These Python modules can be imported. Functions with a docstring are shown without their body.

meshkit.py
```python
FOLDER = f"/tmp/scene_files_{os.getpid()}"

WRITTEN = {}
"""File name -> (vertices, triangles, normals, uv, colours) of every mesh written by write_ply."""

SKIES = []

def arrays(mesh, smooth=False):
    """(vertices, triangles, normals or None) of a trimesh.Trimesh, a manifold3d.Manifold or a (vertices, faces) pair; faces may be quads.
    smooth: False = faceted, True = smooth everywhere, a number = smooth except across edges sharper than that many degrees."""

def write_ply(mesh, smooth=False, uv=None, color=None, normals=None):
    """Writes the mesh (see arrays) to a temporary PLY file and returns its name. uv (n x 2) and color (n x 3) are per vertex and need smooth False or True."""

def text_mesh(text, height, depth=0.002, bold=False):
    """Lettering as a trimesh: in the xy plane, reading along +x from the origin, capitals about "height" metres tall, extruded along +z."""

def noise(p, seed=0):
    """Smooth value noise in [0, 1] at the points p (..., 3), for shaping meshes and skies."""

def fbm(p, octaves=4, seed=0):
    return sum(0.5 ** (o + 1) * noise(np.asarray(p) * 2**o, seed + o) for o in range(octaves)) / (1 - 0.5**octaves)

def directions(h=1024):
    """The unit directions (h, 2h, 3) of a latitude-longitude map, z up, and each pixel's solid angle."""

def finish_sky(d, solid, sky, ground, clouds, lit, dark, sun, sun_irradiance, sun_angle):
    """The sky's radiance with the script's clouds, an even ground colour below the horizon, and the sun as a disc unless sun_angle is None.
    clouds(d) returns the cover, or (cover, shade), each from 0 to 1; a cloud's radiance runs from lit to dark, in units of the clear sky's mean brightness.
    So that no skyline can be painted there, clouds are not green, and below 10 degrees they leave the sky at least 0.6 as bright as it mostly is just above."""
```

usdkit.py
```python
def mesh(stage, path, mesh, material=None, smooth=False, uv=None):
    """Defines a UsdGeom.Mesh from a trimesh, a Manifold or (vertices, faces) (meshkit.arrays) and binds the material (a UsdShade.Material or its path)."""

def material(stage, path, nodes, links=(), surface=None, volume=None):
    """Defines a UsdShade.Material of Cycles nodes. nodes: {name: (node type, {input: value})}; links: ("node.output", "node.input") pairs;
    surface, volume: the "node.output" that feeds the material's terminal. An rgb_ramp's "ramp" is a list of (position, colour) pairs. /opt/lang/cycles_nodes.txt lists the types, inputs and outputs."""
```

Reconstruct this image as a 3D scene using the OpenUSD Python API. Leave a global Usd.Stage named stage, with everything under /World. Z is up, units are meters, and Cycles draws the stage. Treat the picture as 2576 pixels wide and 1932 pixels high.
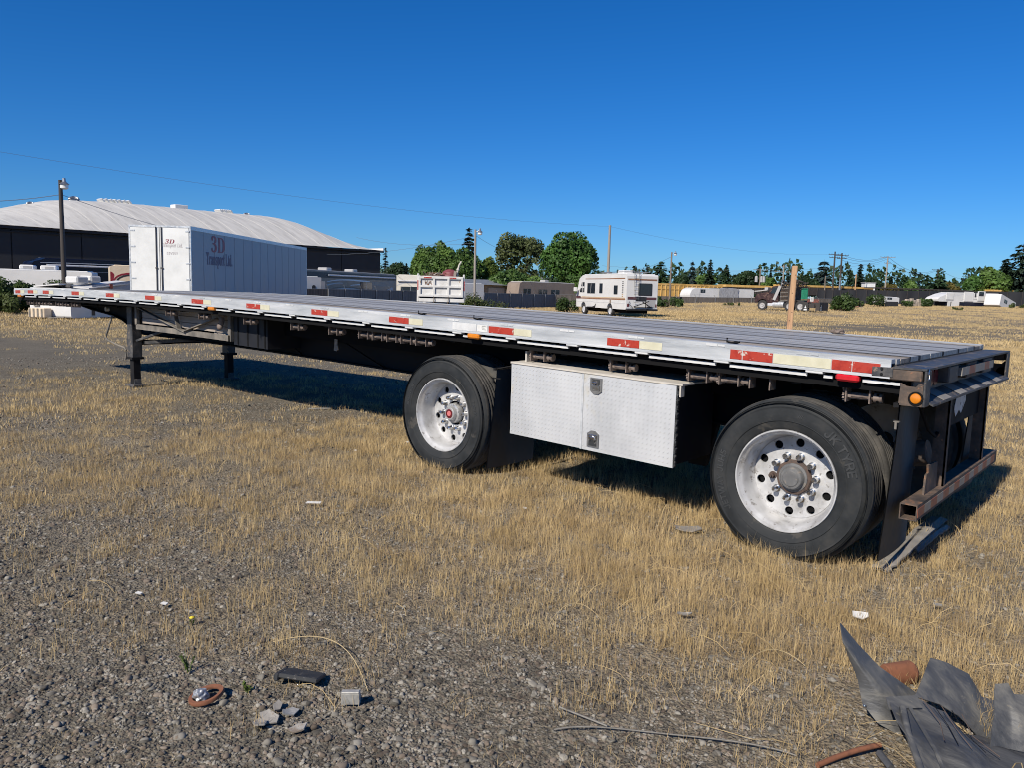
import math, random, glob
import numpy as np, trimesh
import usdkit, meshkit
from shapely.geometry import Polygon, Point
from pxr import Usd, UsdGeom, UsdLux, UsdShade, Gf, Sdf, Vt

random.seed(7)
RNG = np.random.default_rng(11)
PI = math.pi
stage = Usd.Stage.CreateInMemory()
UsdGeom.SetStageUpAxis(stage, "Z")
UsdGeom.SetStageMetersPerUnit(stage, 1.0)
UsdGeom.Xform.Define(stage, "/World")
UsdGeom.Scope.Define(stage, "/World/Looks")

# ---------------------------------------------------------------- camera, sky, sun, exposure
EYE = np.array([1.104279, -4.832183, 1.590846])
YAW, PITCH, ROLL, FPX, PW, PH = 0.708106, -0.117581, 0.026988, 1993.3716, 2576.0, 1932.0
FWD = np.array([-math.sin(YAW) * math.cos(PITCH), math.cos(YAW) * math.cos(PITCH), math.sin(PITCH)])
_r0 = np.array([math.cos(YAW), math.sin(YAW), 0.0])
_u0 = np.cross(_r0, FWD)
RIGHT = math.cos(ROLL) * _r0 + math.sin(ROLL) * _u0
UP = -math.sin(ROLL) * _r0 + math.cos(ROLL) * _u0
camera = UsdGeom.Camera.Define(stage, "/World/camera")
cm = np.eye(4)
cm[0, :3], cm[1, :3], cm[2, :3], cm[3, :3] = RIGHT, UP, -FWD, EYE
camera.AddTransformOp().Set(Gf.Matrix4d(*cm.ravel().tolist()))
camera.CreateHorizontalApertureAttr(36.0)
camera.CreateVerticalApertureAttr(27.0)
camera.CreateFocalLengthAttr(36.0 * FPX / PW)
camera.CreateClippingRangeAttr((0.1, 20000.0))
EXPOSURE = 0.40
camera.CreateExposureAttr(EXPOSURE)

SUN_TO = np.array([0.07, -1.0, 0.0]); SUN_TO /= np.linalg.norm(SUN_TO)
SUN_EL = math.radians(39.0)
SUN_ROT = math.atan2(SUN_TO[0], SUN_TO[1])
dome = UsdLux.DomeLight.Define(stage, "/World/sky")
skym = usdkit.material(stage, "/World/Looks/sky_look", {
    "sky": ("sky_texture", {"sky_type": "single_scattering", "sun_disc": False, "sun_elevation": SUN_EL, "sun_rotation": SUN_ROT,
                            "altitude": 60.0, "air_density": 1.0, "aerosol_density": 0.1, "ozone_density": 6.0}),
    "tint": ("mix_color", {"blend_type": "multiply", "fac": 1.0, "b": (0.56, 0.88, 1.30), "use_clamp": False}), "sat": ("hsv", {"saturation": 1.1}),
    "bg": ("background_shader", {"strength": 0.060})}, [("sky.color", "tint.a"), ("tint.result", "sat.color"), ("sat.color", "bg.color")], surface="bg.background")
UsdShade.MaterialBindingAPI.Apply(dome.GetPrim()).Bind(skym)
dome.GetPrim().SetCustomDataByKey("kind", "structure")
dome.GetPrim().SetCustomDataByKey("label", "clear deep blue cloudless sky paling towards the horizon")
dome.GetPrim().SetCustomDataByKey("category", "sky")
sun = UsdLux.DistantLight.Define(stage, "/World/sun")
sun.CreateIntensityAttr(1.2)
sun.CreateAngleAttr(0.5)
sun.CreateNormalizeAttr(True)
sun.CreateColorAttr(Gf.Vec3f(1.0, 0.93, 0.82))
sd = np.array([SUN_TO[0] * math.cos(SUN_EL), SUN_TO[1] * math.cos(SUN_EL), math.sin(SUN_EL)])
_x = np.cross([0, 0, 1.0], sd); _x /= np.linalg.norm(_x)
_y = np.cross(sd, _x)
sm = np.eye(4); sm[0, :3], sm[1, :3], sm[2, :3], sm[3, :3] = _x, _y, sd, sd * 50
sun.AddTransformOp().Set(Gf.Matrix4d(*sm.ravel().tolist()))

# ---------------------------------------------------------------- survey helpers: photograph bearings to plan positions
KD = 1.16456                                        # the survey was read off a 2212 wide print


def ray(u, v):
    return FWD + RIGHT * (u * KD - PW / 2) / FPX - UP * (v * KD - PH / 2) / FPX


def at(u, v, d):
    return EYE + d * ray(u, v)


def smooth01(t):
    t = np.clip(t, 0, 1)
    return t * t * (3 - 2 * t)


def ground0(x, y):
    """the lie of the land: level lot, a hollow far left, a gentle rise far right, and the sunk rear wheels"""
    dx, dy = np.asarray(x, float) - EYE[0], np.asarray(y, float) - EYE[1]
    f2, r2 = FWD[:2] / np.linalg.norm(FWD[:2]), _r0[:2]
    fw, rt = dx * f2[0] + dy * f2[1], dx * r2[0] + dy * r2[1]
    d = np.hypot(dx, dy)
    phi = np.degrees(np.arctan2(rt, fw))
    wl = (1 - smooth01((phi - 2) / 7)) * smooth01((phi + 100) / 40)
    wr = smooth01((phi - 6) / 10) * (1 - smooth01((phi - 80) / 40))
    z = -0.55 * wl * smooth01((d - 8) / 67) + wr * 0.012 * np.clip(d - 57, 0, 140)
    z = z - 0.055 * np.exp(-(((x + 0.4) / 1.6) ** 2 + ((y - 0.6) / 2.2) ** 2))
    z = z - 0.02 * np.exp(-(((x + 3.8) / 1.0) ** 2 + ((y - 0.6) / 2.0) ** 2))
    return z


def spot(u, d):
    """ground point on the bearing of column u at depth d"""
    a = ray(u, 640.0)
    b = a / (a @ FWD)
    q = EYE + d * b
    return np.array([q[0], q[1], float(ground0(q[0], q[1]))])


# ---------------------------------------------------------------- naming
_used = {}


def fresh(parent, name):
    k = (parent, name)
    _used[k] = _used.get(k, -1) + 1
    return f"{parent}/{name}" if _used[k] == 0 else f"{parent}/{name}_{_used[k]:03d}"


def tag(path, label=None, cat=None, group=None, kind=None):
    p = stage.GetPrimAtPath(path)
    for k, v in (("label", label), ("category", cat), ("group", group), ("kind", kind)):
        if v:
            p.SetCustomDataByKey(k, v)
    return path


def thing(name, label, cat, loc=(0, 0, 0), rz=0.0, group=None, parent="/World", tilt=None):
    path = fresh(parent, name)
    x = UsdGeom.Xform.Define(stage, path)
    x.AddTranslateOp().Set(Gf.Vec3d(*[float(c) for c in loc]))
    x.AddRotateZOp().Set(math.degrees(rz))
    if tilt:
        x.AddRotateYOp().Set(float(tilt[1])); x.AddRotateXOp().Set(float(tilt[0]))
    if parent == "/World":
        tag(path, label, cat, group)
    elif label:
        tag(path, label)
    return path


def group_part(parent, name, label=None):
    path = fresh(parent, name)
    UsdGeom.Xform.Define(stage, path)
    if label:
        tag(path, label)
    return path


# ---------------------------------------------------------------- mesh builder
def R3(rx=0, ry=0, rz=0):
    return trimesh.transformations.euler_matrix(rx, ry, rz)[:3, :3]


class MB:
    def __init__(self):
        self.v, self.f, self.n = [], [], 0

    def add(self, v, f):
        v, f = np.asarray(v, float), np.asarray(f, int)
        if f.shape[1] == 4:
            f = np.vstack([f[:, [0, 1, 2]], f[:, [0, 2, 3]]])
        self.v.append(v); self.f.append(f + self.n); self.n += len(v)
        return self

    def tm(self, m, M=None, R=None, t=None):
        v = np.array(m.vertices)
        if R is not None:
            v = v @ np.asarray(R).T
        if t is not None:
            v = v + np.asarray(t)
        return self.add(v, m.faces)

    def bx(self, x0, x1, y0, y1, z0, z1):
        x0, x1 = min(x0, x1), max(x0, x1); y0, y1 = min(y0, y1), max(y0, y1); z0, z1 = min(z0, z1), max(z0, z1)
        v = [(x, y, z) for x in (x0, x1) for y in (y0, y1) for z in (z0, z1)]
        return self.add(v, [(0, 1, 3, 2), (4, 6, 7, 5), (0, 4, 5, 1), (2, 3, 7, 6), (0, 2, 6, 4), (1, 5, 7, 3)])

    def box(self, c, s, R=None):
        v = np.array([(x, y, z) for x in (-.5, .5) for y in (-.5, .5) for z in (-.5, .5)]) * np.asarray(s)
        if R is not None:
            v = v @ np.asarray(R).T
        return self.add(v + np.asarray(c), [(0, 1, 3, 2), (4, 6, 7, 5), (0, 4, 5, 1), (2, 3, 7, 6), (0, 2, 6, 4), (1, 5, 7, 3)])

    def cbox(self, x0, x1, y0, y1, z0, z1, c=0.01):
        """box with chamfered edges"""
        cx, cy, cz = (x0 + x1) / 2, (y0 + y1) / 2, (z0 + z1) / 2
        a, b, d = abs(x1 - x0) / 2, abs(y1 - y0) / 2, abs(z1 - z0) / 2
        c = min(c, a * .9, b * .9, d * .9)
        p = []
        for sx in (-1, 1):
            for sy in (-1, 1):
                for sz in (-1, 1):
                    p += [(sx * (a - c), sy * (b - c), sz * d), (sx * (a - c), sy * b, sz * (d - c)), (sx * a, sy * (b - c), sz * (d - c))]
        h = trimesh.convex.convex_hull(np.array(p) + [cx, cy, cz])
        return self.add(h.vertices, h.faces)

    def rod(self, a, b, w, h=None, up=(0, 0, 1)):
        """rectangular bar from a to b"""
        h = h or w
        a, b = np.asarray(a, float), np.asarray(b, float)
        t = b - a; L = np.linalg.norm(t); t = t / L
        s = np.cross(t, up)
        if np.linalg.norm(s) < 1e-6:
            s = np.cross(t, (1, 0, 0))
        s /= np.linalg.norm(s); u = np.cross(s, t)
        return self.box((a + b) / 2, (L, w, h), np.stack([t, s, u], 1))

    def cyl(self, a, b, r0, r1=None, n=12, cap=True):
        r1 = r0 if r1 is None else r1
        a, b = np.asarray(a, float), np.asarray(b, float)
        t = (b - a) / np.linalg.norm(b - a)
        s = np.cross(t, (0, 0, 1.0) if abs(t[2]) < .9 else (1.0, 0, 0)); s /= np.linalg.norm(s); u = np.cross(s, t)
        k = np.arange(n) * 2 * PI / n
        ring = np.cos(k)[:, None] * s + np.sin(k)[:, None] * u
        v = np.vstack([a + ring * r0, b + ring * r1, a, b])
        i = np.arange(n); j = (i + 1) % n
        f = [np.stack([i, i + n, j + n], 1), np.stack([i, j + n, j], 1)]
        if cap:
            f += [np.stack([i, j, np.full(n, 2 * n)], 1), np.stack([j + n, i + n, np.full(n, 2 * n + 1)], 1)]
        return self.add(v, np.vstack(f))

    def tube(self, pts, r, n=6, cap=True):
        p = np.asarray(pts, float)
        t = np.gradient(p, axis=0); t /= np.linalg.norm(t, axis=1, keepdims=True) + 1e-12
        ref = np.array([0, 0, 1.0]) if abs(t[:, 2]).mean() < .8 else np.array([1.0, 0, 0])
        a = np.cross(t, ref); a /= np.linalg.norm(a, axis=1, keepdims=True) + 1e-9
        b = np.cross(t, a)
        k = np.arange(n) * 2 * PI / n
        rr = np.broadcast_to(r, (len(p),))
        v = p[:, None] + rr[:, None, None] * (np.cos(k)[None, :, None] * a[:, None] + np.sin(k)[None, :, None] * b[:, None])
        i, j = np.meshgrid(np.arange(len(p) - 1), np.arange(n), indexing="ij")
        q = np.stack([i * n + j, i * n + (j + 1) % n, (i + 1) * n + (j + 1) % n, (i + 1) * n + j], -1).reshape(-1, 4)
        v = v.reshape(-1, 3); f = np.vstack([q[:, [0, 1, 2]], q[:, [0, 2, 3]]])
        if cap:
            m = len(v); v = np.vstack([v, p[0], p[-1]]); k0 = np.arange(n); k1 = (k0 + 1) % n; o = (len(p) - 1) * n
            f = np.vstack([f, np.stack([k1, k0, np.full(n, m)], 1), np.stack([k0 + o, k1 + o, np.full(n, m + 1)], 1)])
        return self.add(v, f)

    def lathe(self, prof, o=(0, 0, 0), n=48, axis="y"):
        """prof: (radius, height along axis)"""
        pr = np.asarray(prof, float)
        k = np.arange(n) * 2 * PI / n
        c, s = np.cos(k), np.sin(k)
        r, h = pr[:, 0][:, None], pr[:, 1][:, None]
        if axis == "y":
            v = np.stack([r * c, h + 0 * c, r * s], -1)
        elif axis == "z":
            v = np.stack([r * c, r * s, h + 0 * c], -1)
        else:
            v = np.stack([h + 0 * c, r * c, r * s], -1)
        m = len(pr)
        i, j = np.meshgrid(np.arange(m - 1), np.arange(n), indexing="ij")
        q = np.stack([i * n + j, i * n + (j + 1) % n, (i + 1) * n + (j + 1) % n, (i + 1) * n + j], -1).reshape(-1, 4)
        return self.add(v.reshape(-1, 3) + np.asarray(o), q)

    def prism(self, poly, o, ex, ey, depth):
        """polygon (shapely or list) in the plane o, ex, ey extruded by the vector depth"""
        pg = poly if isinstance(poly, Polygon) else Polygon(poly)
        m = trimesh.creation.extrude_polygon(pg, 1.0)
        v = np.array(m.vertices)
        w = np.asarray(o, float) + v[:, :1] * np.asarray(ex, float) + v[:, 1:2] * np.asarray(ey, float) + v[:, 2:] * np.asarray(depth, float)
        return self.add(w, m.faces)

    def grid(self, P):
        """P (m, n, 3) as a sheet"""
        m, n = P.shape[:2]
        i, j = np.meshgrid(np.arange(m - 1), np.arange(n - 1), indexing="ij")
        q = np.stack([i * n + j, (i + 1) * n + j, (i + 1) * n + j + 1, i * n + j + 1], -1).reshape(-1, 4)
        return self.add(P.reshape(-1, 3), q)

    def sphere(self, c, r, s=(1, 1, 1), sub=2):
        m = trimesh.creation.icosphere(sub, r)
        return self.add(np.array(m.vertices) * s + np.asarray(c), m.faces)

    def arrays(self):
        return np.vstack(self.v), np.vstack(self.f)


def put(parent, name, mb, mat, smooth=False, label=None, warp=None, kind=None):
    v, f = mb.arrays() if isinstance(mb, MB) else mb
    if warp is not None:
        v = warp(np.array(v))
    path = fresh(parent, name)
    usdkit.mesh(stage, path, (v, f), M[mat], smooth=smooth)
    if label:
        tag(path, label)
    if kind:
        tag(path, kind=kind)
    return path


def solid(name, mb, mat, label, cat, smooth=False, group=None, kind=None):
    return tag(put("/World", name, mb, mat, smooth), label, cat, group, kind)


# ---------------------------------------------------------------- materials
M = {}


def mat(name, cols, rough=0.6, metal=0.0, scale=6.0, stretch=(1, 1, 1), detail=6.0, bump=0.0, bump_scale=None, spec=0.5, speck=None, rvar=0.12, lo=0.3, hi=0.7, distort=0.0, coat=0.0, dust=None):
    """procedural: a noise-driven ramp of colours, varied gloss, optional fine bump, flecks and dust. Positions are world positions."""
    n = {"geo": ("geometry", {}), "map": ("mapping", {"scale": tuple(stretch)}),
         "noi": ("noise_texture", {"scale": scale, "detail": detail, "roughness": 0.62, "distortion": distort}),
         "ramp": ("rgb_ramp", {"ramp": [(lo + (hi - lo) * i / max(1, len(cols) - 1), c) for i, c in enumerate(cols)] if len(cols) > 1 else [(0, cols[0]), (1, cols[0])]}),
         "rr": ("map_range", {"from_min": 0.3, "from_max": 0.7, "to_min": max(0.03, rough - rvar), "to_max": min(1, rough + rvar)}),
         "p": ("principled_bsdf", {"metallic": metal, "specular_ior_level": spec, "coat_weight": coat})}
    l = [("geo.position", "map.vector"), ("map.vector", "noi.vector"), ("noi.fac", "ramp.fac"), ("noi.fac", "rr.value"), ("rr.result", "p.roughness")]
    out = "ramp.color"
    if speck:
        sc, thr, col = speck[:3]
        n["n2"] = ("noise_texture", {"scale": sc, "detail": 4.0, "roughness": 0.7})
        n["st"] = ("map_range", {"from_min": thr, "from_max": thr + 0.05, "to_min": 0.0, "to_max": 1.0, "clamp": True})
        n["mx"] = ("mix_color", {"b": col})
        l += [("map.vector", "n2.vector"), ("n2.fac", "st.value"), ("st.result", "mx.fac"), (out, "mx.a")]
        out = "mx.result"
    if dust:
        n["sep"] = ("geometry", {}); n["sx"] = ("separate_xyz", {}); n["dr"] = ("map_range", {"from_min": 0.2, "from_max": 1.0, "to_min": 0.0, "to_max": dust[1], "clamp": True})
        n["dm"] = ("mix_color", {"b": dust[0]})
        l += [("sep.normal", "sx.vector"), ("sx.z", "dr.value"), ("dr.result", "dm.fac"), (out, "dm.a")]
        out = "dm.result"
    l.append((out, "p.base_color"))
    if bump:
        n["bn"] = ("noise_texture", {"scale": bump_scale or scale * 6, "detail": 4.0})
        n["bp"] = ("bump", {"strength": 1.0, "distance": bump})
        l += [("map.vector", "bn.vector"), ("bn.fac", "bp.height"), ("bp.normal", "p.normal")]
    M[name] = usdkit.material(stage, f"/World/Looks/{name}", n, l, surface="p.BSDF")


def leafmat(name, cols, scale=0.9, trans=0.25, rough=0.55):
    n = {"geo": ("geometry", {}), "noi": ("noise_texture", {"scale": scale, "detail": 3.0}), "wn": ("white_noise_texture", {"dimensions": "1D"}),
         "ad": ("math", {"math_type": "multiply_add", "value2": 0.35, "value3": -0.17}), "sm": ("math", {"math_type": "add"}),
         "ramp": ("rgb_ramp", {"ramp": [(0.25 + 0.5 * i / (len(cols) - 1), c) for i, c in enumerate(cols)]}),
         "p": ("principled_bsdf", {"roughness": rough, "specular_ior_level": 0.3}), "tr": ("translucent_bsdf", {}), "mx": ("mix_closure", {"fac": trans})}
    l = [("geo.position", "noi.vector"), ("geo.random_per_island", "ad.value1"), ("noi.fac", "sm.value1"), ("ad.value", "sm.value2"), ("sm.value", "ramp.fac"),
         ("ramp.color", "p.base_color"), ("ramp.color", "tr.color"), ("p.BSDF", "mx.closure1"), ("tr.BSDF", "mx.closure2")]
    n.pop("wn")
    M[name] = usdkit.material(stage, f"/World/Looks/{name}", n, l, surface="mx.closure")


def pane(name, tint=(0.02, 0.025, 0.03), clear=0.35):
    n = {"fr": ("fresnel", {"IOR": 1.5}), "tr": ("transparent_bsdf", {"color": (0.5, 0.55, 0.55)}), "di": ("principled_bsdf", {"base_color": tint, "roughness": 0.06}),
         "m1": ("mix_closure", {"fac": 1 - clear}), "gl": ("glossy_bsdf", {"roughness": 0.03, "color": (0.9, 0.9, 0.9)}), "m2": ("mix_closure", {})}
    l = [("tr.BSDF", "m1.closure1"), ("di.BSDF", "m1.closure2"), ("m1.closure", "m2.closure1"), ("gl.BSDF", "m2.closure2"), ("fr.fac", "m2.fac")]
    M[name] = usdkit.material(stage, f"/World/Looks/{name}", n, l, surface="m2.closure")


mat("deck_alu", [(.17, .17, .167), (.31, .307, .30), (.45, .445, .435)], rough=.55, metal=.2, scale=3.0, stretch=(.22, 16, 4), bump=.0008, bump_scale=40, speck=(2.2, .57, (.31, .275, .235)), spec=.35, lo=.36, hi=.64)
mat("deck_groove", [(.018, .018, .020), (.04, .037, .035)], rough=.8)
mat("nail_wood", [(.13, .105, .085), (.25, .215, .18), (.33, .30, .265)], rough=.9, scale=4, stretch=(.5, 14, 6), bump=.002, speck=(6, .64, (.16, .09, .055)))
mat("rail_white", [(.29, .305, .32), (.42, .435, .445), (.53, .535, .54)], rough=.5, metal=.12, scale=2.6, stretch=(.6, 3, 5), speck=(9, .62, (.33, .345, .36)), bump=.0006, bump_scale=60)
mat("white_strip", [(.44, .445, .445), (.58, .58, .57)], rough=.55, scale=9, speck=(22, .68, (.45, .45, .44)))
mat("tape_red", [(.24, .018, .012), (.36, .035, .018), (.30, .03, .016)], rough=.38, scale=14, speck=(19, .60, (.48, .40, .34)), coat=.2)
mat("tape_cream", [(.46, .435, .31), (.56, .535, .40)], rough=.45, scale=9, speck=(14, .66, (.72, .72, .70)))
mat("tape_dull", [(.19, .175, .155), (.27, .25, .22)], rough=.5, scale=9, speck=(14, .6, (.20, .16, .12)))
mat("tape_orange", [(.20, .06, .035), (.29, .10, .06)], rough=.5, scale=9, speck=(14, .6, (.22, .15, .10)))
mat("black_steel", [(.005, .005, .006), (.010, .010, .011), (.018, .017, .016)], rough=.75, scale=4, speck=(9, .66, (.036, .026, .019)), bump=.001, spec=.2)
mat("black_flat", [(.004, .004, .0045), (.007, .007, .0075)], rough=.85, spec=.15)
mat("rusty_steel", [(.022, .020, .020), (.075, .055, .042), (.17, .11, .075)], rough=.75, scale=9, speck=(20, .6, (.20, .10, .055)), bump=.002)
mat("worn_black", [(.018, .020, .024), (.045, .045, .047), (.11, .10, .09)], rough=.55, scale=10, speck=(16, .60, (.20, .15, .11)), bump=.0015)
mat("winch_brown", [(.085, .062, .05), (.15, .115, .095), (.21, .17, .145)], rough=.7, scale=24, speck=(40, .62, (.07, .045, .032)))
mat("amber", [(.50, .15, .008), (.62, .20, .012)], rough=.2, scale=30, coat=.5)
mat("lamp_red", [(.42, .008, .015), (.52, .015, .022)], rough=.22, scale=20, coat=.5)
mat("lamp_dark_red", [(.08, .008, .010), (.12, .012, .014)], rough=.3)
mat("rubber", [(.009, .0105, .0115), (.017, .019, .0205), (.034, .034, .033)], rough=.72, scale=6, bump=.0008, bump_scale=70, speck=(4, .60, (.045, .042, .037)), spec=.35)
mat("raised_rubber", [(.022, .024, .025), (.038, .039, .040)], rough=.6, scale=20)
mat("tread_rubber", [(.028, .027, .026), (.055, .052, .047), (.10, .09, .078)], rough=.85, scale=12, bump=.001)
mat("rim_alu", [(.34, .335, .325), (.48, .475, .47), (.56, .56, .555)], rough=.48, metal=.35, scale=8, speck=(18, .60, (.25, .235, .22)), rvar=.14)
mat("hub_grey", [(.10, .10, .10), (.16, .158, .155)], rough=.55, scale=16, metal=.2, speck=(30, .62, (.22, .19, .16)))
mat("hub_alu", [(.38, .375, .365), (.50, .495, .48)], rough=.45, metal=.6, scale=16, speck=(30, .62, (.2, .17, .14)))
mat("chrome", [(.50, .50, .50), (.66, .66, .66)], rough=.22, metal=1.0, scale=20, rvar=.08, speck=(60, .68, (.25, .2, .16)))
mat("hub_rust", [(.035, .03, .027), (.085, .055, .042), (.055, .045, .04)], rough=.85, scale=20)
mat("plug_red", [(.45, .10, .10), (.55, .17, .17)], rough=.3)
mat("box_white", [(.48, .49, .50), (.57, .575, .58), (.62, .62, .615)], rough=.36, metal=.3, scale=2.2, stretch=(1, 1, .6), speck=(2.4, .61, (.56, .54, .49)), rvar=.08)
mat("box_lid", [(.40, .37, .32), (.52, .48, .42)], rough=.8, scale=5)
mat("box_black", [(.008, .009, .012), (.014, .015, .019)], rough=.6, scale=4, spec=.3)
mat("flap_black", [(.020, .019, .018), (.035, .032, .029)], rough=.7, scale=3, dust=((.16, .13, .10), .5), bump=.002, bump_scale=20)
mat("sticker", [(.42, .42, .42), (.62, .62, .62)], rough=.5, scale=9, speck=(12, .57, (.05, .05, .05)))
mat("rack_wood", [(.19, .155, .125), (.29, .245, .205), (.36, .315, .27)], rough=.9, scale=4, stretch=(.5, 6, 10), bump=.002)
mat("rack_iron", [(.085, .078, .068), (.15, .135, .115), (.23, .20, .17)], rough=.75, scale=6)
mat("stake_wood", [(.28, .15, .075), (.40, .235, .125), (.50, .32, .185)], rough=.8, scale=5, stretch=(14, 14, .8), bump=.001, speck=(9, .68, (.12, .06, .03)))
mat("rust_orange", [(.09, .038, .022), (.19, .072, .034), (.14, .055, .028)], rough=.85, scale=16, bump=.001)
mat("bumper_plastic", [(.036, .037, .039), (.066, .066, .066), (.13, .124, .11)], rough=.55, scale=3.5, stretch=(1, 3, 3), distort=1.0, speck=(11, .64, (.13, .12, .10)), bump=.0025, bump_scale=30)
mat("plastic_dark", [(.016, .017, .018), (.03, .031, .032)], rough=.6, scale=20, speck=(40, .62, (.12, .11, .10)))
mat("paper_white", [(.50, .49, .46), (.64, .63, .61)], rough=.8, scale=30)
mat("metal_grey", [(.32, .31, .28), (.46, .44, .40)], rough=.5, metal=.4, scale=30)
mat("pvc_grey", [(.12, .11, .095), (.20, .185, .16)], rough=.7, scale=20)
mat("foil", [(.30, .30, .30), (.5, .5, .5)], rough=.35, metal=.6, scale=60)
mat("straw", [(.38, .29, .15), (.50, .39, .22)], rough=.8, scale=30)
# ---------------------------------------------------------------- the lot: one sheet of ground, bare gravel and straw
_C = [(0,1250,.05),(100,1350,.05),(50,1500,0),(200,1600,0),(400,1600,0),(600,1600,.05),(300,1350,.12),(400,1450,.12),(250,1180,.32),(300,1260,.25),(60,1180,.12),
      (400,1300,.45),(500,1380,.42),(600,1300,.5),(700,1400,.4),(640,1200,.38),(550,1050,.5),(400,1000,.48),(200,1080,.6),(100,1050,.55),(60,1000,.38),(150,950,.45),(300,950,.42),(450,950,.6),
      (600,960,.7),(700,1000,.75),(800,950,.8),(850,1050,.8),(700,1100,.6),(900,1150,.7),(800,1200,.6),(900,1300,.45),(1000,1100,.8),(1000,1250,.65),(1100,1150,.9),(1200,1120,.85),(1300,1150,.9),
      (1400,1200,1),(1300,1250,.85),(1200,1300,.75),(1100,1350,.32),(1150,1450,.1),(1050,1500,.06),(1000,1400,.22),(900,1450,.22),(850,1550,.05),(1000,1620,.05),(1200,1550,.15),(1300,1400,.5),
      (1400,1350,.8),(1500,1300,1),(1500,1450,.55),(1400,1500,.28),(1350,1600,.2),(1500,1580,.38),(1600,1500,.65),(1600,1350,1),(1700,1400,.95),(1750,1300,1),(1800,1500,.8),(1700,1600,.65),(1900,1350,.9),
      (2000,1400,.9),(2150,1400,.95),(2100,1300,.75),(2180,1250,.5),(2050,1270,.7),(2150,1180,.75),(2200,1100,.65),(2180,900,.5),(2190,800,.55),(2000,1250,.6),(2200,1600,.9),(1900,1600,.8),
      (30,860,.2),(200,850,.45),(250,870,.62),(400,850,.25),(300,900,.22),(500,900,.15),(650,900,.18),(800,920,.5),(100,800,.08),(50,760,.04),(200,750,.03),(400,780,.03),(100,720,.08),(250,700,.25),
      (100,684,.5),(220,688,.5),(0,684,.45),(300,720,.15),(700,850,.1),(600,790,.05),(450,720,.1),(350,690,.5),(1200,1000,.6),(1400,1080,.9),(1300,1000,.6),(1000,960,.5),
      (2100,702,.25),(1900,705,.12),(1750,703,.1),(1600,700,.3),(1900,683,.85),(2100,673,.9),(2000,740,.5),(2150,740,.55),(1600,683,.85),(1500,678,.85),(2150,688,.55),(1800,680,.8),(2200,672,.9),(1700,690,.5),(1300,675,.8)]
_cp = []
for _u, _v, _d in _C:
    _a = ray(_u, _v)
    _t = -EYE[2] / _a[2]
    _cp.append((EYE[0] + _t * _a[0], EYE[1] + _t * _a[1], _d))
_cp = np.array(_cp)


def _polar(x, y):
    dx, dy = x - EYE[0], y - EYE[1]
    return np.stack([np.log(np.hypot(dx, dy) + .3) * 1.6, np.arctan2(dx * FWD[1] - dy * FWD[0], dx * FWD[0] + dy * FWD[1]) * 1.5], -1)


from scipy.spatial import cKDTree
_kt = cKDTree(_polar(_cp[:, 0], _cp[:, 1]))


def straw_cover(x, y):
    """how much dry grass grows at a place on the lot, 0 to 1"""
    x, y = np.asarray(x, float), np.asarray(y, float)
    d, i = _kt.query(_polar(x, y), k=6)
    w = 1 / (d + .012) ** 2
    base = (w * _cp[i, 2]).sum(-1) / w.sum(-1)
    p = np.stack([x, y, 0 * x], -1)
    n = meshkit.fbm(p * 1.3, 3, 5) - .5 + .6 * (meshkit.fbm(p * 5.0, 2, 9) - .5)
    far = np.hypot(x - EYE[0], y - EYE[1])
    n2 = meshkit.fbm(p * np.array([.10, .22, 1]), 3, 21) - .5
    return np.clip(base + .58 * n * np.clip(1 - far / 60, .25, 1) + .7 * n2 * smooth01((far - 10) / 20), 0, 1)


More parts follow.
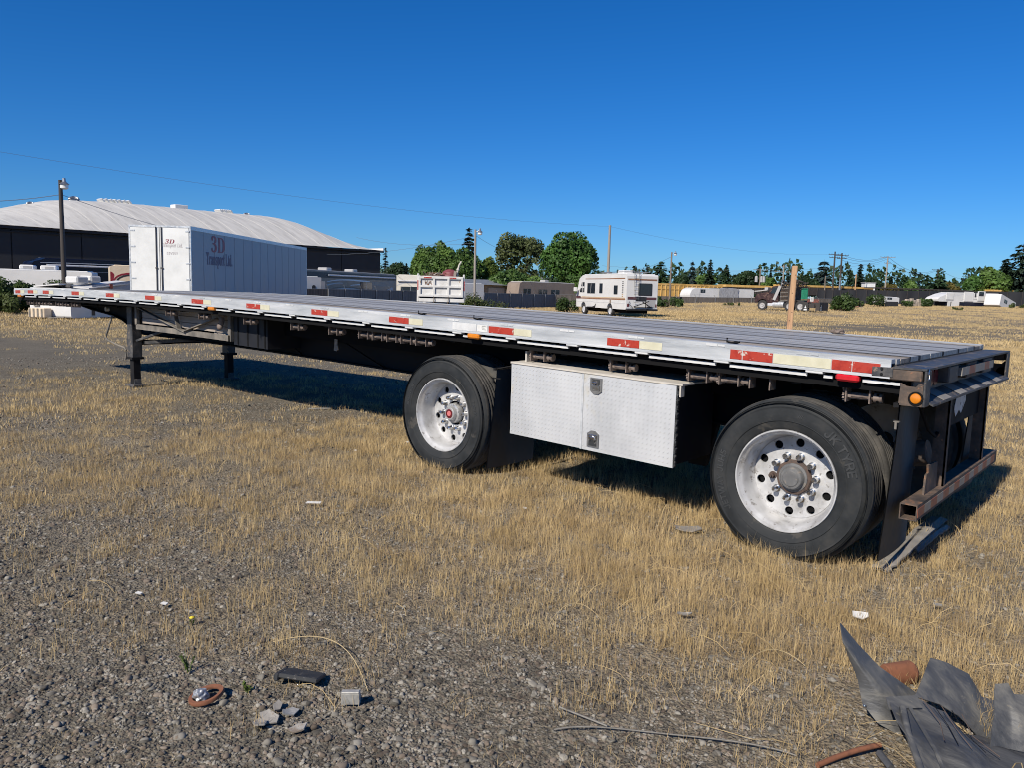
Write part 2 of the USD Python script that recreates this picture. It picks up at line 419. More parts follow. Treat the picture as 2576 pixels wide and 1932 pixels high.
def relief(x, y):
    p = np.stack([x, y, 0 * x], -1)
    r = np.hypot(x - EYE[0], y - EYE[1])
    near = np.clip(1 - r / 60, 0, 1)
    return .05 * (meshkit.fbm(p * .55, 3, 2) - .5) * near + .022 * (meshkit.fbm(p * 4.0, 3, 3) - .5) * np.clip(1 - r / 25, 0, 1) + .012 * (meshkit.noise(p * 26.0, 4) - .5) * np.clip(1 - r / 9, 0, 1)


def ground(x, y):
    x, y = np.asarray(x, float), np.asarray(y, float)
    return ground0(x, y) + relief(x, y)


mid = math.atan2(FWD[1], FWD[0])
ang = np.unique(np.concatenate([mid + np.linspace(-.80, .80, 700), mid + np.linspace(.80, 2 * PI - .80, 70)[1:-1]]))
rad = [0.0]
r_ = 1.4
while r_ < 6000:
    rad.append(r_); r_ *= 1.0125 if r_ < 60 else (1.03 if r_ < 300 else 1.12)
rad = np.array(rad)
rr, aa = np.meshgrid(rad, ang, indexing="ij")
gx, gy = EYE[0] + rr * np.cos(aa), EYE[1] + rr * np.sin(aa)
gz = ground(gx.ravel(), gy.ravel()).reshape(gx.shape)
m_, n_ = gx.shape
ii, jj = np.meshgrid(np.arange(m_ - 1), np.arange(n_), indexing="ij")
jn = (jj + 1) % n_
q_ = np.stack([ii * n_ + jj, (ii + 1) * n_ + jj, (ii + 1) * n_ + jn, ii * n_ + jn], -1).reshape(-1, 4)
gm = usdkit.material(stage, "/World/Looks/lot_ground", {
    "geo": ("geometry", {}), "cov": ("attribute", {"attribute": "cover"}),
    "n1": ("noise_texture", {"scale": 26.0, "detail": 8.0, "roughness": .7}), "n2": ("noise_texture", {"scale": 1.7, "detail": 6.0, "roughness": .65}),
    "v": ("voronoi_texture", {"scale": 55.0, "detail": 1.0}), "v2": ("voronoi_texture", {"scale": 23.0}),
    "grey": ("rgb_ramp", {"ramp": [(.25, (.060, .053, .041)), (.5, (.140, .126, .101)), (.75, (.235, .213, .174))]}),
    "tan": ("rgb_ramp", {"ramp": [(.25, (.20, .15, .09)), (.5, (.36, .275, .165)), (.75, (.50, .40, .25))]}),
    "soil": ("mix_color", {"blend_type": "multiply", "fac": .6}), "sc": ("rgb_ramp", {"ramp": [(.3, (.55, .53, .5)), (.7, (1, .98, .94))]}),
    "mx": ("mix_color", {}), "cf": ("math", {"math_type": "multiply_add", "value2": .9, "value3": -.45}), "cs": ("math", {"math_type": "add", "use_clamp": True}),
    "hgt": ("math", {"math_type": "add"}), "b": ("bump", {"strength": .9, "distance": .012}),
    "p": ("principled_bsdf", {"roughness": .93, "specular_ior_level": .2})},
    [("geo.position", "n1.vector"), ("geo.position", "n2.vector"), ("geo.position", "v.vector"), ("geo.position", "v2.vector"), ("n1.fac", "grey.fac"), ("n1.fac", "tan.fac"),
     ("n2.fac", "sc.fac"), ("n1.fac", "cf.value1"), ("cov.fac", "cs.value1"), ("cf.value", "cs.value2"), ("cs.value", "mx.fac"), ("grey.color", "mx.a"), ("tan.color", "mx.b"),
     ("mx.result", "soil.a"), ("sc.color", "soil.b"), ("soil.result", "p.base_color"), ("v.distance", "hgt.value1"), ("n1.fac", "hgt.value2"), ("hgt.value", "b.height"), ("b.normal", "p.normal")], surface="p.BSDF")
M["lot_ground"] = gm
gp = usdkit.mesh(stage, fresh("/World", "ground"), (np.stack([gx, gy, gz], -1).reshape(-1, 3), q_[np.arange(len(q_))]), gm, smooth=True)
cov = straw_cover(gx.ravel(), gy.ravel())
UsdGeom.PrimvarsAPI(gp).CreatePrimvar("cover", Sdf.ValueTypeNames.FloatArray, "vertex").Set(Vt.FloatArray.FromNumpy((cov * np.where(rr.ravel() < 14, .55, .55 + .4 * smooth01((rr.ravel() - 14) / 20))).astype(np.float32)))
tag(str(gp.GetPath()), "flat lot of grey gravel and dry straw coloured grass", "ground", kind="structure")


def scatter(r0, r1, per_m2, half=.62):
    """points spread over the part of the lot in view"""
    n = int(per_m2 * half * (r1 ** 2 - r0 ** 2))
    r = np.sqrt(RNG.uniform(r0 ** 2, r1 ** 2, n)); a = mid + RNG.uniform(-half, half, n)
    return EYE[0] + r * np.cos(a), EYE[1] + r * np.sin(a)


def instancer(name, protos, pts, idx, quats, scales, label, cat):
    path = fresh("/World", name)
    pi = UsdGeom.PointInstancer.Define(stage, path)
    targets = []
    UsdGeom.Scope.Define(stage, path + "/kinds")
    for k, (nm, mb, mt, sm) in enumerate(protos):
        v, f = mb.arrays()
        usdkit.mesh(stage, f"{path}/kinds/{nm}", (v, f), M[mt], smooth=sm)
        targets.append(Sdf.Path(f"{path}/kinds/{nm}"))
    pi.CreatePrototypesRel().SetTargets(targets)
    pi.CreatePositionsAttr(Vt.Vec3fArray.FromNumpy(np.asarray(pts, np.float32)))
    pi.CreateProtoIndicesAttr(Vt.IntArray.FromNumpy(np.asarray(idx, np.int32)))
    pi.CreateOrientationsAttr(Vt.QuathArray([Gf.Quath(float(q[0]), float(q[1]), float(q[2]), float(q[3])) for q in quats]))
    pi.CreateScalesAttr(Vt.Vec3fArray.FromNumpy(np.asarray(scales, np.float32)))
    tag(path, label, cat, kind="stuff")
    return path


def zquats(n, tilt=0.0):
    a = RNG.uniform(0, 2 * PI, n); t = RNG.normal(0, tilt, n) if tilt else np.zeros(n); b = RNG.uniform(0, 2 * PI, n)
    # z turn then a small tilt about a level axis
    qz = np.stack([np.cos(a / 2), 0 * a, 0 * a, np.sin(a / 2)], 1)
    qt = np.stack([np.cos(t / 2), np.sin(t / 2) * np.cos(b), np.sin(t / 2) * np.sin(b), 0 * a], 1)
    w1, x1, y1, z1 = qt.T; w2, x2, y2, z2 = qz.T
    return np.stack([w1*w2-x1*x2-y1*y2-z1*z2, w1*x2+x1*w2+y1*z2-z1*y2, w1*y2-x1*z2+y1*w2+z1*x2, w1*z2+x1*y2-y1*x2+z1*w2], 1)


# gravel
def pebmat(name, cols):
    M[name] = usdkit.material(stage, f"/World/Looks/{name}", {
        "oi": ("object_info", {}), "geo": ("geometry", {}), "v": ("voronoi_texture", {"scale": 30.0}), "s": ("separate_color", {}), "n": ("noise_texture", {"scale": 120.0, "detail": 3.0}),
        "ad": ("math", {"math_type": "multiply_add", "value2": .35, "value3": -.17}), "sm": ("math", {"math_type": "add", "use_clamp": True}),
        "r": ("rgb_ramp", {"ramp": [(i / (len(cols) - 1), c) for i, c in enumerate(cols)]}), "p": ("principled_bsdf", {"roughness": .9, "specular_ior_level": .25})},
        [("geo.position", "v.vector"), ("geo.position", "n.vector"), ("v.color", "s.color"), ("n.fac", "ad.value1"), ("s.r", "sm.value1"), ("ad.value", "sm.value2"), ("sm.value", "r.fac"), ("r.color", "p.base_color")], surface="p.BSDF")


pebmat("pebble_grey", [(.048, .043, .035), (.096, .087, .072), (.143, .131, .109), (.19, .174, .146), (.275, .253, .213)])
pebmat("pebble_brown", [(.06, .047, .036), (.11, .087, .066), (.16, .128, .098), (.21, .172, .134)])


def stone(seed, sub, flat):
    g = np.random.default_rng(seed)
    m = trimesh.creation.icosphere(sub, 1.0)
    v = np.array(m.vertices)
    v = v * (1 + .55 * (meshkit.noise(v * 1.25 + 7.3 * seed, seed)[:, None] - .5) + .22 * (meshkit.noise(v * 2.6 + 3.1 * seed, seed + 50)[:, None] - .5))
    v = v * (g.uniform(.85, 1.25), g.uniform(.7, 1.0), flat)
    return MB().add(v, m.faces)


px, py, ps = [], [], []
for r0, r1, dens, s0, s1 in ((1.9, 3.8, 7000, .0044, .46), (3.8, 6.5, 2700, .0058, .44), (6.5, 11, 480, .0088, .36), (11, 19, 70, .0115, .3)):
    x, y = scatter(r0, r1, dens)
    c = straw_cover(x, y)
    keep = RNG.uniform(0, 1, len(x)) < np.clip(1.08 - .80 * c, 0.12, 1)
    x, y, c = x[keep], y[keep], c[keep]
    big = 1 + .55 * smooth01((.25 - c) / .25) * (RNG.uniform(0, 1, len(x)) ** 1.5)
    px.append(x); py.append(y); ps.append(np.clip(RNG.lognormal(math.log(s0), s1, len(x)), .003, .019) * big)
px, py, ps = np.concatenate(px), np.concatenate(py), np.concatenate(ps)
pz = ground(px, py)
stones = [(f"pebble_{k}", stone(k, 1, (.55, .7, .62, .8, .5, .66)[k % 6]), "pebble_brown" if k in (2, 5) else "pebble_grey", True) for k in range(6)]
instancer("gravel", stones, np.stack([px, py, pz + ps * RNG.uniform(-.35, .3, len(px))], 1), RNG.integers(0, 6, len(px)), zquats(len(px), .35), np.stack([ps] * 3, 1) * RNG.uniform(.8, 1.2, (len(px), 3)),
          "loose grey and brown gravel stones strewn over the lot", "gravel")

# dry grass
for nm, cols in (("straw_pale", [(.46, .335, .16), (.62, .47, .245), (.74, .575, .32)]), ("straw_brown", [(.32, .225, .11), (.50, .365, .19), (.62, .47, .26)])):
    leafmat(nm, cols, scale=3.0, trans=.22, rough=.6)


def tuft(seed, n, spread, h0, h1, w, lean, curl):
    g = np.random.default_rng(seed)
    vs, fs = [], []
    for k in range(n):
        rr_, a = spread * math.sqrt(g.uniform()), g.uniform(0, 2 * PI)
        b = np.array([rr_ * math.cos(a), rr_ * math.sin(a), -.01])
        h = g.uniform(h0, h1); d = g.uniform(0, 2 * PI); l = abs(g.normal(0, lean)); c = g.normal(0, curl)
        dv, sv = np.array([math.cos(d), math.sin(d), 0]), None
        fa = g.uniform(0, 2 * PI); sv = np.array([math.cos(fa), math.sin(fa), 0])
        p1 = b + dv * h * .5 * l + [0, 0, h * .55]
        p2 = b + dv * h * (l + c) + [0, 0, h]
        ww = w * g.uniform(.7, 1.3)
        o = len(vs)
        vs += [b - sv * ww * .5, b + sv * ww * .5, p1 + sv * ww * .45, p1 - sv * ww * .45, p2]
        fs += [(o, o + 1, o + 2), (o, o + 2, o + 3), (o + 3, o + 2, o + 4)]
    return MB().add(np.array(vs), np.array(fs))


CLEAR = [(.50, -1.72, .30), (.72, -1.95, .36), (.95, -1.75, .34), (.62, -2.15, .3), (.25, -1.62, .12)]      # flattened under the broken bumper


def lawn(label, name, bands, protos_spec):
    P, I, S = [], [], []
    protos = [(nm, tuft(*sp), mt, False) for nm, sp, mt in protos_spec]
    for r0, r1, dens, ks, s0, s1, pw in bands:
        x, y = scatter(r0, r1, dens)
        c = straw_cover(x, y)
        keep = RNG.uniform(0, 1, len(x)) < c ** pw
        for ex, ey, er in CLEAR:
            keep &= np.hypot(x - ex, y - ey) > er
        x, y, c = x[keep], y[keep], c[keep]
        P.append(np.stack([x, y, ground(x, y)], 1)); I.append(RNG.choice(ks, len(x)))
        s = RNG.uniform(s0, s1, len(x)) * (.7 + .5 * c)
        S.append(np.stack([np.ones(len(x)), np.ones(len(x)), s], 1))
    P, I, S = np.concatenate(P), np.concatenate(I), np.concatenate(S)
    return instancer(name, protos, P, I, zquats(len(P), .06), S, label, "grass")


lawn("short dry straw coloured grass growing through the gravel", "dry_grass",
     [(2.0, 5.0, 270, [0, 1, 2, 3], .5, 1.15, 1.35), (5.0, 9.5, 210, [0, 1, 2, 3, 4, 5], .5, 1.05, 1.3), (9.5, 17, 95, [4, 5, 6], .5, 1.0, 1.3), (17, 34, 22, [6, 7], .5, 1.0, 1.3), (34, 70, 4.0, [7, 8], .6, 1.1, 1.4), (70, 170, .6, [8], .7, 1.2, 1.2)],
     [("tuft_a", (1, 26, .075, .05, .13, .0017, .16, .10), "straw_pale"), ("tuft_b", (2, 24, .07, .04, .11, .0018, .2, .12), "straw_brown"), ("tuft_c", (3, 22, .085, .05, .15, .0017, .22, .18), "straw_pale"),
      ("tuft_d", (4, 16, .10, .02, .06, .0019, .8, .4), "straw_pale"), ("tuft_e", (5, 36, .12, .04, .12, .0026, .2, .14), "straw_pale"), ("tuft_f", (6, 32, .12, .04, .11, .0028, .24, .16), "straw_brown"),
      ("tuft_g", (7, 44, .26, .04, .12, .0055, .25, .15), "straw_pale"), ("tuft_h", (8, 60, .5, .05, .14, .011, .25, .15), "straw_pale"), ("tuft_i", (9, 80, 1.1, .05, .16, .025, .3, .15), "straw_pale")])
# ---------------------------------------------------------------- the flatbed trailer
def zp(x):
    return 1.1387974 - .023795 * x + .000316 * x ** 2 + .000085 * x ** 3


def camber(v):
    v[:, 2] += zp(v[:, 0])
    return v


LX, WD = -14.43, 2.59
TR = thing("flatbed_trailer", "long empty flatbed trailer with aluminium deck, white side rail and red tape", "trailer")


def tp(name, mb, mt, smooth=False, label=None, warp=camber, parent=None, kind=None):
    return put(parent or TR, name, mb, mt, smooth, label, warp, kind)


def span(x0, x1, y0, y1, z0, z1, n=None):
    """a bar along the trailer, cut so that it follows the camber"""
    m = MB(); n = n or max(1, int((x1 - x0) / 1.2))
    xs = np.linspace(x0, x1, n + 1)
    c = np.array([(y0, z0), (y1, z0), (y1, z1), (y0, z1)])
    v = np.array([(x, y, z) for x in xs for y, z in c])
    f = []
    for i in range(n):
        for k in range(4):
            a, b = i * 4 + k, i * 4 + (k + 1) % 4
            f.append((a, a + 4, b + 4, b))
    f += [(0, 1, 2, 3), (n * 4 + 3, n * 4 + 2, n * 4 + 1, n * 4)]
    return m.add(v, f)


# deck: aluminium planks between grooves, two nailing strips of wood
H = .113
edges = [.082, .165, .37, .59, .86, 1.20, 1.66, 1.96, 2.20, 2.42, 2.506]
for k in range(len(edges) - 1):
    y0, y1 = edges[k] + (.016 if edges[k] in (.59, 1.20, 1.66) else .008), edges[k + 1] - (.016 if edges[k + 1] in (.59, 1.20, 1.66) else .008)
    wood = k in (1, 8)
    m = span(LX + .03, -.185, y0, y1, H - .03, H - (.003 if wood else 0))
    tp("nailing_strip" if wood else "deck_plank", m, "nail_wood" if wood else "deck_alu")
for yg, hw in ((.375, .014), (.59, .026), (1.20, .026), (1.66, .024), (2.20, .02)):
    tp("groove_filler", span(LX + .03, -.185, yg - hw, yg + hw, H - .028, H + .0012), "deck_groove")
tp("deck_base", span(LX + .02, -.18, .08, 2.51, H - .045, H - .032), "deck_groove")
for side in (0, 1):
    def sy(y):
        return y if side == 0 else WD - y
    m = span(LX, -.19, sy(0), sy(.020), .010, .090)
    for q in (span(LX, -.19, sy(.004), sy(.080), .0905, .115), span(LX, -.19, sy(-.004), sy(.01), .004, .016), span(LX, -.19, sy(.02), sy(.08), .002, .012)):
        m.add(*q.arrays())
    tp("side_rail", m, "rail_white")
    tp("rail_web", span(LX + .02, -.13, sy(.055), sy(.085), -.085, .002), "black_flat")
    for i in range(23):
        x = -.623 - .6096 * i
        tp("stake_pocket", MB().cbox(x - .053, x + .053, min(sy(-.002), sy(.05)), max(sy(-.002), sy(.05)), -.0125, .0115, .004), "white_strip")
        if side == 0:
            tp("strap_slot", MB().bx(x - .115, x - .035, .0015, .006, .094, .110).bx(x - .030, x + .02, .0005, .006, .096, .107), "white_strip" if i % 4 else "rail_white")
        x1 = x + .6096 - .05 if i else -.13
        a, b = x + .05, x1
        if i == 0:
            a, b = x + .05, -.52
        tp("rub_rail", span(a, b, sy(.026), sy(.040), -.036, -.0165, 2), "white_strip")
    tp("rub_rail", span(-.345 if side == 0 else -.5, -.14, sy(.026), sy(.040), -.036, -.0165, 1), "white_strip")
# reflective tape
for a, b in ((-14.35, -14.11), (-13.76, -13.51), (-13.09, -12.83), (-11.92, -11.64), (-10.69, -10.43), (-9.47, -9.2), (-8.23, -7.95), (-6.99, -6.71), (-5.76, -5.49), (-4.55, -4.28), (-3.3, -3.03), (-2.13, -1.86)):
    tp("red_tape", MB().bx(a, b, -.0032, .002, .026, .080), "tape_red")
    tp("white_tape", MB().bx(b + .003, b + .185, -.003, .002, .026, .080), "tape_cream")
for a, b in ((-1.17, -1.09), (-1.083, -.885), (-.52, -.405), (-.40, -.245)):
    tp("red_tape", MB().bx(a, b, -.0032, .002, .024, .084), "tape_red", label="red reflective tape torn and flaking at the rear end")
tp("white_tape", MB().bx(-.88, -.525, -.003, .002, .024, .084), "tape_cream")
tp("paint_patch", MB().bx(-3.72, -3.44, -.0028, .002, .022, .086), "white_strip")
tp("label_plate", MB().bx(-3.43, -3.315, -.0036, .002, .026, .082), "paper_white", label="white maker's plate with faint lettering")
for j, w in enumerate((.05, .03, .045)):
    tp("label_print", MB().bx(-3.375, -3.375 + w, -.0044, -.0038, .070 - j * .013, .075 - j * .013), "metal_grey")
# marker lamps under the rail
for xc, nm, mt, lb in ((-3.475, "marker_lamp", "amber", "amber marker lamp halfway along the rail"), (-8.05 + .28, "marker_lamp", "amber", "amber marker lamp under the middle of the rail"), (-14.17, "marker_lamp", "amber", "amber marker lamp at the nose of the trailer"), (-.425, "marker_lamp", "lamp_red", "red marker lamp at the rear of the rail")):
    m = MB().cbox(xc - .068, xc + .068, -.012, .05, -.040, .004, .012)
    tp(nm, m, mt, 30, lb)

# winches: bent bracket, slotted drum, ratchet wheel, capstan
def winch(xc, dz=0.0, empty=False, swing=0.0, hang=0.0):
    g = group_part(TR, "winch")
    z = zp(xc) - .040 + dz
    mv = lambda v: (v @ R3(0, 0, swing).T) + np.array([xc, .085, z])
    bt = -.128 - hang
    b = MB().prism([(-.072, bt), (-.064, bt), (-.064, -.008), (.064, -.008), (.064, bt), (.072, bt), (.072, 0), (-.072, 0)], (0, .09, 0), (1, 0, 0), (0, 0, 1), (0, -.09, 0))
    put(g, "bracket", b, "winch_brown", False, None, mv)
    if empty:
        return
    zz = -.092 - hang
    d = MB().cyl((-.064, .045, zz), (.064, .045, zz), .021, n=12)
    d.bx(-.045, .05, .020, .025, zz - .003, zz + .003)
    put(g, "drum", d, "winch_brown", 30, None, mv)
    t = np.arange(24); rad_ = np.where(t % 2 == 0, .036, .028)
    pl = [(r * math.cos(2 * PI * k / 24), r * math.sin(2 * PI * k / 24)) for k, r in zip(t, rad_)]
    rr2 = MB().prism(pl, (-.082, .045, zz), (0, 1, 0), (0, 0, 1), (-.012, 0, 0)).box((-.088, .03, zz + .04), (.010, .03, .05), R3(.5, 0, 0))
    put(g, "ratchet", rr2, "winch_brown", False, None, mv)
    c = MB().cyl((.072, .045, zz), (.084, .045, zz), .018, n=12).cyl((.084, .045, zz), (.132, .045, zz), .030, .028, n=14)
    put(g, "capstan", c, "winch_brown", 30, None, mv)
    h = MB()
    for k in range(4):
        a = PI / 4 + k * PI / 2
        h.cyl((.108, .045 + .024 * math.cos(a), zz + .024 * math.sin(a)), (.108, .045 + .0315 * math.cos(a), zz + .0315 * math.sin(a)), .009, n=8)
    put(g, "bar_hole", h, "black_flat", False, None, mv)


for x in (-14.02, -13.70, -13.44, -13.16, -12.76, -12.46, -12.12):
    winch(x)
for x in (-9.02, -8.17, -7.13, -6.19, -5.52, -5.04, -4.83, -4.62, -4.42, -4.215, -2.85, -2.085, -1.44, -1.213):
    winch(x, dz=-.002)
winch(-.997, empty=True)
winch(-.385, dz=-.004)

# frame under the deck
for i in range(24):
    x = -.35 - .6096 * i + .2
    if x > LX:
        tp("crossmember", MB().bx(x - .03, x + .03, .09, 2.50, -.10, .066), "black_steel")
for yb in (.78, 1.81):
    m = span(-11.25, -.9, yb - .006, yb + .006, -.54, -.10)
    m.add(*span(-11.25, -.9, yb - .08, yb + .08, -.556, -.540).arrays()).add(*span(-14.1, -.9, yb - .08, yb + .08, -.115, -.101).arrays())
    pts = [(-14.2, -.105), (-14.2, -.15), (-13.5, -.165), (-12.95, -.235), (-12.2, -.30), (-11.85, -.36), (-11.25, -.556), (-11.25, -.105)]
    m.prism(pts, (0, yb + .006, 0), (1, 0, 0), (0, 0, 1), (0, -.012, 0))
    low = pts[1:7]
    for (a, za), (b, zb) in zip(low[:-1], low[1:]):
        m.rod((a, yb, za), (b, yb, zb), .16, .014)
    tp("main_beam", m, "black_steel")
tp("beam_flange", span(-8.0, -4.2, 1.94, 2.02, -.60, -.53), "metal_grey")
tp("coupler_plate", span(-14.25, -12.0, .7, 1.89, -.165, -.15), "black_steel")
tp("side_apron", span(-11.3, -.9, .55, .56, -.30, -.09), "black_flat")
tp("kingpin", MB().cyl((-13.4, 1.295, -.30), (-13.4, 1.295, -.2), .035, n=12), "black_steel", 30)
tp("air_tank", MB().cyl((-6.9, 1.05, -.38), (-5.6, 1.05, -.38), .13, n=18), "black_steel", 40)
for (a, b) in (((-7.66, .56, -.11), (-7.02, .74, -.53)), ((-6.26, .56, -.2), (-5.5, .74, -.54))):
    tp("diagonal_brace", MB().rod(a, b, .03, .012), "black_steel")
tp("paper_tag", MB().box((-6.05, .52, -.33), (.045, .01, .13), R3(0, .1, 0)).box((-6.02, .515, -.36), (.04, .01, .05), R3(0, -.3, 0)), "rack_wood")
tp("lamp_plug", MB().cyl((-11.95, .50, -.19), (-11.95, .55, -.19), .035, n=14), "box_lid", 30)
# hangers
for x in (-4.75, -2.75, -1.75):
    for yb in (.78, 1.81):
        tp("spring_hanger", MB().prism([(-.16, 0), (.16, 0), (.07, -.36), (-.07, -.36)], (x, yb + .03, -.55), (1, 0, 0), (0, 0, 1), (0, -.06, 0)), "black_steel")

# landing gear
for yl in (.50, 2.03):
    g = group_part(TR, "landing_leg")
    zt = zp(-10.95) - .12
    put(g, "leg_tube", MB().cbox(-11.03, -10.87, yl - .075, yl + .075, .42, zt, .008), "worn_black")
    put(g, "inner_tube", MB().cbox(-11.008, -10.892, yl - .055, yl + .055, .03, .46, .006).bx(-11.05, -10.85, yl - .09, yl + .09, .415, .45), "black_steel")
    put(g, "foot", MB().cbox(-11.09, -10.80, yl - .11, yl + .11, -.01, .035, .012).prism([(-.09, 0), (.09, 0), (.06, .09), (-.06, .09)], (-10.95, yl + .05, .03), (1, 0, 0), (0, 0, 1), (0, -.1, 0)), "worn_black")
    put(g, "gusset", MB().prism([(0, 0), (.30, 0), (.0, -.34)], (-10.868, yl + .006, zt), (1, 0, 0), (0, 0, 1), (0, -.012, 0)), "black_steel")
    put(g, "gearbox", MB().cbox(-11.12, -11.02, yl - .05, yl + .07, .60, .82, .015), "worn_black")
tp("cross_tube", MB().bx(-10.99, -10.91, .58, 1.96, .63, .70), "black_steel", warp=None)
tp("leg_brace", MB().rod((-10.86, .5, .70), (-10.35, .70, .88), .06, .03).rod((-10.95, .58, .66), (-10.2, 1.2, .74), .045), "worn_black", warp=None)
tp("crank_handle", MB().tube([(-11.36, .36, 1.06), (-11.41, .335, .93), (-11.48, .31, .76), (-11.47, .30, .71), (-11.42, .30, .68), (-11.22, .36, .615), (-11.08, .40, .585), (-11.03, .405, .55), (-11.035, .405, .48), (-11.06, .40, .40)], .014, 8), "rack_iron", 40, warp=None)

# dunnage rack behind the landing gear
yr = .30
zr = lambda x: 0.0
g = group_part(TR, "dunnage_rack", "timber sided dunnage rack in an iron angle frame")
for j, (za, zb) in enumerate(((-.335, -.262), (-.255, -.178), (-.171, -.112))):
    put(g, "side_board", span(-10.30 + .1 * (j == 2), -7.93, yr + .03, yr + .06, za, zb, 4), "rack_wood", False, None, camber)
put(g, "bottom_angle", span(-10.42, -7.86, yr - .012, yr, -.425, -.352, 4).add(*span(-10.42, -7.86, yr, yr + .5, -.425, -.415, 4).arrays()), "rack_iron", False, None, camber)
put(g, "end_post", MB().bx(-10.45, -10.39, yr - .012, yr + .03, -.36, -.105), "rack_iron", False, None, camber)
put(g, "end_post", MB().bx(-7.90, -7.84, yr - .012, yr + .03, -.425, -.10), "rack_iron", False, None, camber)
for a, b in (((-10.28, -.115), (-8.95, -.38)), ((-8.15, -.16), (-8.98, -.37)), ((-9.22, -.14), (-9.12, -.36))):
    put(g, "diagonal_iron", MB().rod((a[0], yr - .025, a[1]), (b[0], yr - .02, b[1]), .012, .055, up=(0, 1, 0)), "rack_iron", False, None, camber)
put(g, "loose_timber", MB().box((-9.3, .42, -.13), (2.1, .10, .05), R3(0, .01, .02)).box((-10.1, .40, -.31), (.1, .09, .08)).box((-8.1, .40, -.36), (.5, .10, .07)), "rack_wood", False, None, camber)
put(g, "chain_bundle", MB().sphere((-8.0, .26, -.17), .035, (1, 1, 2.3)).sphere((-8.02, .25, -.25), .045, (1, .8, 1)).sphere((-7.98, .27, -.11), .03), "winch_brown", True, None, camber)
g = group_part(TR, "tool_locker", "black ribbed steel locker beside the dunnage rack")
put(g, "locker_body", span(-7.82, -7.08, .32, .9, -.46, -.11, 1), "box_black", False, None, camber)
for x in (-7.72, -7.50, -7.28, -7.13):
    put(g, "rib", MB().bx(x - .008, x + .008, .308, .322, -.45, -.12), "black_steel", False, None, camber)

# chequer plate toolbox between the axles
g = group_part(TR, "toolbox", "white chequer plate toolbox with two doors and chrome paddle latches")
BX0, BX1, HB, HT = -3.045, -1.545, -.782, -.192
put(g, "body", span(BX0 + .005, BX1 - .02, .022, .60, HB + .01, HT - .012, 2), "box_black", False, None, camber)
put(g, "lid", span(BX0 - .005, BX1 + .045, -.004, .62, HT - .010, HT + .004, 2), "box_lid", False, None, camber)
put(g, "bracket", MB().bx(BX0 + .06, BX0 + .075, .10, .16, HT, -.10).bx(BX1 + .02, BX1 + .032, -.0, .05, HT - .09, HT), "box_lid", False, None, camber)
def door(x0, x1, y):
    return span(x0, x1, y, y + .016, HB, HT - .014, 2)
def lugs(x0, x1, y):
    m = MB(); k = 0
    p = .0345
    for i in range(int((x1 - x0) / p)):
        for j in range(int((HT - HB - .03) / p)):
            c = np.array([x0 + (i + .6) * p, y, HB + .012 + (j + .5) * p])
            a = PI / 4
            e, q = np.array([math.cos(a), 0, math.sin(a)]) * .0145, np.array([-math.sin(a), 0, math.cos(a)]) * .0042
            m.add([c - e, c + q, c + e, c - q, c + [0, -.0030, 0]], [(0, 3, 4), (3, 2, 4), (2, 1, 4), (1, 0, 4)])
    return m
for x0, x1, y in ((BX0, -2.315, 0.004), (-2.330, BX1, -.006)):
    d = put(g, "door", door(x0, x1, y), "box_white", False, None, camber)
    put(d, "tread_pattern", lugs(x0, x1, y), "box_white", False, None, camber, "stuff")
put(g, "door_edge", span(-2.335, -2.318, -.012, .006, HB, HT - .014, 1), "rail_white", False, None, camber)
m = MB()
for k in range(34):
    z = HB + .01 + (HT - HB - .03) * k / 34
    m.box((BX1 + .006 + .004 * math.sin(k * 2.1), .006, z + .008), (.016, .02, .017), R3(.3 * math.sin(k), .4 * math.cos(k * 1.7), 0))
put(g, "weather_seal", m, "plastic_dark", False, None, camber)
for (xl, zl, fl) in ((-2.205, .911 - zp(-2.2), 1), (-2.215, .497 - zp(-2.2), -1)):
    lt = group_part(g, "latch")
    yy = -.008
    pl = [(-.052, .055), (.052, .055), (.052, -.045), (.02, -.068), (-.02, -.068), (-.052, -.045)]
    put(lt, "escutcheon", MB().prism([(a, b * fl) for a, b in pl], (xl, yy, zl), (1, 0, 0), (0, 0, 1), (0, -.008, 0)), "hub_grey", False, None, camber)
    put(lt, "paddle", MB().cbox(xl - .038, xl + .038, yy - .016, yy - .009, zl - .04 * fl, zl + .0 * fl, .006) if fl > 0 else MB().cbox(xl - .038, xl + .038, yy - .016, yy - .009, zl, zl + .04, .006), "chrome", False, None, camber)
    put(lt, "cup", MB().cbox(xl - .036, xl + .036, yy - .0095, yy - .0082, zl + .004, zl + .046, .003) if fl > 0 else MB().cbox(xl - .036, xl + .036, yy - .0095, yy - .0082, zl - .046, zl - .004, .003), "plastic_dark", False, None, camber)
    put(lt, "ring", MB().tube([(xl - .022, yy - .018, zl - .005), (xl - .02, yy - .022, zl + .022), (xl + .02, yy - .022, zl + .022), (xl + .022, yy - .018, zl - .005)], .005, 6).cyl((xl, yy - .016, zl + .02), (xl, yy - .024, zl + .02), .012), "chrome", 40, None, camber)

# wheels and axles
TYR, RIM = .525, .3245


def bent_text(txt, rad_, a0, y, h, n, flip=1):
    """raised lettering round a sidewall; letters stand outward, clockwise"""
    m = meshkit.text_mesh(txt, h, .003, bold=True)
    m = m.subdivide()
    v = np.array(m.vertices)
    th = a0 - (v[:, 0]) / rad_
    r = rad_ + v[:, 1]
    return MB().add(np.stack([r * np.cos(th), y - v[:, 2] * 1.0, r * np.sin(th)], 1), np.array(m.faces)[:, ::-1])


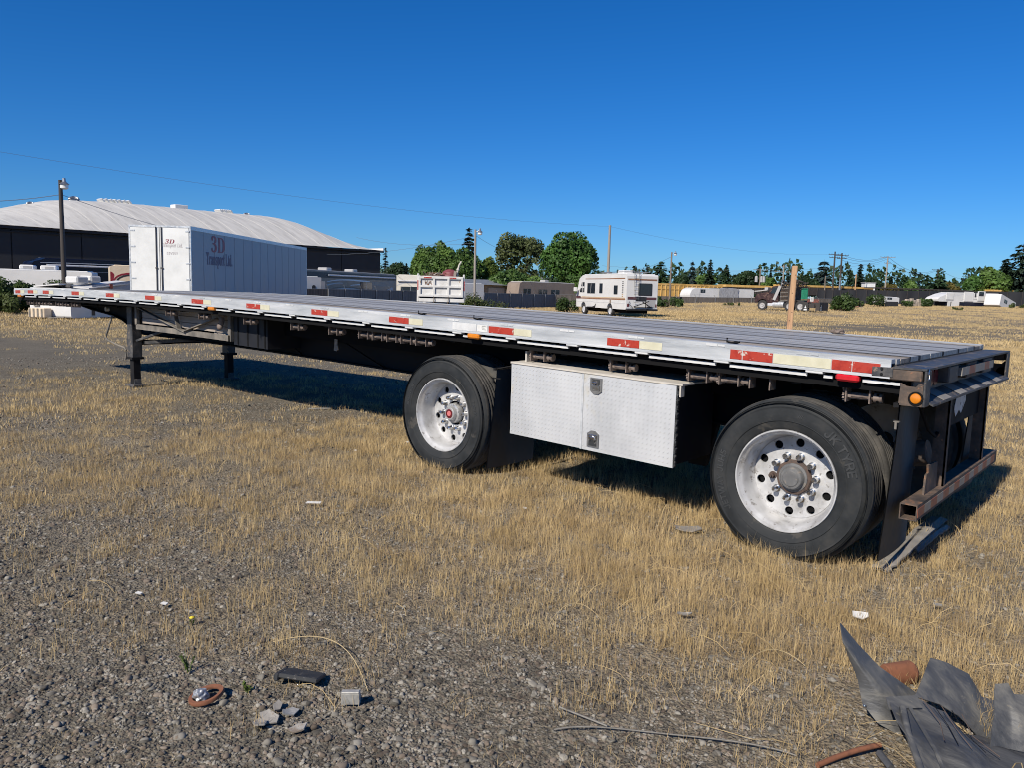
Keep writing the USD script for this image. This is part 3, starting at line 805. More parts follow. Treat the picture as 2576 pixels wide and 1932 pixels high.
def wheel(parent, xc, zc, hub, detail=True):
    """a dual pair: outer wheel dished outwards at y = 0, inner behind it"""
    g = group_part(parent, "wheel")
    mv = lambda y0: (lambda v: v + np.array([xc, y0, zc]))
    tw = .27
    prof = [(RIM - .012, .030), (RIM + .006, .006), (RIM + .020, .004), (RIM + .055, -.010), (RIM + .10, -.014), (RIM + .135, -.008), (RIM + .148, -.0105), (RIM + .150, -.004), (RIM + .165, .006), (TYR - .022, .016), (TYR - .018, .012), (TYR - .010, .020), (TYR - .003, .030)]
    tread = [(TYR, .040)]
    for k in range(4):
        y = .040 + (tw - .10) * (k + 1) / 5
        tread += [(TYR, y - .006), (TYR - .011, y - .004), (TYR - .011, y + .004), (TYR, y + .006)]
    tread += [(TYR, tw - .060)]
    full = prof + tread + [(r, tw - .02 - y) for r, y in prof[::-1]]
    nn = 96
    def flat(v):                                   # the tyre's foot on the ground
        v = np.array(v)
        lim = -(TYR - .022)
        v[:, 2] = np.where(v[:, 2] < lim, lim - (lim - v[:, 2]) * .1, v[:, 2])
        return v + np.array([xc, 0, zc])
    s1 = MB().lathe(prof, n=nn)
    put(g, "tyre", s1, "rubber", 60, None, flat)
    put(g, "tread", MB().lathe([prof[-1]] + tread + [(prof[-1][0], tw - .02 - prof[-1][1])], n=nn), "tread_rubber", 40, None, flat)
    put(g, "inner_sidewall", MB().lathe([(r, tw - .02 - y) for r, y in prof[::-1]], n=nn), "rubber", 60, None, flat)
    if detail:
        for txt, r, a0, h in (detail if isinstance(detail, list) else []):
            put(g, "sidewall_lettering", bent_text(txt, r, a0, -.0125, h, 1), "raised_rubber", False, None, flat)
        m = MB()
        for r in (RIM + .062, TYR - .030, TYR - .024):
            m.lathe([(r - .0018, -.008), (r, -.0165 if r < .45 else .004), (r + .0018, -.008)], n=nn)
        put(g, "moulded_ring", m, "rubber", True, None, flat)
    # inner tyre of the pair
    put(g, "inner_tyre", MB().lathe([(r, y + .315) for r, y in full], n=64), "tread_rubber", 40, None, flat)
    # rim: lip, barrel, disc with hand holes
    rim = [(RIM, .030), (RIM + .004, .006), (RIM + .001, .000), (RIM - .006, .000), (RIM - .011, .008), (RIM - .014, .022), (RIM - .026, .034), (RIM - .034, .052), (RIM - .040, .090), (RIM - .041, .145), (RIM - .048, .168), (RIM - .058, .180), (.262, .183)]
    r0 = put(g, "rim", MB().lathe(rim, n=72), "rim_alu", 50, None, mv(0))
    disc = Point(0, 0).buffer(.266, 48).difference(Point(0, 0).buffer(.108, 32))
    for k in range(10):
        a = 2 * PI * (k + .35) / 10
        disc = disc.difference(Point(.228 * math.cos(a), .228 * math.sin(a)).buffer(.0275, 12))
    dm = trimesh.creation.extrude_polygon(disc, .014)
    v = np.array(dm.vertices)
    dd = MB().add(np.stack([v[:, 0], .175 + v[:, 2], v[:, 1]], 1), np.array(dm.faces)[:, ::-1])
    put(r0, "disc", dd, "rim_alu", False, None, mv(0))
    put(g, "brake_drum", MB().lathe([(.0, .192), (.20, .192), (.245, .20), (.245, .40), (.10, .42)], n=32), "black_flat", False, None, mv(0))
    if hub == "plain":
        put(g, "hub", MB().lathe([(.0, .098), (.048, .098), (.053, .104), (.066, .105), (.072, .112), (.078, .140), (.092, .142), (.096, .150), (.096, .185)], n=40), "hub_grey", 40, None, mv(0))
        put(g, "hub_flange", MB().lathe([(.096, .146), (.112, .150), (.118, .160), (.118, .185)], n=10), "hub_rust", False, None, mv(0))
    else:
        put(g, "hub", MB().lathe([(.040, .096), (.052, .096), (.058, .102), (.066, .130), (.084, .134), (.088, .144), (.090, .185)], n=40), "hub_alu", 40, None, mv(0))
        put(g, "oil_plug", MB().lathe([(.0, .090), (.022, .090), (.026, .096)], n=24), "plug_red", 40, None, mv(0))
        put(g, "plug_ring", MB().lathe([(.026, .091), (.040, .092), (.041, .098)], n=24), "lamp_dark_red", 40, None, mv(0))
        for k in range(6):
            a = 2 * PI * k / 6 + .3
            put(g, "hub_bolt", MB().cyl((.078 * math.cos(a), .127, .078 * math.sin(a)), (.078 * math.cos(a), .140, .078 * math.sin(a)), .008, n=6), "hub_alu", False, None, mv(0))
    for k in range(10):
        a = 2 * PI * (k + .1) / 10
        c, s = .1428 * math.cos(a), .1428 * math.sin(a)
        rusty = hub == "plain" and k == 5
        m = MB().cyl((c, .176, s), (c, .165, s), .024, n=16)
        if rusty:
            m.cyl((c, .165, s), (c, .136, s), .018, n=6).cyl((c, .136, s), (c, .122, s), .010, n=8)
        else:
            m.cyl((c, .165, s), (c, .122, s), .019, .0185, n=12).cyl((c, .122, s), (c, .110, s), .0185, .009, n=12)
        put(g, "lug_nut", m, "hub_rust" if rusty else "chrome", 30, "rusty lug nut that has lost its chrome cap" if rusty else None, mv(0))
    return g


RX, RZ, FX, FZ = -.76, .441, -3.84, .485
gR = wheel(TR, RX, RZ, "plain", [("JK TYRE", .400, .98, .054), ("JETWAY JUH5", .408, PI + .62, .040), ("///", .420, 1.42, .02), ("295/75R22.5", .408, -1.2, .014)])
gF = wheel(TR, FX, FZ, "oil", [("ROAD DRIVE", .412, PI - .1, .026), ("RADIAL", .408, .4, .026), ("TUBELESS", .408, -1.4, .016)])
for xc, zc in ((RX, RZ), (FX, FZ)):
    g = group_part(TR, "far_wheel")
    for y0 in (WD - .255, WD - .255 - .315):
        put(g, "tyre", MB().lathe([(.31, 0), (.42, -.012), (.50, .012), (.525, .04), (.525, .21), (.50, .24), (.42, .262), (.31, .25)], (xc, y0, zc), n=48), "tread_rubber", 40)
        put(g, "rim", MB().lathe([(0, .12), (.24, .12), (.30, .10), (.32, .02)], (xc, y0, zc), n=32), "rim_alu", 40)
    tp("axle", MB().cyl((xc, .3, zc), (xc, 2.3, zc), .064, n=16), "black_steel", 40, warp=None)
    tp("leaf_spring", MB().tube([(xc - .55, .78, zc + .10), (xc - .25, .78, zc + .05), (xc, .78, zc + .03), (xc + .25, .78, zc + .05), (xc + .55, .78, zc + .10)], .05, 6), "black_steel", warp=None)

# mud flaps
def flap(x, y0, y1, zt, zb, lean, name="mud_flap"):
    P = np.array([[(x + lean * (1 - t) + .015 * math.sin(3 * s + 2 * t), y0 + (y1 - y0) * s, zb + (zt - zb) * t) for s in np.linspace(0, 1, 7)] for t in np.linspace(0, 1, 9)])
    return MB().grid(P).grid(P[:, ::-1] + np.array([.008, 0, 0])).bx(x - .004, x + .012, y0, y1, zt - .004, zt + .004)
tp("mud_flap", flap(-.145, .012, .60, 1.0, .06, -.04), "flap_black", 60, warp=None)
tp("mud_flap", flap(-.145, 1.99, 2.58, 1.0, .12, -.04), "flap_black", 60, warp=None)
tp("mud_flap", flap(-3.225, .012, .62, .94, .09, -.08), "flap_black", 60, warp=None)
tp("flap_bracket", MB().bx(-.16, -.13, .0, .62, .985, 1.01).bx(-3.24, -3.215, .0, .62, .935, .955).rod((-3.23, .02, .945), (-3.06, .06, .99), .02, .006), "black_steel", warp=None)
tp("flap_hanger", MB().bx(-.142, -.13, -.012, .0, .86, .90).bx(-.15, -.12, -.012, .02, .90, .906), "rack_iron", warp=None)
tp("flap_hanger", MB().bx(-3.24, -3.15, -.012, .0, .868, .876).bx(-3.235, -3.225, -.012, .0, .835, .876), "black_steel", warp=None)

# steel tail: channel across the rear with lamps and tape, amber corner lamps, under-ride bar
zt = 1.219
tp("tail_channel", MB().bx(-.178, .0, .0, WD, zt - .012, zt).bx(-.10, -.088, .10, WD - .10, zt - .17, zt - .012).prism([(0, 0), (.125, -.055), (.125, -.067), (0, -.012)], (-.10, .10, zt - .155), (1, 0, 0), (0, 0, 1), (0, WD - .2, 0)), "worn_black", warp=None)
for y0, y1 in ((0, .105), (WD - .105, WD)):
    tp("corner_plate", MB().cbox(-.012, .002, y0, y1, .998, zt - .013, .004), "worn_black", warp=None)
for s in (0, 1):
    yy = lambda y: y if s == 0 else WD - y
    tp("side_plate", MB().prism([(-.135, 1.0), (-.012, 1.0), (-.012, 1.125), (-.03, 1.135), (-.05, 1.11), (-.10, 1.112), (-.13, 1.13)], (0, yy(.012), 0), (1, 0, 0), (0, 0, 1), (0, .012 if s else -.012, 0)), "rusty_steel", warp=None)
    tp("rail_end_tube", MB().cbox(-.215, -.022, min(yy(.0), yy(.07)), max(yy(.0), yy(.07)), 1.142, 1.205, .006), "rusty_steel", warp=None)
    tp("rail_shoe", MB().cbox(-.29, -.175, min(yy(-.006), yy(.03)), max(yy(-.006), yy(.03)), 1.155, 1.213, .004), "worn_black", warp=None)
    lm = tp("corner_lamp", MB().cyl((-.045, yy(.012), 1.045), (-.045, yy(-.006), 1.045), .040, n=24), "black_flat", 30, "round amber lamp in a rubber ring on the rear corner", warp=None)
    put(lm, "lens", MB().lathe([(.0, -.016), (.016, -.0155), (.026, -.012), (.030, -.005)], (-.045, 0, 1.045), 24) if s == 0 else MB().lathe([(.0, WD + .016), (.026, WD + .012), (.030, WD + .005)], (-.045, 0, 1.045), 24), "amber", 40)
for x in (-.262, -.205):
    for z in (1.195, 1.17):
        pass
for z in (1.203, 1.172):
    tp("rail_bolt", MB().cyl((-.235, .0, z), (-.235, -.012, z), .008, n=8), "black_steel", warp=None)
tp("wire_hook", MB().tube([(-.02, .10, zt - .01), (.004, .03, zt - .005), (.006, .012, zt - .03), (.008, .03, zt - .055), (.008, .0, zt - .06)], .004, 6), "chrome", 40, warp=None)
for i, y in enumerate((.46, .56, 2.03, 2.13)):
    tp("tail_lamp", MB().cyl((-.088, y, zt - .085), (-.076, y, zt - .085), .055, n=20), "lamp_dark_red", 30, warp=None)
for y0, y1, mt in ((.62, .86, "worn_black"), (1.12, 1.42, "rusty_steel"), (1.66, 1.95, "worn_black")):
    tp("bumper_block", MB().cbox(-.088, -.015, y0, y1, zt - .125, zt - .018, .008), mt, warp=None)
P_ = [(.90, 1.0), (1.0, 1.12), (1.12, 1.30), (1.30, 1.45), (1.45, 1.62), (1.62, 1.78), (1.78, 1.93)]
for k, (a, b) in enumerate(P_):
    tp("rear_tape", MB().bx(-.014 if 1.12 <= a < 1.42 else -.05, .0, a, b - .004, zt - .095, zt - .042), "tape_orange" if k in (2, 5) else "tape_dull", warp=None)
tp("tape_backing", MB().bx(-.06, -.052, .88, 1.96, zt - .10, zt - .038), "rack_iron", warp=None)
for k, y in enumerate((.36, .80, 1.22, 1.62, 2.0)):
    q = MB().prism([(.006, -.0005), (.122, -.0515), (.122, -.0495), (.006, .0015)], (-.10, y, zt - .155), (1, 0, 0), (0, 0, 1), (0, .20, 0))
    tp("ledge_tape", q, "tape_dull", warp=None)
for y in (.78, 1.96):
    tp("bar_upright", MB().bx(-.10, -.02, y - .035, y - .025, .40, 1.03).bx(-.03, -.02, y - .035, y + .02, .40, 1.03), "rusty_steel", warp=None)
tp("rear_panel", MB().bx(-.075, -.07, .82, 1.93, .77, 1.05), "black_steel", warp=None)
tp("decal", MB().prism([(0, .02), (.09, .16), (.30, .19), (.34, .05), (.22, -.03), (.15, -.0), (.06, -.04)], (-.068, 1.1, .86), (0, 1, 0), (0, 0, 1), (.002, 0, 0)), "sticker", warp=None)
bar = MB()
ybA, ybB, zb, hb = .095, WD - .095, .416, .094
bar.bx(-.104, -.009, ybA, ybB, zb - .006, zb).bx(-.104, -.009, ybA, ybB, zb - hb, zb - hb + .006).bx(-.104, -.098, ybA, ybB, zb - hb + .006, zb - .006).bx(-.015, -.009, ybA, ybB, zb - hb + .006, zb - .006)
tp("underride_bar", bar, "rusty_steel", warp=None)
k, y = 0, ybA + .01
while y < ybB - .14:
    tp("bar_tape", MB().bx(-.0095, -.0065, y, y + .15, zb - .075, zb - .022), "tape_orange" if k % 2 == 0 else "tape_dull", warp=None)
    y += .153; k += 1
tp("bar_bracket", MB().prism([(.40, .0), (.70, .0), (.68, .17), (.45, .18), (.47, .13), (.42, .12)], (-.06, 0, zb), (0, 1, 0), (0, 0, 1), (.012, 0, 0)), "rusty_steel", warp=None)
tp("hose", MB().tube([(-.11, .35, .98), (-.09, .55, .80), (-.08, .70, .74), (-.08, .82, .78), (-.09, .95, .95)], .012, 6), "black_flat", 40, warp=None)

for k, (y, z0) in enumerate(((.62, -.16), (.66, -.20))):
    pts = [(x, y + .02 * math.sin(x * 2.1 + k), float(zp(x)) + z0 - .05 * abs(math.sin(x * 1.3 + k))) for x in np.linspace(-11, -.6, 60)]
    tp("air_line", MB().tube(pts, .011, 6), "rack_iron" if k else "black_steel", 40, warp=None)
tp("brake_chamber", MB().cyl((-3.35, .75, .62), (-3.1, .75, .66), .085, n=14).cyl((-3.1, .75, .66), (-2.95, .75, .68), .075, n=14), "rusty_steel", 40, warp=None)
tp("brake_chamber", MB().cyl((-.32, .75, .58), (-.12, .75, .62), .085, n=14), "rusty_steel", 40, warp=None)
# ---------------------------------------------------------------- looks for the things behind
mat("van_white", [(.56, .56, .54), (.63, .63, .61), (.67, .67, .65)], rough=.35, scale=1.2, rvar=.08)
mat("van_side_shaded", [(.205, .22, .235), (.265, .28, .295)], rough=.45, scale=1.5, stretch=(1, 1, .4))  # trailer sides darkened towards grey-blue: their shade is put into the colour
mat("van_trim", [(.45, .46, .47), (.60, .61, .61)], rough=.4, metal=.5, scale=8)
mat("van_dark", [(.03, .03, .033), (.06, .06, .062)], rough=.5)
mat("decal_maroon", [(.17, .028, .045), (.26, .06, .075)], rough=.5, scale=9)
mat("decal_navy", [(.075, .055, .10), (.13, .10, .16)], rough=.5, scale=9)
mat("decal_grey", [(.30, .27, .27), (.45, .42, .42)], rough=.5, scale=9)
mat("roof_pale", [(.385, .37, .34), (.45, .435, .405), (.495, .48, .45)], rough=.7, scale=.5, stretch=(.35, 3.5, 1), speck=(.8, .6, (.36, .35, .33)))
mat("roof_seam", [(.36, .345, .32), (.42, .405, .38)], rough=.7)
mat("hangar_wall", [(.022, .023, .026), (.030, .031, .034)], rough=.7, scale=.8)
mat("hangar_trim", [(.013, .013, .015), (.018, .018, .02)], rough=.7)
mat("pale_green", [(.34, .42, .39), (.44, .51, .48)], rough=.6, scale=.7, stretch=(.3, .3, 3))
mat("galv", [(.28, .285, .29), (.42, .425, .43)], rough=.35, metal=.8, scale=5)
mat("pole_wood", [(.10, .075, .055), (.17, .135, .105), (.24, .20, .165)], rough=.9, scale=3, stretch=(8, 8, .5))
mat("pole_dark", [(.03, .026, .024), (.06, .05, .045)], rough=.9, scale=3, stretch=(8, 8, .5))
mat("pole_grey", [(.20, .175, .15), (.30, .27, .235)], rough=.9, scale=3, stretch=(8, 8, .5))
mat("wire", [(.09, .11, .14), (.13, .15, .18)], rough=.6)
mat("rv_white", [(.54, .53, .51), (.62, .61, .59)], rough=.4, scale=.9, rvar=.08)
mat("rv_cream", [(.60, .56, .47), (.70, .66, .57)], rough=.4, scale=.9)
mat("rv_brown", [(.21, .14, .095), (.27, .185, .13)], rough=.35, scale=.9)
mat("rv_taupe", [(.20, .155, .12), (.26, .205, .162)], rough=.4, scale=.9)
mat("rv_navy", [(.006, .008, .018), (.010, .012, .028)], rough=.22, scale=.9, spec=.3)
mat("rv_grey", [(.30, .29, .285), (.38, .37, .36)], rough=.4, scale=.9)
mat("rv_black", [(.018, .017, .018), (.032, .030, .030)], rough=.4)
mat("rv_red", [(.18, .012, .020), (.25, .02, .03)], rough=.35)
mat("rv_tan", [(.58, .46, .32), (.66, .54, .39)], rough=.35)
mat("stripe_brown", [(.20, .10, .055), (.27, .14, .08)], rough=.5)
mat("stripe_gold", [(.42, .27, .12), (.50, .33, .16)], rough=.5)
mat("stripe_maroon", [(.07, .028, .03), (.11, .045, .045)], rough=.5)
mat("stripe_silver", [(.48, .48, .49), (.62, .62, .63)], rough=.35, metal=.2)
pane("rv_glass")
mat("dark_glass", [(.012, .015, .02), (.02, .025, .03)], rough=.06, spec=.8)
mat("tyre_far", [(.02, .02, .021), (.035, .034, .033)], rough=.85, scale=9)
mat("dump_white", [(.48, .465, .44), (.56, .55, .525), (.61, .60, .58)], rough=.55, scale=3, speck=(2.2, .64, (.33, .22, .13)))
mat("junk", [(.045, .035, .03), (.14, .10, .075), (.26, .21, .16)], rough=.9, scale=2.5)
mat("junk_maroon", [(.14, .03, .035), (.20, .05, .055)], rough=.6)
mat("truck_maroon", [(.016, .008, .008), (.034, .014, .013), (.08, .042, .034)], rough=.45, scale=3, speck=(4, .60, (.20, .13, .09)))
mat("wall_tan", [(.28, .20, .125), (.34, .25, .16)], rough=.8, scale=2)
mat("metal_roof", [(.16, .17, .18), (.23, .24, .255)], rough=.5, metal=.3, scale=2)
mat("fence_slat", [(.065, .055, .047), (.11, .095, .083), (.16, .14, .125)], rough=.7, scale=1.6, stretch=(6, 6, .4))
mat("fence_pipe", [(.20, .20, .20), (.30, .30, .30)], rough=.5, metal=.5, scale=9)
mat("screen_black", [(.014, .015, .018), (.026, .027, .031)], rough=.8, scale=.5, stretch=(1, 1, .3))
mat("rail_yellow", [(.42, .24, .055), (.55, .34, .10), (.60, .40, .16)], rough=.6, scale=.9, stretch=(1, 1, .4), speck=(1.4, .62, (.30, .16, .06)))
mat("rail_dark", [(.022, .020, .020), (.05, .04, .035)], rough=.8)
mat("tarp", [(.16, .16, .165), (.27, .27, .28), (.36, .36, .365)], rough=.6, scale=3, stretch=(3, 3, .5))
mat("bark", [(.045, .035, .028), (.085, .068, .055)], rough=.95, scale=4)
mat("beige_block", [(.30, .25, .20), (.40, .34, .28)], rough=.9, scale=2)
mat("green_plastic", [(.01, .13, .07), (.02, .20, .11)], rough=.5)
mat("beam_red", [(.30, .06, .035), (.38, .09, .05)], rough=.6)
leafmat("leaf_maple", [(000.040, 000.091, 000.019), (000.091, 000.188, 000.037), (000.164, 000.285, 000.059)], scale=.35)
leafmat("leaf_mid", [(000.054, 000.103, 000.024), (000.115, 000.194, 000.040), (000.194, 000.285, 000.069)], scale=.4)
leafmat("leaf_olive", [(000.059, 000.077, 000.025), (000.115, 000.137, 000.047), (000.180, 000.199, 000.072)], scale=.3)
leafmat("leaf_dark", [(000.020, 000.041, 000.015), (000.041, 000.078, 000.026), (000.075, 000.123, 000.041)], scale=.4)
leafmat("leaf_light", [(00.073, 00.112, 00.020), (00.132, 00.178, 00.037), (00.198, 00.224, 00.053)], scale=.4)
leafmat("leaf_gold", [(.08, .07, .015), (.15, .12, .03), (.22, .17, .05)], scale=.5)
leafmat("needle_dark", [(0.011, 0.022, 0.014), (0.024, 0.043, 0.024), (0.046, 0.070, 0.038)], scale=.4, trans=.1)
leafmat("needle_blue", [(0.024, 0.041, 0.038), (0.049, 0.073, 0.065), (0.081, 0.111, 0.097)], scale=.4, trans=.1)
leafmat("needle_mid", [(00.019, 00.042, 00.017), (00.042, 00.078, 00.029), (00.073, 00.121, 00.046)], scale=.4, trans=.1)
leafmat("bramble", [(00.028, 00.053, 00.013), (00.066, 00.106, 00.025), (00.132, 00.178, 00.049)], scale=1.2)
leafmat("bramble_pale", [(.05, .07, .018), (.09, .115, .03), (.14, .15, .05)], scale=1.2)


def place(uL, dL, uR, dR):
    """a long thing seen side on: left end, its heading, its length"""
    a, b = spot(uL, dL), spot(uR, dR)
    return a, math.atan2(b[1] - a[1], b[0] - a[0]), float(np.hypot(*(b - a)[:2]))


def along(o, a, u):
    """where the bearing of column u meets the side of a thing placed at o with heading a"""
    r = ray(u, 640.0)[:2]; e = np.array([math.cos(a), math.sin(a)])
    return float(np.linalg.solve(np.stack([e, -r], 1), EYE[:2] - o[:2])[0])


def zat(u, v, d):
    return float(at(u, v, d)[2])


def math_text(t):
    """capitals, lower case and figures of the bold serif alphabet of the mathematics font"""
    o = ""
    for ch in t:
        if "A" <= ch <= "Z": o += chr(0x1D400 + ord(ch) - 65)
        elif "a" <= ch <= "z": o += chr(0x1D41A + ord(ch) - 97)
        elif "0" <= ch <= "9": o += chr(0x1D7CE + ord(ch) - 48)
        else: o += ch
    return o


def serif(text, height, depth=.003):
    from PIL import Image, ImageDraw, ImageFont
    from shapely import affinity, box, union_all
    font = ImageFont.truetype(glob.glob("/opt/blender-*/*/datafiles/fonts/NotoSansMath-Regular.woff2")[0], 96)
    t = math_text(text)
    x0, y0, x1, y1 = font.getbbox(t, anchor="ls")
    im = Image.new("L", (x1 - x0 + 8, y1 - y0 + 8))
    ImageDraw.Draw(im).text((4 - x0, 4 - y0), t, 255, font, anchor="ls")
    on = np.pad(np.asarray(im) > 127, ((0, 0), (1, 1))).astype(np.int8)
    rows, st = np.nonzero(np.diff(on, axis=1) == 1)
    en = np.nonzero(np.diff(on, axis=1) == -1)[1]
    sh = union_all(box(st, -rows - 1, en, -rows)).buffer(.6).buffer(-.6).simplify(.7)
    s = height / 66.0
    sh = affinity.affine_transform(sh, [s, 0, 0, s, -4 * s, (4 - y0) * s])
    return trimesh.util.concatenate([trimesh.creation.extrude_polygon(g, depth, engine="earcut") for g in getattr(sh, "geoms", [sh])])


def letter(m, o, ex, ey, nrm, slant=0.0):
    v = np.array(m.vertices)
    x = v[:, 0] + slant * v[:, 1]
    return MB().add(np.asarray(o) + x[:, None] * np.asarray(ex) + v[:, 1:2] * np.asarray(ey) + v[:, 2:] * np.asarray(nrm), m.faces)


# ---------------------------------------------------------------- dry van semi trailer
VA = 2.245
vz = float(ground0(-30.4, 11.5))
V = thing("box_trailer", "white box semi trailer lettered 3D Transport Ltd. with closed rear doors", "trailer", (-30.438, 11.523, vz), VA)
ZB, ZT, VL, VW = .925 - vz, 3.867 - vz, 16.15, 2.59
put(V, "box_core", MB().bx(.05, VL - .03, .03, VW - .03, ZB + .02, ZT - .03), "van_white")
for i in range(14):
    a, b = .10 + i * 1.143, .10 + (i + 1) * 1.143
    put(V, "side_panel", MB().bx(a, b - .012, .012, .03, ZB + .12, ZT - .10), "van_side_shaded")
    put(V, "panel_joint", MB().bx(b - .030, b + .018, .004, .012, ZB + .12, ZT - .10), "van_side_shaded")
    put(V, "side_panel", MB().bx(a, b - .012, VW - .03, VW - .012, ZB + .12, ZT - .10), "van_side_shaded")
put(V, "top_rail", MB().bx(.0, VL, -.004, .03, ZT - .16, ZT), "van_trim")
put(V, "bottom_rail", MB().bx(.0, VL, -.006, .03, ZB, ZB + .14), "van_side_shaded")
for i in range(15):
    for dx in (0, .28):
        put(V, "rail_marker", MB().bx(.35 + i * 1.1 + dx, .47 + i * 1.1 + dx, -.009, -.005, ZB + .02, ZB + .075), "van_dark")
put(V, "nose_post", MB().cyl((VL - .02, .06, ZB), (VL - .02, .06, ZT), .07, n=10), "van_trim", 40)
f = MB().bx(-.03, .05, 0, .06, ZB, ZT).bx(-.03, .05, VW - .06, VW, ZB, ZT).bx(-.03, .05, .06, VW - .06, ZT - .08, ZT).bx(-.03, .05, .06, VW - .06, ZB - .1, ZB)
put(V, "door_frame", f, "van_trim")
for y0, y1 in ((.075, 1.285), (1.30, VW - .075)):
    d = put(V, "rear_door", MB().cbox(-.045, -.005, y0, y1, ZB + .015, ZT - .095, .008), "van_white")
    ye = y0 if y0 < 1 else y1
    for k in range(5):
        z = ZB + .12 + k * (ZT - ZB - .34) / 4
        put(d, "hinge", MB().cbox(-.062, -.043, min(ye, ye + (.17 if y0 < 1 else -.17)) - .03, max(ye, ye + (.17 if y0 < 1 else -.17)) - .03 * (y0 < 1), z - .03, z + .03, .006), "van_trim")
    yr_ = 1.205 if y0 < 1 else 1.43
    put(d, "lock_rod", MB().cyl((-.075, yr_, ZB - .05), (-.075, yr_, ZT - .06), .024, n=8), "van_dark", 40)
    put(d, "rod_handle", MB().cbox(-.10, -.06, yr_ - .05, yr_ + .05, ZB + 1.18, ZB + 1.24, .01), "van_dark")
put(V, "door_seam", MB().bx(-.048, -.043, 1.30, 1.312, ZB + .015, ZT - .1), "van_dark")
EXR, EYR, NR = (0, -1, 0), (0, 0, 1), (-1, 0, 0)
def fitted(m, width):
    return width / (m.bounds[1][0] - m.bounds[0][0])


for nm, m_, y0, w_, dz, sl, mt in (("door_lettering", serif("3D", .17), 1.094, .38, .73, .25, "decal_maroon"), ("door_lettering", serif("Transport Ltd.", .15), 1.20, .86, .87, .15, "decal_grey"), ("fleet_number", meshkit.text_mesh("53V509", .10, .003, True), 1.018, .46, 1.17, 0, "decal_grey")):
    put(V, nm, letter(m_, (-.046, y0, ZT - dz), (0, -fitted(m_, w_), 0), EYR, NR, sl), mt)
put(V, "door_sticker", MB().bx(-.0475, -.045, 2.0, 2.22, ZB + .15, ZB + .28), "paper_white")
m_ = serif("3D", .66)
put(V, "side_lettering", letter(m_, (2.0, .002, ZT - .94), (fitted(m_, 1.44), 0, 0), EYR, (0, -1, 0)), "decal_maroon", label="large maroon 3D on the side wall")
m_ = serif("Transport Ltd.", .53)
put(V, "side_lettering", letter(m_, (1.48, .002, ZT - 1.50), (fitted(m_, 2.85), 0, 0), EYR, (0, -1, 0)), "decal_navy")
for x in (1.4, 2.7):
    put(V, "wheel", MB().lathe([(.0, .08), (.28, .08), (.30, .03), (.45, .0), (.51, .04), (.51, .56), (.45, .6)], (x, .05, .51), 32), "tyre_far", 40)
put(V, "landing_leg", MB().bx(VL - 3.2, VL - 3.05, .4, .55, 0, ZB), "van_dark")
put(V, "underride", MB().bx(-.02, .08, .3, VW - .3, .45, .55).bx(-.02, .06, .6, .7, .5, ZB).bx(-.02, .06, VW - .7, VW - .6, .5, ZB), "van_trim")
put(V, "axle_frame", MB().bx(.6, 5.0, .8, 1.8, ZB - .35, ZB), "van_dark")

# ---------------------------------------------------------------- hangar
HB0 = np.array([-77.731, 61.005]); hax = np.array([.056, .998]); hax /= np.linalg.norm(hax)
HLEN, HWID = 46.5, 36.0
ho = HB0 - hax * HLEN
hz = float(ground0(*HB0)) - .3
HG = thing("hangar", "long dark walled hangar with a pale humped roof and roof ventilators", "building", (ho[0], ho[1], hz), math.atan2(hax[1], hax[0]))
ze = 6.2 - hz
from scipy.interpolate import PchipInterpolator
hump = PchipInterpolator(np.linspace(0, 1, 7), [.35, 2.3, 4.15, 4.38, 4.36, 4.40, .8])


def roof_z(x, y):
    t = y / HWID
    s = np.clip(x / HLEN, 0, 1)
    return ze + hump(s) * (1 - (2 * t - 1) ** 2)


xs, ys = np.linspace(-.4, HLEN + .4, 120), np.linspace(-.4, HWID, 44)
X, Y = np.meshgrid(xs, ys, indexing="ij")
put(HG, "roof", MB().grid(np.stack([X, Y, roof_z(X, np.clip(Y, 0, HWID))], -1)[:, ::-1][:, ::-1]), "roof_pale", True)
for i in range(19):
    x = 1.2 + i * 2.45
    yy = np.linspace(-.35, HWID / 2 + 2, 20)
    put(HG, "roof_seam", MB().tube(np.stack([0 * yy + x, yy, roof_z(0 * yy + x, np.clip(yy, 0, HWID)) - .005], 1), .026, 4), "roof_seam")
for i in range(8):
    a = i * HLEN / 8
    put(HG, "wall_panel", MB().bx(a + .05, a + HLEN / 8 - .05, 0, .2, 1.9, ze - .35), "hangar_wall")
put(HG, "wall", MB().bx(0, HLEN, .1, .4, 0, ze - .02).bx(HLEN - .3, HLEN, .4, HWID, 0, ze), "hangar_trim")
put(HG, "lower_cladding", MB().bx(0, 14, -.05, .1, 0, 2.3), "pale_green", label="pale green cladding low on the left end of the wall")
put(HG, "eave_beam", MB().bx(-.3, HLEN + .3, -.35, -.02, ze - .28, ze - .03), "hangar_trim")
put(HG, "door_track", MB().bx(0, HLEN, -.12, -.0, ze - .6, ze - .5), "hangar_trim")
put(HG, "gable_fascia", MB().bx(HLEN + .42, HLEN + .5, .0, 9.0, ze - .25, ze + .30), "rv_white")
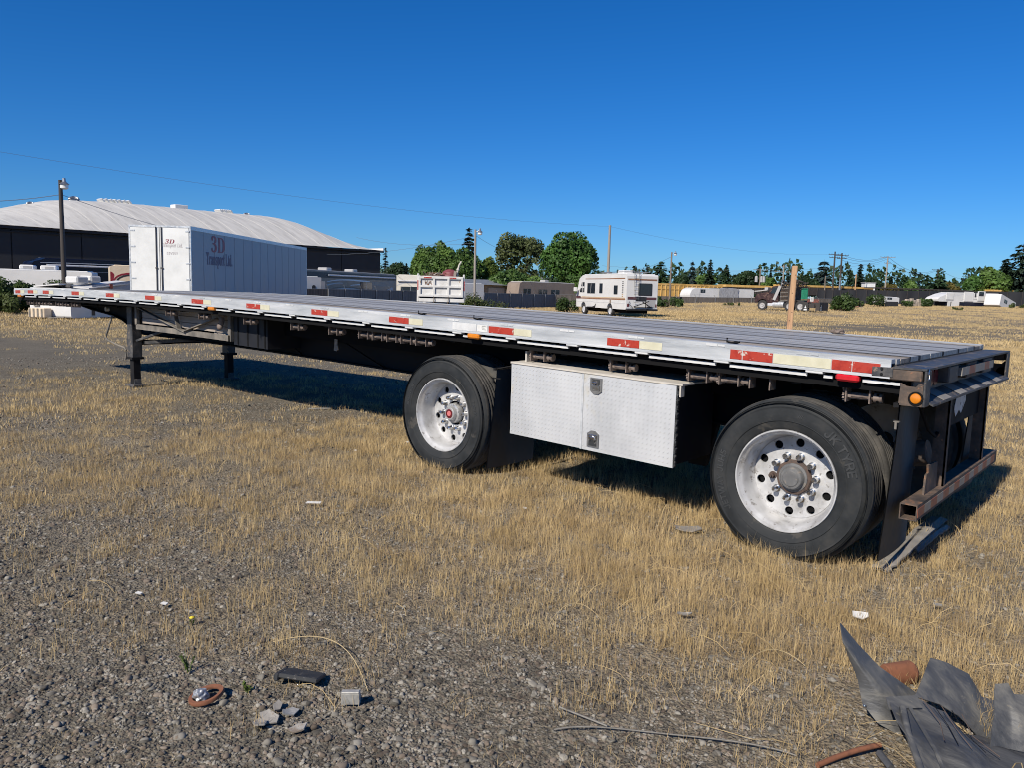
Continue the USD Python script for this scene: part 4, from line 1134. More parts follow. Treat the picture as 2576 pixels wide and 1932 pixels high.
for u, v, s in ((160, 436, .82), (533, 466, .62), (66, 445, .6)):
    best = min(((abs(float(np.dot((at(u, v, d)[:2] - ho), [-hax[1], hax[0]])) - HWID * .42)), d) for d in np.arange(70, 130, .5))
    q = at(u, v, best[1]); lx, ly = float(np.dot(q[:2] - ho, hax)), float(np.dot(q[:2] - ho, [-hax[1], hax[0]]))
    zr_ = float(roof_z(np.array(lx), np.array(ly)))
    zr_ -= .45
    g = group_part(HG, "ventilator")
    put(g, "neck", MB().cyl((lx, ly, zr_ - .3), (lx, ly, zr_ + .25 * s), .34 * s, n=16), "galv", 40)
    n = 24
    hd = MB()
    for k in range(n):
        a = 2 * PI * k / n
        pts = [(lx + r * s * math.cos(a + tw), ly + r * s * math.sin(a + tw), zr_ + (.25 + z) * s) for r, z, tw in ((.36, 0, 0), (.62, .18, .05), (.66, .40, .1), (.52, .64, .15), (.2, .76, .2), (.02, .78, .2))]
        hd.tube(pts, .075 * s, 4)
    put(g, "turbine_head", hd, "galv", 60)
for u0, u1, vv, n in ((218, 290, 436, 7), (472, 500, 459, 6)):
    for k in range(n):
        u = u0 + (u1 - u0) * (k / (n - 1)) * .8
        d = 96.0
        q = at(u, vv + 3 * k / n, d)
        best = min((abs(float(np.dot((at(u, vv, d)[:2] - ho), [-hax[1], hax[0]])) - HWID * .44), d) for d in np.arange(70, 130, .5))
        q = at(u, vv, best[1]); lx, ly = float(np.dot(q[:2] - ho, hax)), float(np.dot(q[:2] - ho, [-hax[1], hax[0]]))
        z0 = float(roof_z(np.array(lx), np.array(ly)))
        put(HG, "roof_fin", MB().box((lx, ly, z0 + .12), (.16, 1.6, .5), R3(0, -.7, 0)), "van_white")
best = min((abs(float(np.dot((at(387, 449, d)[:2] - ho), [-hax[1], hax[0]])) - HWID * .42), d) for d in np.arange(70, 130, .5))
q = at(387, 449, best[1]); lx, ly = float(np.dot(q[:2] - ho, hax)), float(np.dot(q[:2] - ho, [-hax[1], hax[0]]))
put(HG, "roof_hatch", MB().cbox(lx - .8, lx + .8, ly - .7, ly + .7, float(roof_z(np.array(lx), np.array(ly))) - .2, float(roof_z(np.array(lx), np.array(ly))) + .4, .05), "van_white")
put(HG, "vent_pipe", MB().cyl((8.2, -.9, 0), (8.2, -.9, 4.1), .10, n=8).cyl((8.2, -.9, 4.1), (7.7, -.9, 4.25), .09, n=8), "galv", 40)
put(HG, "wall_lamp", MB().cbox(9.6, 11.0, -.3, -.05, 3.25, 3.45, .04), "rv_tan")
put(HG, "awning_brace", MB().rod((HLEN - 17.6, -1.2, 4.0), (HLEN - 15.6, -.2, 5.6), .08).bx(HLEN - 19, HLEN - 15.0, -1.4, -.1, 3.9, 4.0), "galv")

# ---------------------------------------------------------------- coaches and campers
def rounded(L, z0, z1, r=.15, front=None, rake=.5, arches=(), ar=.44):
    pts = [(0, z0), (L, z0), (L, z1), (0, z1)]
    if front == "left":
        pts = [(.06, z0), (L, z0), (L, z1), (rake + .35, z1), (rake * .7, z1 - .25), (rake * .15, z0 + (z1 - z0) * .48), (0, z0 + (z1 - z0) * .3)]
    if front == "right":
        pts = [(0, z0), (L - .06, z0), (L, z0 + (z1 - z0) * .3), (L - rake * .15, z0 + (z1 - z0) * .48), (L - rake * .7, z1 - .25), (L - rake - .35, z1), (0, z1)]
    p = Polygon(pts).buffer(-r).buffer(r, 6)
    for x in arches:
        p = p.difference(Point(x, z0 - .05).buffer(ar, 10))
    return p


def curve_strip(pts, w0, w1, n=14):
    """a tapering swoosh as a polygon in x, z"""
    p = np.asarray(pts, float)
    t = np.linspace(0, 1, len(p)); tt = np.linspace(0, 1, n)
    from scipy.interpolate import CubicSpline
    c = np.stack([CubicSpline(t, p[:, k])(tt) for k in (0, 1)], 1)
    w = (w0 + (w1 - w0) * tt) / 2
    from shapely import union_all
    ds = [Point(*p_).buffer(r_, 5) for p_, r_ in zip(c, w)]
    return union_all([a_.union(b_).convex_hull for a_, b_ in zip(ds[:-1], ds[1:])]).simplify(.004)


def coach(name, label, cat, o, rz, L, W=2.45, z0=.45, z1=3.2, body="rv_white", roof=None, front=None, rake=.5, wheels=(), windows=(), stripes=(), ac=(), awning=None, group=None, tilt=None, glass="dark_glass", r=.15):
    t = thing(name, label, cat, o, rz, group, tilt=tilt)
    pg = rounded(L, z0, z1, r, front, rake, wheels)
    if pg.geom_type != "Polygon":
        pg = max(pg.geoms, key=lambda g: g.area)
    put(t, "body", MB().prism(pg, (0, W, 0), (1, 0, 0), (0, 0, 1), (0, -W, 0)), body, 40)
    put(t, "roof_cap", MB().cbox(.25 if front != "left" else rake + .4, L - (.25 if front != "right" else rake + .4), .08, W - .08, z1 - .02, z1 + .07, .04), roof or body)
    for x0, x1, za, zb in windows:
        w = put(t, "window", MB().prism(Polygon([(x0, za), (x1, za), (x1, zb), (x0, zb)]).buffer(.03, 4), (0, .002, 0), (1, 0, 0), (0, 0, 1), (0, -.02, 0)), "rv_black")
        put(w, "glazing", MB().bx(x0, x1, -.024, -.018, za, zb), glass)
        if x1 - x0 > .7:
            put(w, "mullion", MB().bx((x0 + x1) / 2 - .015, (x0 + x1) / 2 + .015, -.028, -.018, za, zb), "stripe_silver")
    for k, (pts, w0, w1, mt) in enumerate(stripes):
        pl = curve_strip(pts, w0, w1).intersection(pg)
        for q in getattr(pl, "geoms", [pl]):
            if q.area > .001 and q.geom_type == "Polygon":
                put(t, "stripe", MB().prism(q, (0, .001, 0), (1, 0, 0), (0, 0, 1), (0, -.004 - .0015 * k, 0)), mt)
    for x in wheels:
        wl = put(t, "wheel", MB().lathe([(.24, .06), (.26, .03), (.36, .02), (.40, .06), (.40, .26)], (x, 0, .40), 28), "tyre_far", 40)
        put(wl, "hub", MB().lathe([(.0, .06), (.12, .05), (.2, .09), (.25, .05)], (x, 0, .40), 20), "stripe_silver", 40)
    for x in ac:
        put(t, "roof_cooler", MB().cbox(x - .42, x + .42, W * .3, W * .72, z1 + .05, z1 + .36, .07), "rv_white" if body in ("rv_white", "rv_cream") else "rv_grey")
    if awning:
        put(t, "awning_roll", MB().cyl((awning[0], -.10, awning[2]), (awning[1], -.10, awning[2]), .075, n=10).bx(awning[0], awning[0] + .04, -.12, 0, awning[2] - .08, awning[2] + .08).bx(awning[1] - .04, awning[1], -.12, 0, awning[2] - .08, awning[2] + .08), "stripe_silver", 40)
    return t


# old white motorhome standing on the grass
o = np.array([-28.374, 41.299]) + 8.2 * np.array([-.871, .491])
MH = coach("motorhome", "old white motorhome with brown stripes and a ladder on its back", "motorhome", (o[0], o[1], float(ground0(-28.4, 41.3))), -.5135, 8.2, 2.4, .55, 2.95, front="left", rake=.75, wheels=(1.35, 5.75),
           windows=((2.0, 3.25, 1.62, 2.32), (4.05, 4.5, 1.65, 2.3), (6.35, 6.85, 1.60, 2.16)), roof="rv_white",
           stripes=((((.1, 1.22), (4, 1.22), (8.0, 1.24)), .10, .10, "stripe_brown"), (((1.0, 1.32), (4, 1.31), (8.0, 1.33)), .05, .05, "stripe_gold"), (((.06, 1.27), (.35, 1.27), (.75, 1.27)), .22, .2, "stripe_maroon"), (((1.6, 2.66), (4.5, 2.66), (7.9, 2.67)), .05, .07, "stripe_brown"), (((.2, .98), (4, .97), (8, .98)), .02, .02, "stripe_silver")), r=.12)
put(MH, "windscreen", MB().prism([(.62, 1.66), (1.45, 1.66), (1.45, 2.42), (.98, 2.42)], (0, .002, 0), (1, 0, 0), (0, 0, 1), (0, -.014, 0)), "dark_glass")
put(MH, "window_post", MB().bx(1.06, 1.12, -.02, 0, 1.66, 2.42), "rv_white")
put(MH, "sun_visor", MB().cbox(1.14, 1.42, -.03, -.012, 1.98, 2.1, .02).cbox(.82, 1.04, -.03, -.012, 1.98, 2.1, .02), "rv_white")
put(MH, "mirror", MB().cbox(.35, .62, -.42, -.2, 1.70, 2.02, .03).rod((.5, -.2, 1.9), (.7, 0, 1.9), .03), "rv_white")
for k in range(9):
    put(MH, "louvre", MB().bx(7.55, 7.72, -.016, .0, 1.42 + k * .125, 1.47 + k * .125), "rv_black" if k > 1 else "stripe_gold")
put(MH, "side_vent", MB().bx(5.75, 5.95, -.02, 0, .95, 1.28), "rv_taupe")
put(MH, "skirt_damage", MB().prism([(1.95, .55), (3.4, .55), (3.55, .85), (3.3, .68), (2.9, .62), (2.0, .60)], (0, .0, 0), (1, 0, 0), (0, 0, 1), (0, -.03, 0)), "rv_black")
rx = 8.2
rw = put(MH, "rear_window", MB().prism(Polygon([(.95, 1.58), (1.9, 1.58), (1.9, 2.3), (.95, 2.3)]).buffer(.06, 4), (rx, 0, 0), (0, 1, 0), (0, 0, 1), (.02, 0, 0)), "rv_black")
put(rw, "glazing", MB().bx(rx + .018, rx + .024, .95, 1.9, 1.58, 2.3), "dark_glass")
for y0, y1, z0, z1, mt in ((.1, .75, 1.24, 1.42, "stripe_maroon"), (1.55, 2.32, 1.24, 1.42, "stripe_maroon"), (.75, 1.55, 1.14, 1.44, "rv_black"), (.08, 2.32, 2.56, 2.66, "stripe_brown")):
    put(MH, "rear_band", MB().bx(rx, rx + .014, y0, y1, z0, z1), mt)
put(MH, "rear_bumper", MB().cbox(rx - .05, rx + .16, .0, 2.4, .50, .62, .03), "rv_black")
put(MH, "rear_hatch", MB().bx(rx, rx + .012, 1.6, 2.25, .70, 1.2), "rv_grey")
ld = MB()
for y in (.52, .88):
    ld.tube([(rx + .12, y, .75), (rx + .12, y, 2.7), (rx + .10, y, 3.12), (rx - .15, y, 3.22), (rx - .35, y, 3.05)], .018, 6)
for k in range(8):
    ld.cyl((rx + .12, .52, .8 + k * .27), (rx + .12, .88, .8 + k * .27), .014, n=6)
put(MH, "ladder", ld, "hub_grey", 40)
put(MH, "bike_rack", MB().rod((rx + .1, .55, .75), (rx + .3, 1.6, 1.15), .05).rod((rx + .1, 1.9, .7), (rx + .3, 1.1, 1.1), .05).rod((rx + .2, .5, .72), (rx + .2, 2.0, .72), .05).rod((rx + .3, 1.35, .7), (rx + .3, 1.35, 1.2), .05), "black_flat")
put(MH, "gas_hose", MB().tube([(rx + .04, .25, 1.1), (rx + .12, .1, .95), (rx + .12, .35, .8), (rx + .05, .5, .7)], .02, 6), "rv_black")
put(MH, "roof_rack", MB().tube([(3.5, .3, 3.12), (7.6, .3, 3.14)], .02, 5).tube([(3.5, 2.1, 3.12), (7.6, 2.1, 3.14)], .02, 5).tube([(3.5, .3, 3.12), (3.5, 2.1, 3.12)], .02, 5).tube([(7.6, .3, 3.14), (7.6, 2.1, 3.14)], .02, 5), "galv", 40)
put(MH, "roof_cooler", MB().cbox(5.2, 6.1, .8, 1.6, 3.0, 3.28, .06), "rv_white")
put(MH, "tail_lamp", MB().bx(rx, rx + .02, .08, .2, .75, .95).bx(rx, rx + .02, 2.25, 2.35, .75, .95), "lamp_dark_red")
put(MH, "underframe", MB().bx(1.0, 7.6, .4, 2.0, .28, .56), "black_flat")

# coaches behind the fence
def row(name, label, cat, uL, dL, uR, dR, vtop, **kw):
    o, a, L = place(uL, dL, uR, dR)
    ztop = zat((uL + uR) / 2, vtop, (dL + dR) / 2) - o[2]
    return coach(name, label, cat, o, a, L, z1=ztop, **kw), L, ztop


_o, _a, _L = place(645, 69, 856, 85)
X0 = along(_o, _a, 706)
_w0, _w1 = along(_o, _a, 778), along(_o, _a, 803)
t, L, zt_ = row("motorhome", "brown and grey striped motorhome behind the fence, right of the box trailer", "motorhome", 645, 69, 856, 85, 587.5, body="rv_brown", roof="rv_grey", z0=.4, front=None, wheels=(X0 + 2.2,),
    windows=((_w0, _w1, 1.75, 2.6),), ac=(X0 + 1.5, X0 + 6.0), awning=(X0 + .1, _L - .5, 3.12), stripes=())
for k, (pts, w0, w1, mt) in enumerate(((((0, 2.5), (3, 2.75), (7.5, 2.62)), .04, .16, "stripe_silver"), (((0, 2.2), (1.5, 2.4), (2.6, 2.42)), .12, .06, "rv_grey"), (((4.0, 2.25), (6, 2.35), (7.4, 2.3)), .05, .16, "stripe_silver"), (((.0, 1.45), (4, 1.9), (8, 1.55), (12, 1.95)), .05, .42, "rv_grey"),
     (((.0, 1.2), (4, 1.65), (8, 1.4), (12, 1.75)), .04, .16, "rv_white"), (((.2, 1.75), (4, 2.05), (8, 1.75), (11, 1.9)), .03, .06, "rv_black"), (((8.0, 2.5), (10, 2.45), (12, 2.6)), .3, .7, "rv_taupe"), (((0, .85), (4, 1.2), (8, 1.1)), .06, .2, "stripe_silver"))):
    pl = curve_strip([(X0 + x, z) for x, z in pts], w0, w1).intersection(Polygon([(0, .45), (L, .45), (L, zt_ - .3), (0, zt_ - .3)]))
    for q in getattr(pl, "geoms", [pl]):
        if q.geom_type == "Polygon" and q.area > .001:
            put(t, "stripe", MB().prism(q, (0, .001, 0), (1, 0, 0), (0, 0, 1), (0, -.006 - .0015 * k, 0)), mt)
put(t, "upper_band", MB().bx(.1, L - .1, -.02, 0, zt_ - .62, zt_ - .12), "rv_black")
row("motorhome", "cream motorhome with one dark window, left of the white dump truck", "motorhome", 857, 88, 912, 88.6, 594, body="rv_cream", z0=.4, windows=((.45, 2.6, 1.55, 2.25),), awning=(.1, 3.2, 2.9),
    stripes=((((0, 2.4), (1.2, 2.75), (2.6, 2.8)), .12, .05, "stripe_silver"), (((.0, .8), (1.5, 1.05), (3.3, 1.6)), .03, .10, "rv_black"), (((2.4, 2.0), (3.0, 2.1), (3.5, 2.2)), .05, .1, "stripe_brown")))
row("camper_trailer", "small white camper with an oval black window beside the box trailer's nose", "camper", 655, 65.0, 694, 66.2, 597.5, body="rv_white", z0=.4, windows=(), W=2.2, stripes=(), r=.08)
cw = stage.GetPrimAtPath("/World/camper_trailer")
put("/World/camper_trailer", "oval_window", MB().prism(Polygon([(.98, 1.35), (1.0, 1.35), (1.0, 2.0), (.98, 2.0)]).buffer(.16, 8), (0, .001, 0), (1, 0, 0), (0, 0, 1), (0, -.02, 0)), "rv_black")
put("/World/camper_trailer", "grey_end", MB().bx(1.62, 2.06, -.012, 0, .5, 2.5), "rv_grey")
row("motorhome", "taupe motorhome with three square windows behind the fence left of the old motorhome", "motorhome", 1119, 108, 1262, 117, 610, body="rv_taupe", roof="rv_white", z0=.4, front="left", rake=.4,
    windows=((1.0, 2.3, 1.6, 2.45), (3.9, 5.5, 1.75, 2.4), (6.4, 8.0, 1.75, 2.4)), ac=(6.2,), stripes=((((3, 1.35), (7, 1.7), (12, 1.5)), .08, .14, "rv_tan"), (((3, 1.2), (7, 1.45), (12, 1.3)), .06, .1, "stripe_maroon")))
row("cargo_trailer", "plain white cargo trailer just right of the dump truck", "trailer", 1000, 86, 1045, 88, 612, body="rv_white", z0=.9, wheels=(), r=.05)
# left yard
row("motorhome", "glossy navy motorhome with bright roof rails behind the lamp pole", "motorhome", 46, 60, 292, 66, 561, body="rv_navy", roof="rv_navy", z0=.5, front="left", rake=1.3, awning=(1.8, 9.0, 3.15), stripes=((((1.4, 3.33), (4, 3.36), (9, 3.36)), .05, .05, "stripe_silver"), (((1.8, 2.7), (5, 2.72), (9, 2.7)), .02, .03, "stripe_silver")), r=.2)
t, L, zt_ = row("motorhome", "tan motorhome tail with red and black swirls left of the box trailer doors", "motorhome", 239, 51.4, 300, 52.2, 574, body="rv_tan", z0=.5, stripes=())
for k, (pts, w0, w1, mt) in enumerate(((((.0, 2.35), (.25, 1.75), (1.3, 1.3)), .5, .10, "rv_red"), (((1.4, 2.42), (.55, 2.2), (.42, 1.85), (.8, 1.62), (1.5, 1.72)), .10, .14, "rv_black"), (((1.4, 2.5), (.40, 2.28), (.22, 1.85), (.5, 1.6), (1.2, 1.45)), .12, .05, "rv_red"), (((.0, .75), (.7, 1.0), (1.6, 1.4)), .16, .22, "rv_black"))):
    pl = curve_strip(pts, w0, w1).intersection(Polygon([(0.02, .5), (L, .5), (L, zt_), (0.02, zt_)]))
    for q in getattr(pl, "geoms", [pl]):
        if q.geom_type == "Polygon" and q.area > .001:
            put(t, "stripe", MB().prism(q, (0, .001, 0), (1, 0, 0), (0, 0, 1), (0, -.006 - .0015 * k, 0)), mt)
t, L, zt_ = row("camper_trailer", "low white camper roof with two coolers showing above the brambles", "camper", -30, 52, 200, 54, 584, body="rv_white", z0=.3, stripes=(), r=.1, W=2.4)
for x0, w in ((L * .365, .9), (L * .57, 1.0)):
    put(t, "roof_cooler", MB().cbox(x0 - w / 2, x0 + w / 2, .5, 1.3, zt_ + .05, zt_ + .38, .08), "rv_white")
    put(t, "cooler_grille", MB().bx(x0 - .2, x0 + .3, .488, .502, zt_ + .14, zt_ + .30), "rv_grey")

# wrecked motorhome
def fit_angle(uc, ur, W, d, left=True):
    """heading of a vehicle whose near corner and other rear corner are seen at these bearings"""
    N = spot(uc, d)
    best = None
    for a in np.linspace(1.0, 4.0, 1200):
        e = N[:2] + W * np.array([-math.sin(a), math.cos(a)])
        q = np.array([e[0], e[1], N[2]]) - EYE
        if q @ FWD < 1: continue
        u = (PW / 2 + FPX * (q @ RIGHT) / (q @ FWD)) / KD
        if best is None or abs(u - ur) < best[0]:
            best = (abs(u - ur), a)
    return N, best[1]


N, aw = fit_angle(152, 66, 2.25, 36.5)
zw = zat(152, 688, 36.5)
WR = thing("wrecked_motorhome", "wrecked white motorhome slumped on the ground behind the trailer's nose", "motorhome", (N[0], N[1], zw), aw)
ztw = zat(152, 622, 36.5) - zw
put(WR, "body", MB().prism(rounded(6.6, .02, ztw, .12, "right", 1.6, (4.6,), .36), (0, 2.25, 0), (1, 0, 0), (0, 0, 1), (0, -2.25, 0)), "rv_white", 40)
put(WR, "roof_panel", MB().box((2.7, .5, ztw + .20), (3.6, 1.3, .05), R3(.05, -.09, .03)).box((1.2, 1.4, ztw + .06), (2.2, 1.4, .05), R3(-.1, .05, 0)), "rv_white", label="sprung roof panel tilted up")
put(WR, "side_flap", MB().box((3.0, -.10, ztw + .08), (3.4, .05, .50), R3(-.25, -.10, 0)), "rv_grey")
for x, s in ((1.5, 1.0), (2.35, .9)):
    c = put(WR, "roof_cooler", MB().cbox(x - .38 * s, x + .38 * s, .6, 1.3, ztw + .22 + .06 * (x - 1.5), ztw + .56 + .06 * (x - 1.5), .06), "rv_white")
    put(c, "grille", MB().bx(x - .30 * s, x + .25 * s, .585, .602, ztw + .30 + .06 * (x - 1.5), ztw + .48 + .06 * (x - 1.5)), "rv_grey")
put(WR, "tail_light", MB().prism([(0, .0), (.30, -.06), (.42, -.30), (.26, -.26), (.05, -.18)], (-.012, .62, .95), (0, -1, 0), (0, 0, 1), (-.015, 0, 0)), "lamp_red")
put(WR, "tail_lens", MB().prism([(.22, -.05), (.42, -.32), (.52, -.34), (.40, -.10)], (-.012, .62, .95), (0, -1, 0), (0, 0, 1), (-.012, 0, 0)), "rv_grey")
put(WR, "rear_step", MB().cbox(-.5, -.05, 1.0, 1.9, .02, .46, .03), "rv_tan")
for k in range(4):
    put(WR, "step_slat", MB().bx(-.51, -.5, 1.08 + k * .22, 1.18 + k * .22, .04, .44), "rack_iron")
put(WR, "broken_rail", MB().rod((-.3, .1, .08), (-.35, .95, .02), .06).rod((3.9, -.9, .05), (5.2, -.6, .55), .05), "rack_iron")
put(WR, "torn_fitting", MB().box((-.03, 1.5, .88), (.03, .75, .07), R3(.3, 0, 0)).box((-.03, 1.35, .78), (.03, .5, .05), R3(-.4, 0, 0)).box((-.03, 1.85, .6), (.03, .3, .16)), "rack_iron")
put(WR, "wheel", MB().lathe([(.0, .10), (.2, .06), (.30, .02), (.33, .06), (.33, .25)], (4.6, 0, .16), 24), "tyre_far", 40)
put(WR, "fuel_flap", MB().bx(2.1, 2.35, -.008, 0, .78, 1.0), "rv_grey")
put(WR, "dark_slot", MB().bx(1.28, 1.5, -.01, 0, .12, .5).bx(1.25, 1.6, -.012, 0, .62, .68), "rv_black")
put(WR, "side_window", MB().prism([(4.0, ztw - .42), (4.5, ztw - .44), (4.45, ztw - .12), (4.1, ztw - .10)], (0, .002, 0), (1, 0, 0), (0, 0, 1), (0, -.02, 0)), "dark_glass")
put(WR, "loose_sheet", MB().box((.5, 1.0, ztw + .13), (.02, 1.2, .22), R3(0, .6, 0)), "rv_black")
put(WR, "marker_patch", MB().bx(2.35, 2.55, -.17, -.15, ztw + .02, ztw + .24), "beam_red")

# ---------------------------------------------------------------- dump truck full of scrap
o, a, L = place(900.5, 41.2, 1003.5, 41.42)
zb_ = float(ground0(*o[:2]))
DT = thing("dump_truck", "white dump truck seen from behind, its bed heaped with scrap", "truck", (o[0], o[1], zb_), a)
zt_ = zat(950, 596, 41.2) - zb_; zl = zat(950, 641, 41.2) - zb_; zm = zat(950, 652, 41.2) - zb_
put(DT, "bed", MB().bx(.06, L - .06, .08, 4.6, zl + .02, zt_ - .1), "dump_white")
put(DT, "tailgate", MB().bx(.10, L - .10, 0, .08, zl, zt_ - .02), "dump_white")
for z0, z1 in ((zl, zl + .14), ((zl + zt_) / 2 - .05, (zl + zt_) / 2 + .07), (zt_ - .14, zt_)):
    put(DT, "gate_rail", MB().cbox(.08, L - .08, -.09, .0, z0, z1, .015), "dump_white")
for x in (.14, L * .355, L * .655, L - .14):
    put(DT, "gate_post", MB().cbox(x - .06, x + .06, -.085, .0, zl, zt_, .015), "dump_white")
for x in (.0, L - .10):
    put(DT, "corner_post", MB().cbox(x, x + .10, -.02, .3, zm, zt_ + .12, .02), "dump_white")
put(DT, "apron", MB().cbox(.04, L - .04, -.02, .25, zm, zl - .06, .02), "dump_white", label="rust stained white apron under the tailgate")
put(DT, "hinge_gap", MB().bx(.06, L - .06, .0, .1, zl - .07, zl + .0), "black_flat")
for x in (L * .35, L * .65):
    put(DT, "chain", MB().tube([(x, -.06, zl + .15), (x + .02, -.1, zl - .1), (x, -.06, zm - .1)], .02, 5), "rusty_steel")
for x in (.03, L - .05):
    put(DT, "reflector", MB().bx(x - .02, x + .04, -.03, -.02, zl + .35, zl + .85), "tape_red")
put(DT, "reflector", MB().bx(.35, .75, -.095, -.089, zt_ - .11, zt_ - .05).bx(L - .8, L - .45, -.095, -.089, zt_ - .11, zt_ - .05), "tape_red")
for k in range(14):
    put(DT, "scrawl", MB().box((.42 + .05 * (k % 7) + .02 * math.sin(k * 3), -.004, zt_ - .28 - .04 * (k % 5)), (.04, .004, .10), R3(0, k * .9, 0)), "rust_orange" if k % 2 else "rack_iron")
for x in (.45, L - .45):
    put(DT, "wheel", MB().lathe([(.0, -.26), (.25, -.26), (.3, -.28), (.46, -.26), (.5, -.2), (.5, .2), (.46, .26)], (0, 0, 0), 28, "x").__class__().lathe([(.0, -.26), (.25, -.26), (.3, -.28), (.46, -.26), (.5, -.2), (.5, .2), (.46, .26), (.3, .28)], (x, .9, .5), 28, "x"), "tyre_far", 40)
put(DT, "chassis", MB().bx(.8, L - .8, .3, 6.5, .55, zm), "black_flat")
put(DT, "cab", MB().cbox(.2, L - .2, 4.9, 6.8, .7, zt_ + .1, .1), "dump_white")
jr = np.random.default_rng(5)
SC = thing("scrap_heap", "heap of rusty scrap, wire and timber in the dump truck bed", "scrap", (o[0], o[1], zb_ + zt_), a)
P = []
xx, yy = np.meshgrid(np.linspace(.15, L - .15, 26), np.linspace(.15, 4.2, 26), indexing="ij")
hh = .02 + .22 * meshkit.fbm(np.stack([xx * 1.3, yy * 1.3, 0 * xx], -1), 3, 3) * np.clip(np.minimum(xx, L - xx) * 2, 0, 1)
put(SC, "loose_scrap", MB().grid(np.stack([xx, yy, hh - .1], -1)), "junk")
for k in range(60):
    c = np.array([jr.uniform(.3, L - .3), jr.uniform(.2, 2.5), jr.uniform(.05, .2)])
    d = jr.normal(0, 1, 3) * (1, 1, .35); d /= np.linalg.norm(d)
    l = jr.uniform(.15, .5)
    put(SC, "scrap_piece", MB().rod(c - d * l / 2, c + d * l / 2, jr.uniform(.02, .08), jr.uniform(.01, .05)), ("junk", "rusty_steel", "rust_orange", "rack_wood", "box_lid")[k % 5])
put(SC, "red_chair_shell", MB().lathe([(.42, 0), (.44, .03), (.38, .3), (.2, .42), (.02, .45)], (L - .78, .7, -.05), 20, "z"), "junk_maroon", 40)
put(SC, "bent_pipe", MB().tube([(L - .42, .5, -.1), (L - .38, .5, .3), (L - .30, .5, .62), (L - .18, .5, .82)], .045, 8).sphere((L - .36, .5, .38), .08), "box_lid", 40)
put(SC, "timber_block", MB().box((L - .52, .4, .12), (.14, .16, .34), R3(.1, .12, 0)), "rack_wood")

# ---------------------------------------------------------------- low buildings beyond the fence
o, a, L = place(1044, 112, 1119, 116)
zr1, zr2, zw_ = zat(1080, 606, 114) - o[2], zat(1080, 614.5, 114) - o[2], 0
B = thing("shed", "tan walled shed with a grey metal roof beyond the fence", "building", o, a)
put(B, "wall", MB().bx(0, L, 0, 5, -.2, zr2), "wall_tan")
put(B, "garage_door", MB().bx(.9, L - 2.6, -.03, 0, 0, zr2 - .45), "rv_tan")
put(B, "roof", MB().prism([(-.5, zr2 - .05), (5.5, zr2 - .05), (2.5, zr1 + .15)], (-3.2, 0, 0), (0, 1, 0), (0, 0, 1), (L + 3.4, 0, 0)), "metal_roof")
put(B, "corner_board", MB().bx(L - .12, L + .02, -.05, 0, 0, zr2), "hangar_trim")
o, a, L = place(1186, 132, 1330, 138)
B = thing("workshop", "long low workshop roof of grey ribbed metal above the taupe motorhome", "building", o, a)
zr1, zr2 = zat(1258, 601, 135) - o[2], zat(1258, 614, 135) - o[2]
put(B, "wall", MB().bx(0, L, 0, 9, -.2, zr2), "metal_roof")
put(B, "roof", MB().prism([(-.4, zr2), (9.4, zr2), (4.5, zr1)], (0, 0, 0), (0, 1, 0), (0, 0, 1), (L, 0, 0)), "metal_roof")
for k in range(22):
    x = .3 + k * (L - .6) / 21
    put(B, "roof_rib", MB().rod((x, -.4, zr2 + .03), (x, 4.5, zr1 + .03), .07, .06), "metal_roof")
put(B, "roof_unit", MB().cbox(L - 3.4, L - 1.6, 3.5, 5, zr1 - .3, zr1 + .6, .05).cbox(L - 1.2, L - .2, 3.5, 5, zr1 - .3, zr1 + .5, .05), "galv")

# ---------------------------------------------------------------- chain link fence with dark privacy slats
fpts = [(640, 63.5, 622.8), (708, 66, 623.2), (870, 79, 627), (1200, 107, 635.6), (1545, 112, 641.5), (1700, 116, 643.5), (1800, 118, 645)]
FW_ = []
for (u0, d0, v0), (u1, d1, v1) in zip(fpts[:-1], fpts[1:]):
    A_, B_ = at(u0, v0, d0), at(u1, v1, d1)
    n = max(1, int(round(np.hypot(*(B_ - A_)[:2]) / 3.05)))
    for k in range(n):
        FW_.append(A_ + (B_ - A_) * k / n)
FW_.append(B_)
FN = thing("yard_fence", "chain link fence filled with dark privacy slats along the back of the lot", "fence", (FW_[0][0], FW_[0][1], 0))
off = np.array([FW_[0][0], FW_[0][1], 0])
for A_, B_ in zip(FW_[:-1], FW_[1:]):
    A, B2 = A_ - off, B_ - off
    zg = float(ground0(A_[0], A_[1])) - .1
    d = (B2 - A) / np.linalg.norm(B2 - A); nrm = np.array([-d[1], d[0], 0])
    ns = 20
    for side in (1,):
        m = MB()
        for k in range(ns):
            c0, c1 = A + (B2 - A) * (k + .08) / ns, A + (B2 - A) * (k + .92) / ns
            m.add([c0 + [0, 0, zg - A[2]], c1 + [0, 0, zg - B2[2]], c1, c0], [(0, 1, 2, 3)])
        put(FN, "slat_panel", m, "fence_slat", kind="stuff")
    m = MB().add([A + nrm * .05 + [0, 0, zg - A[2]], B2 + nrm * .05 + [0, 0, zg - B2[2]], B2 + nrm * .05 - [0, 0, .02], A + nrm * .05 - [0, 0, .02]], [(0, 1, 2, 3)])
    put(FN, "mesh_backing", m, "screen_black")
    ps_ = put(FN, "post", MB().cyl(A - nrm * .05 + [0, 0, zg - A[2]], A - nrm * .05 + [0, 0, .06], .035, n=8), "fence_pipe", 40)
    put(ps_, "barb_arm", MB().rod(A - nrm * .05, A - nrm * .05 - d * .28 + [0, 0, .34], .04), "fence_pipe")
    put(FN, "top_rail", MB().cyl(A, B2, .022, n=6), "fence_pipe", 40)

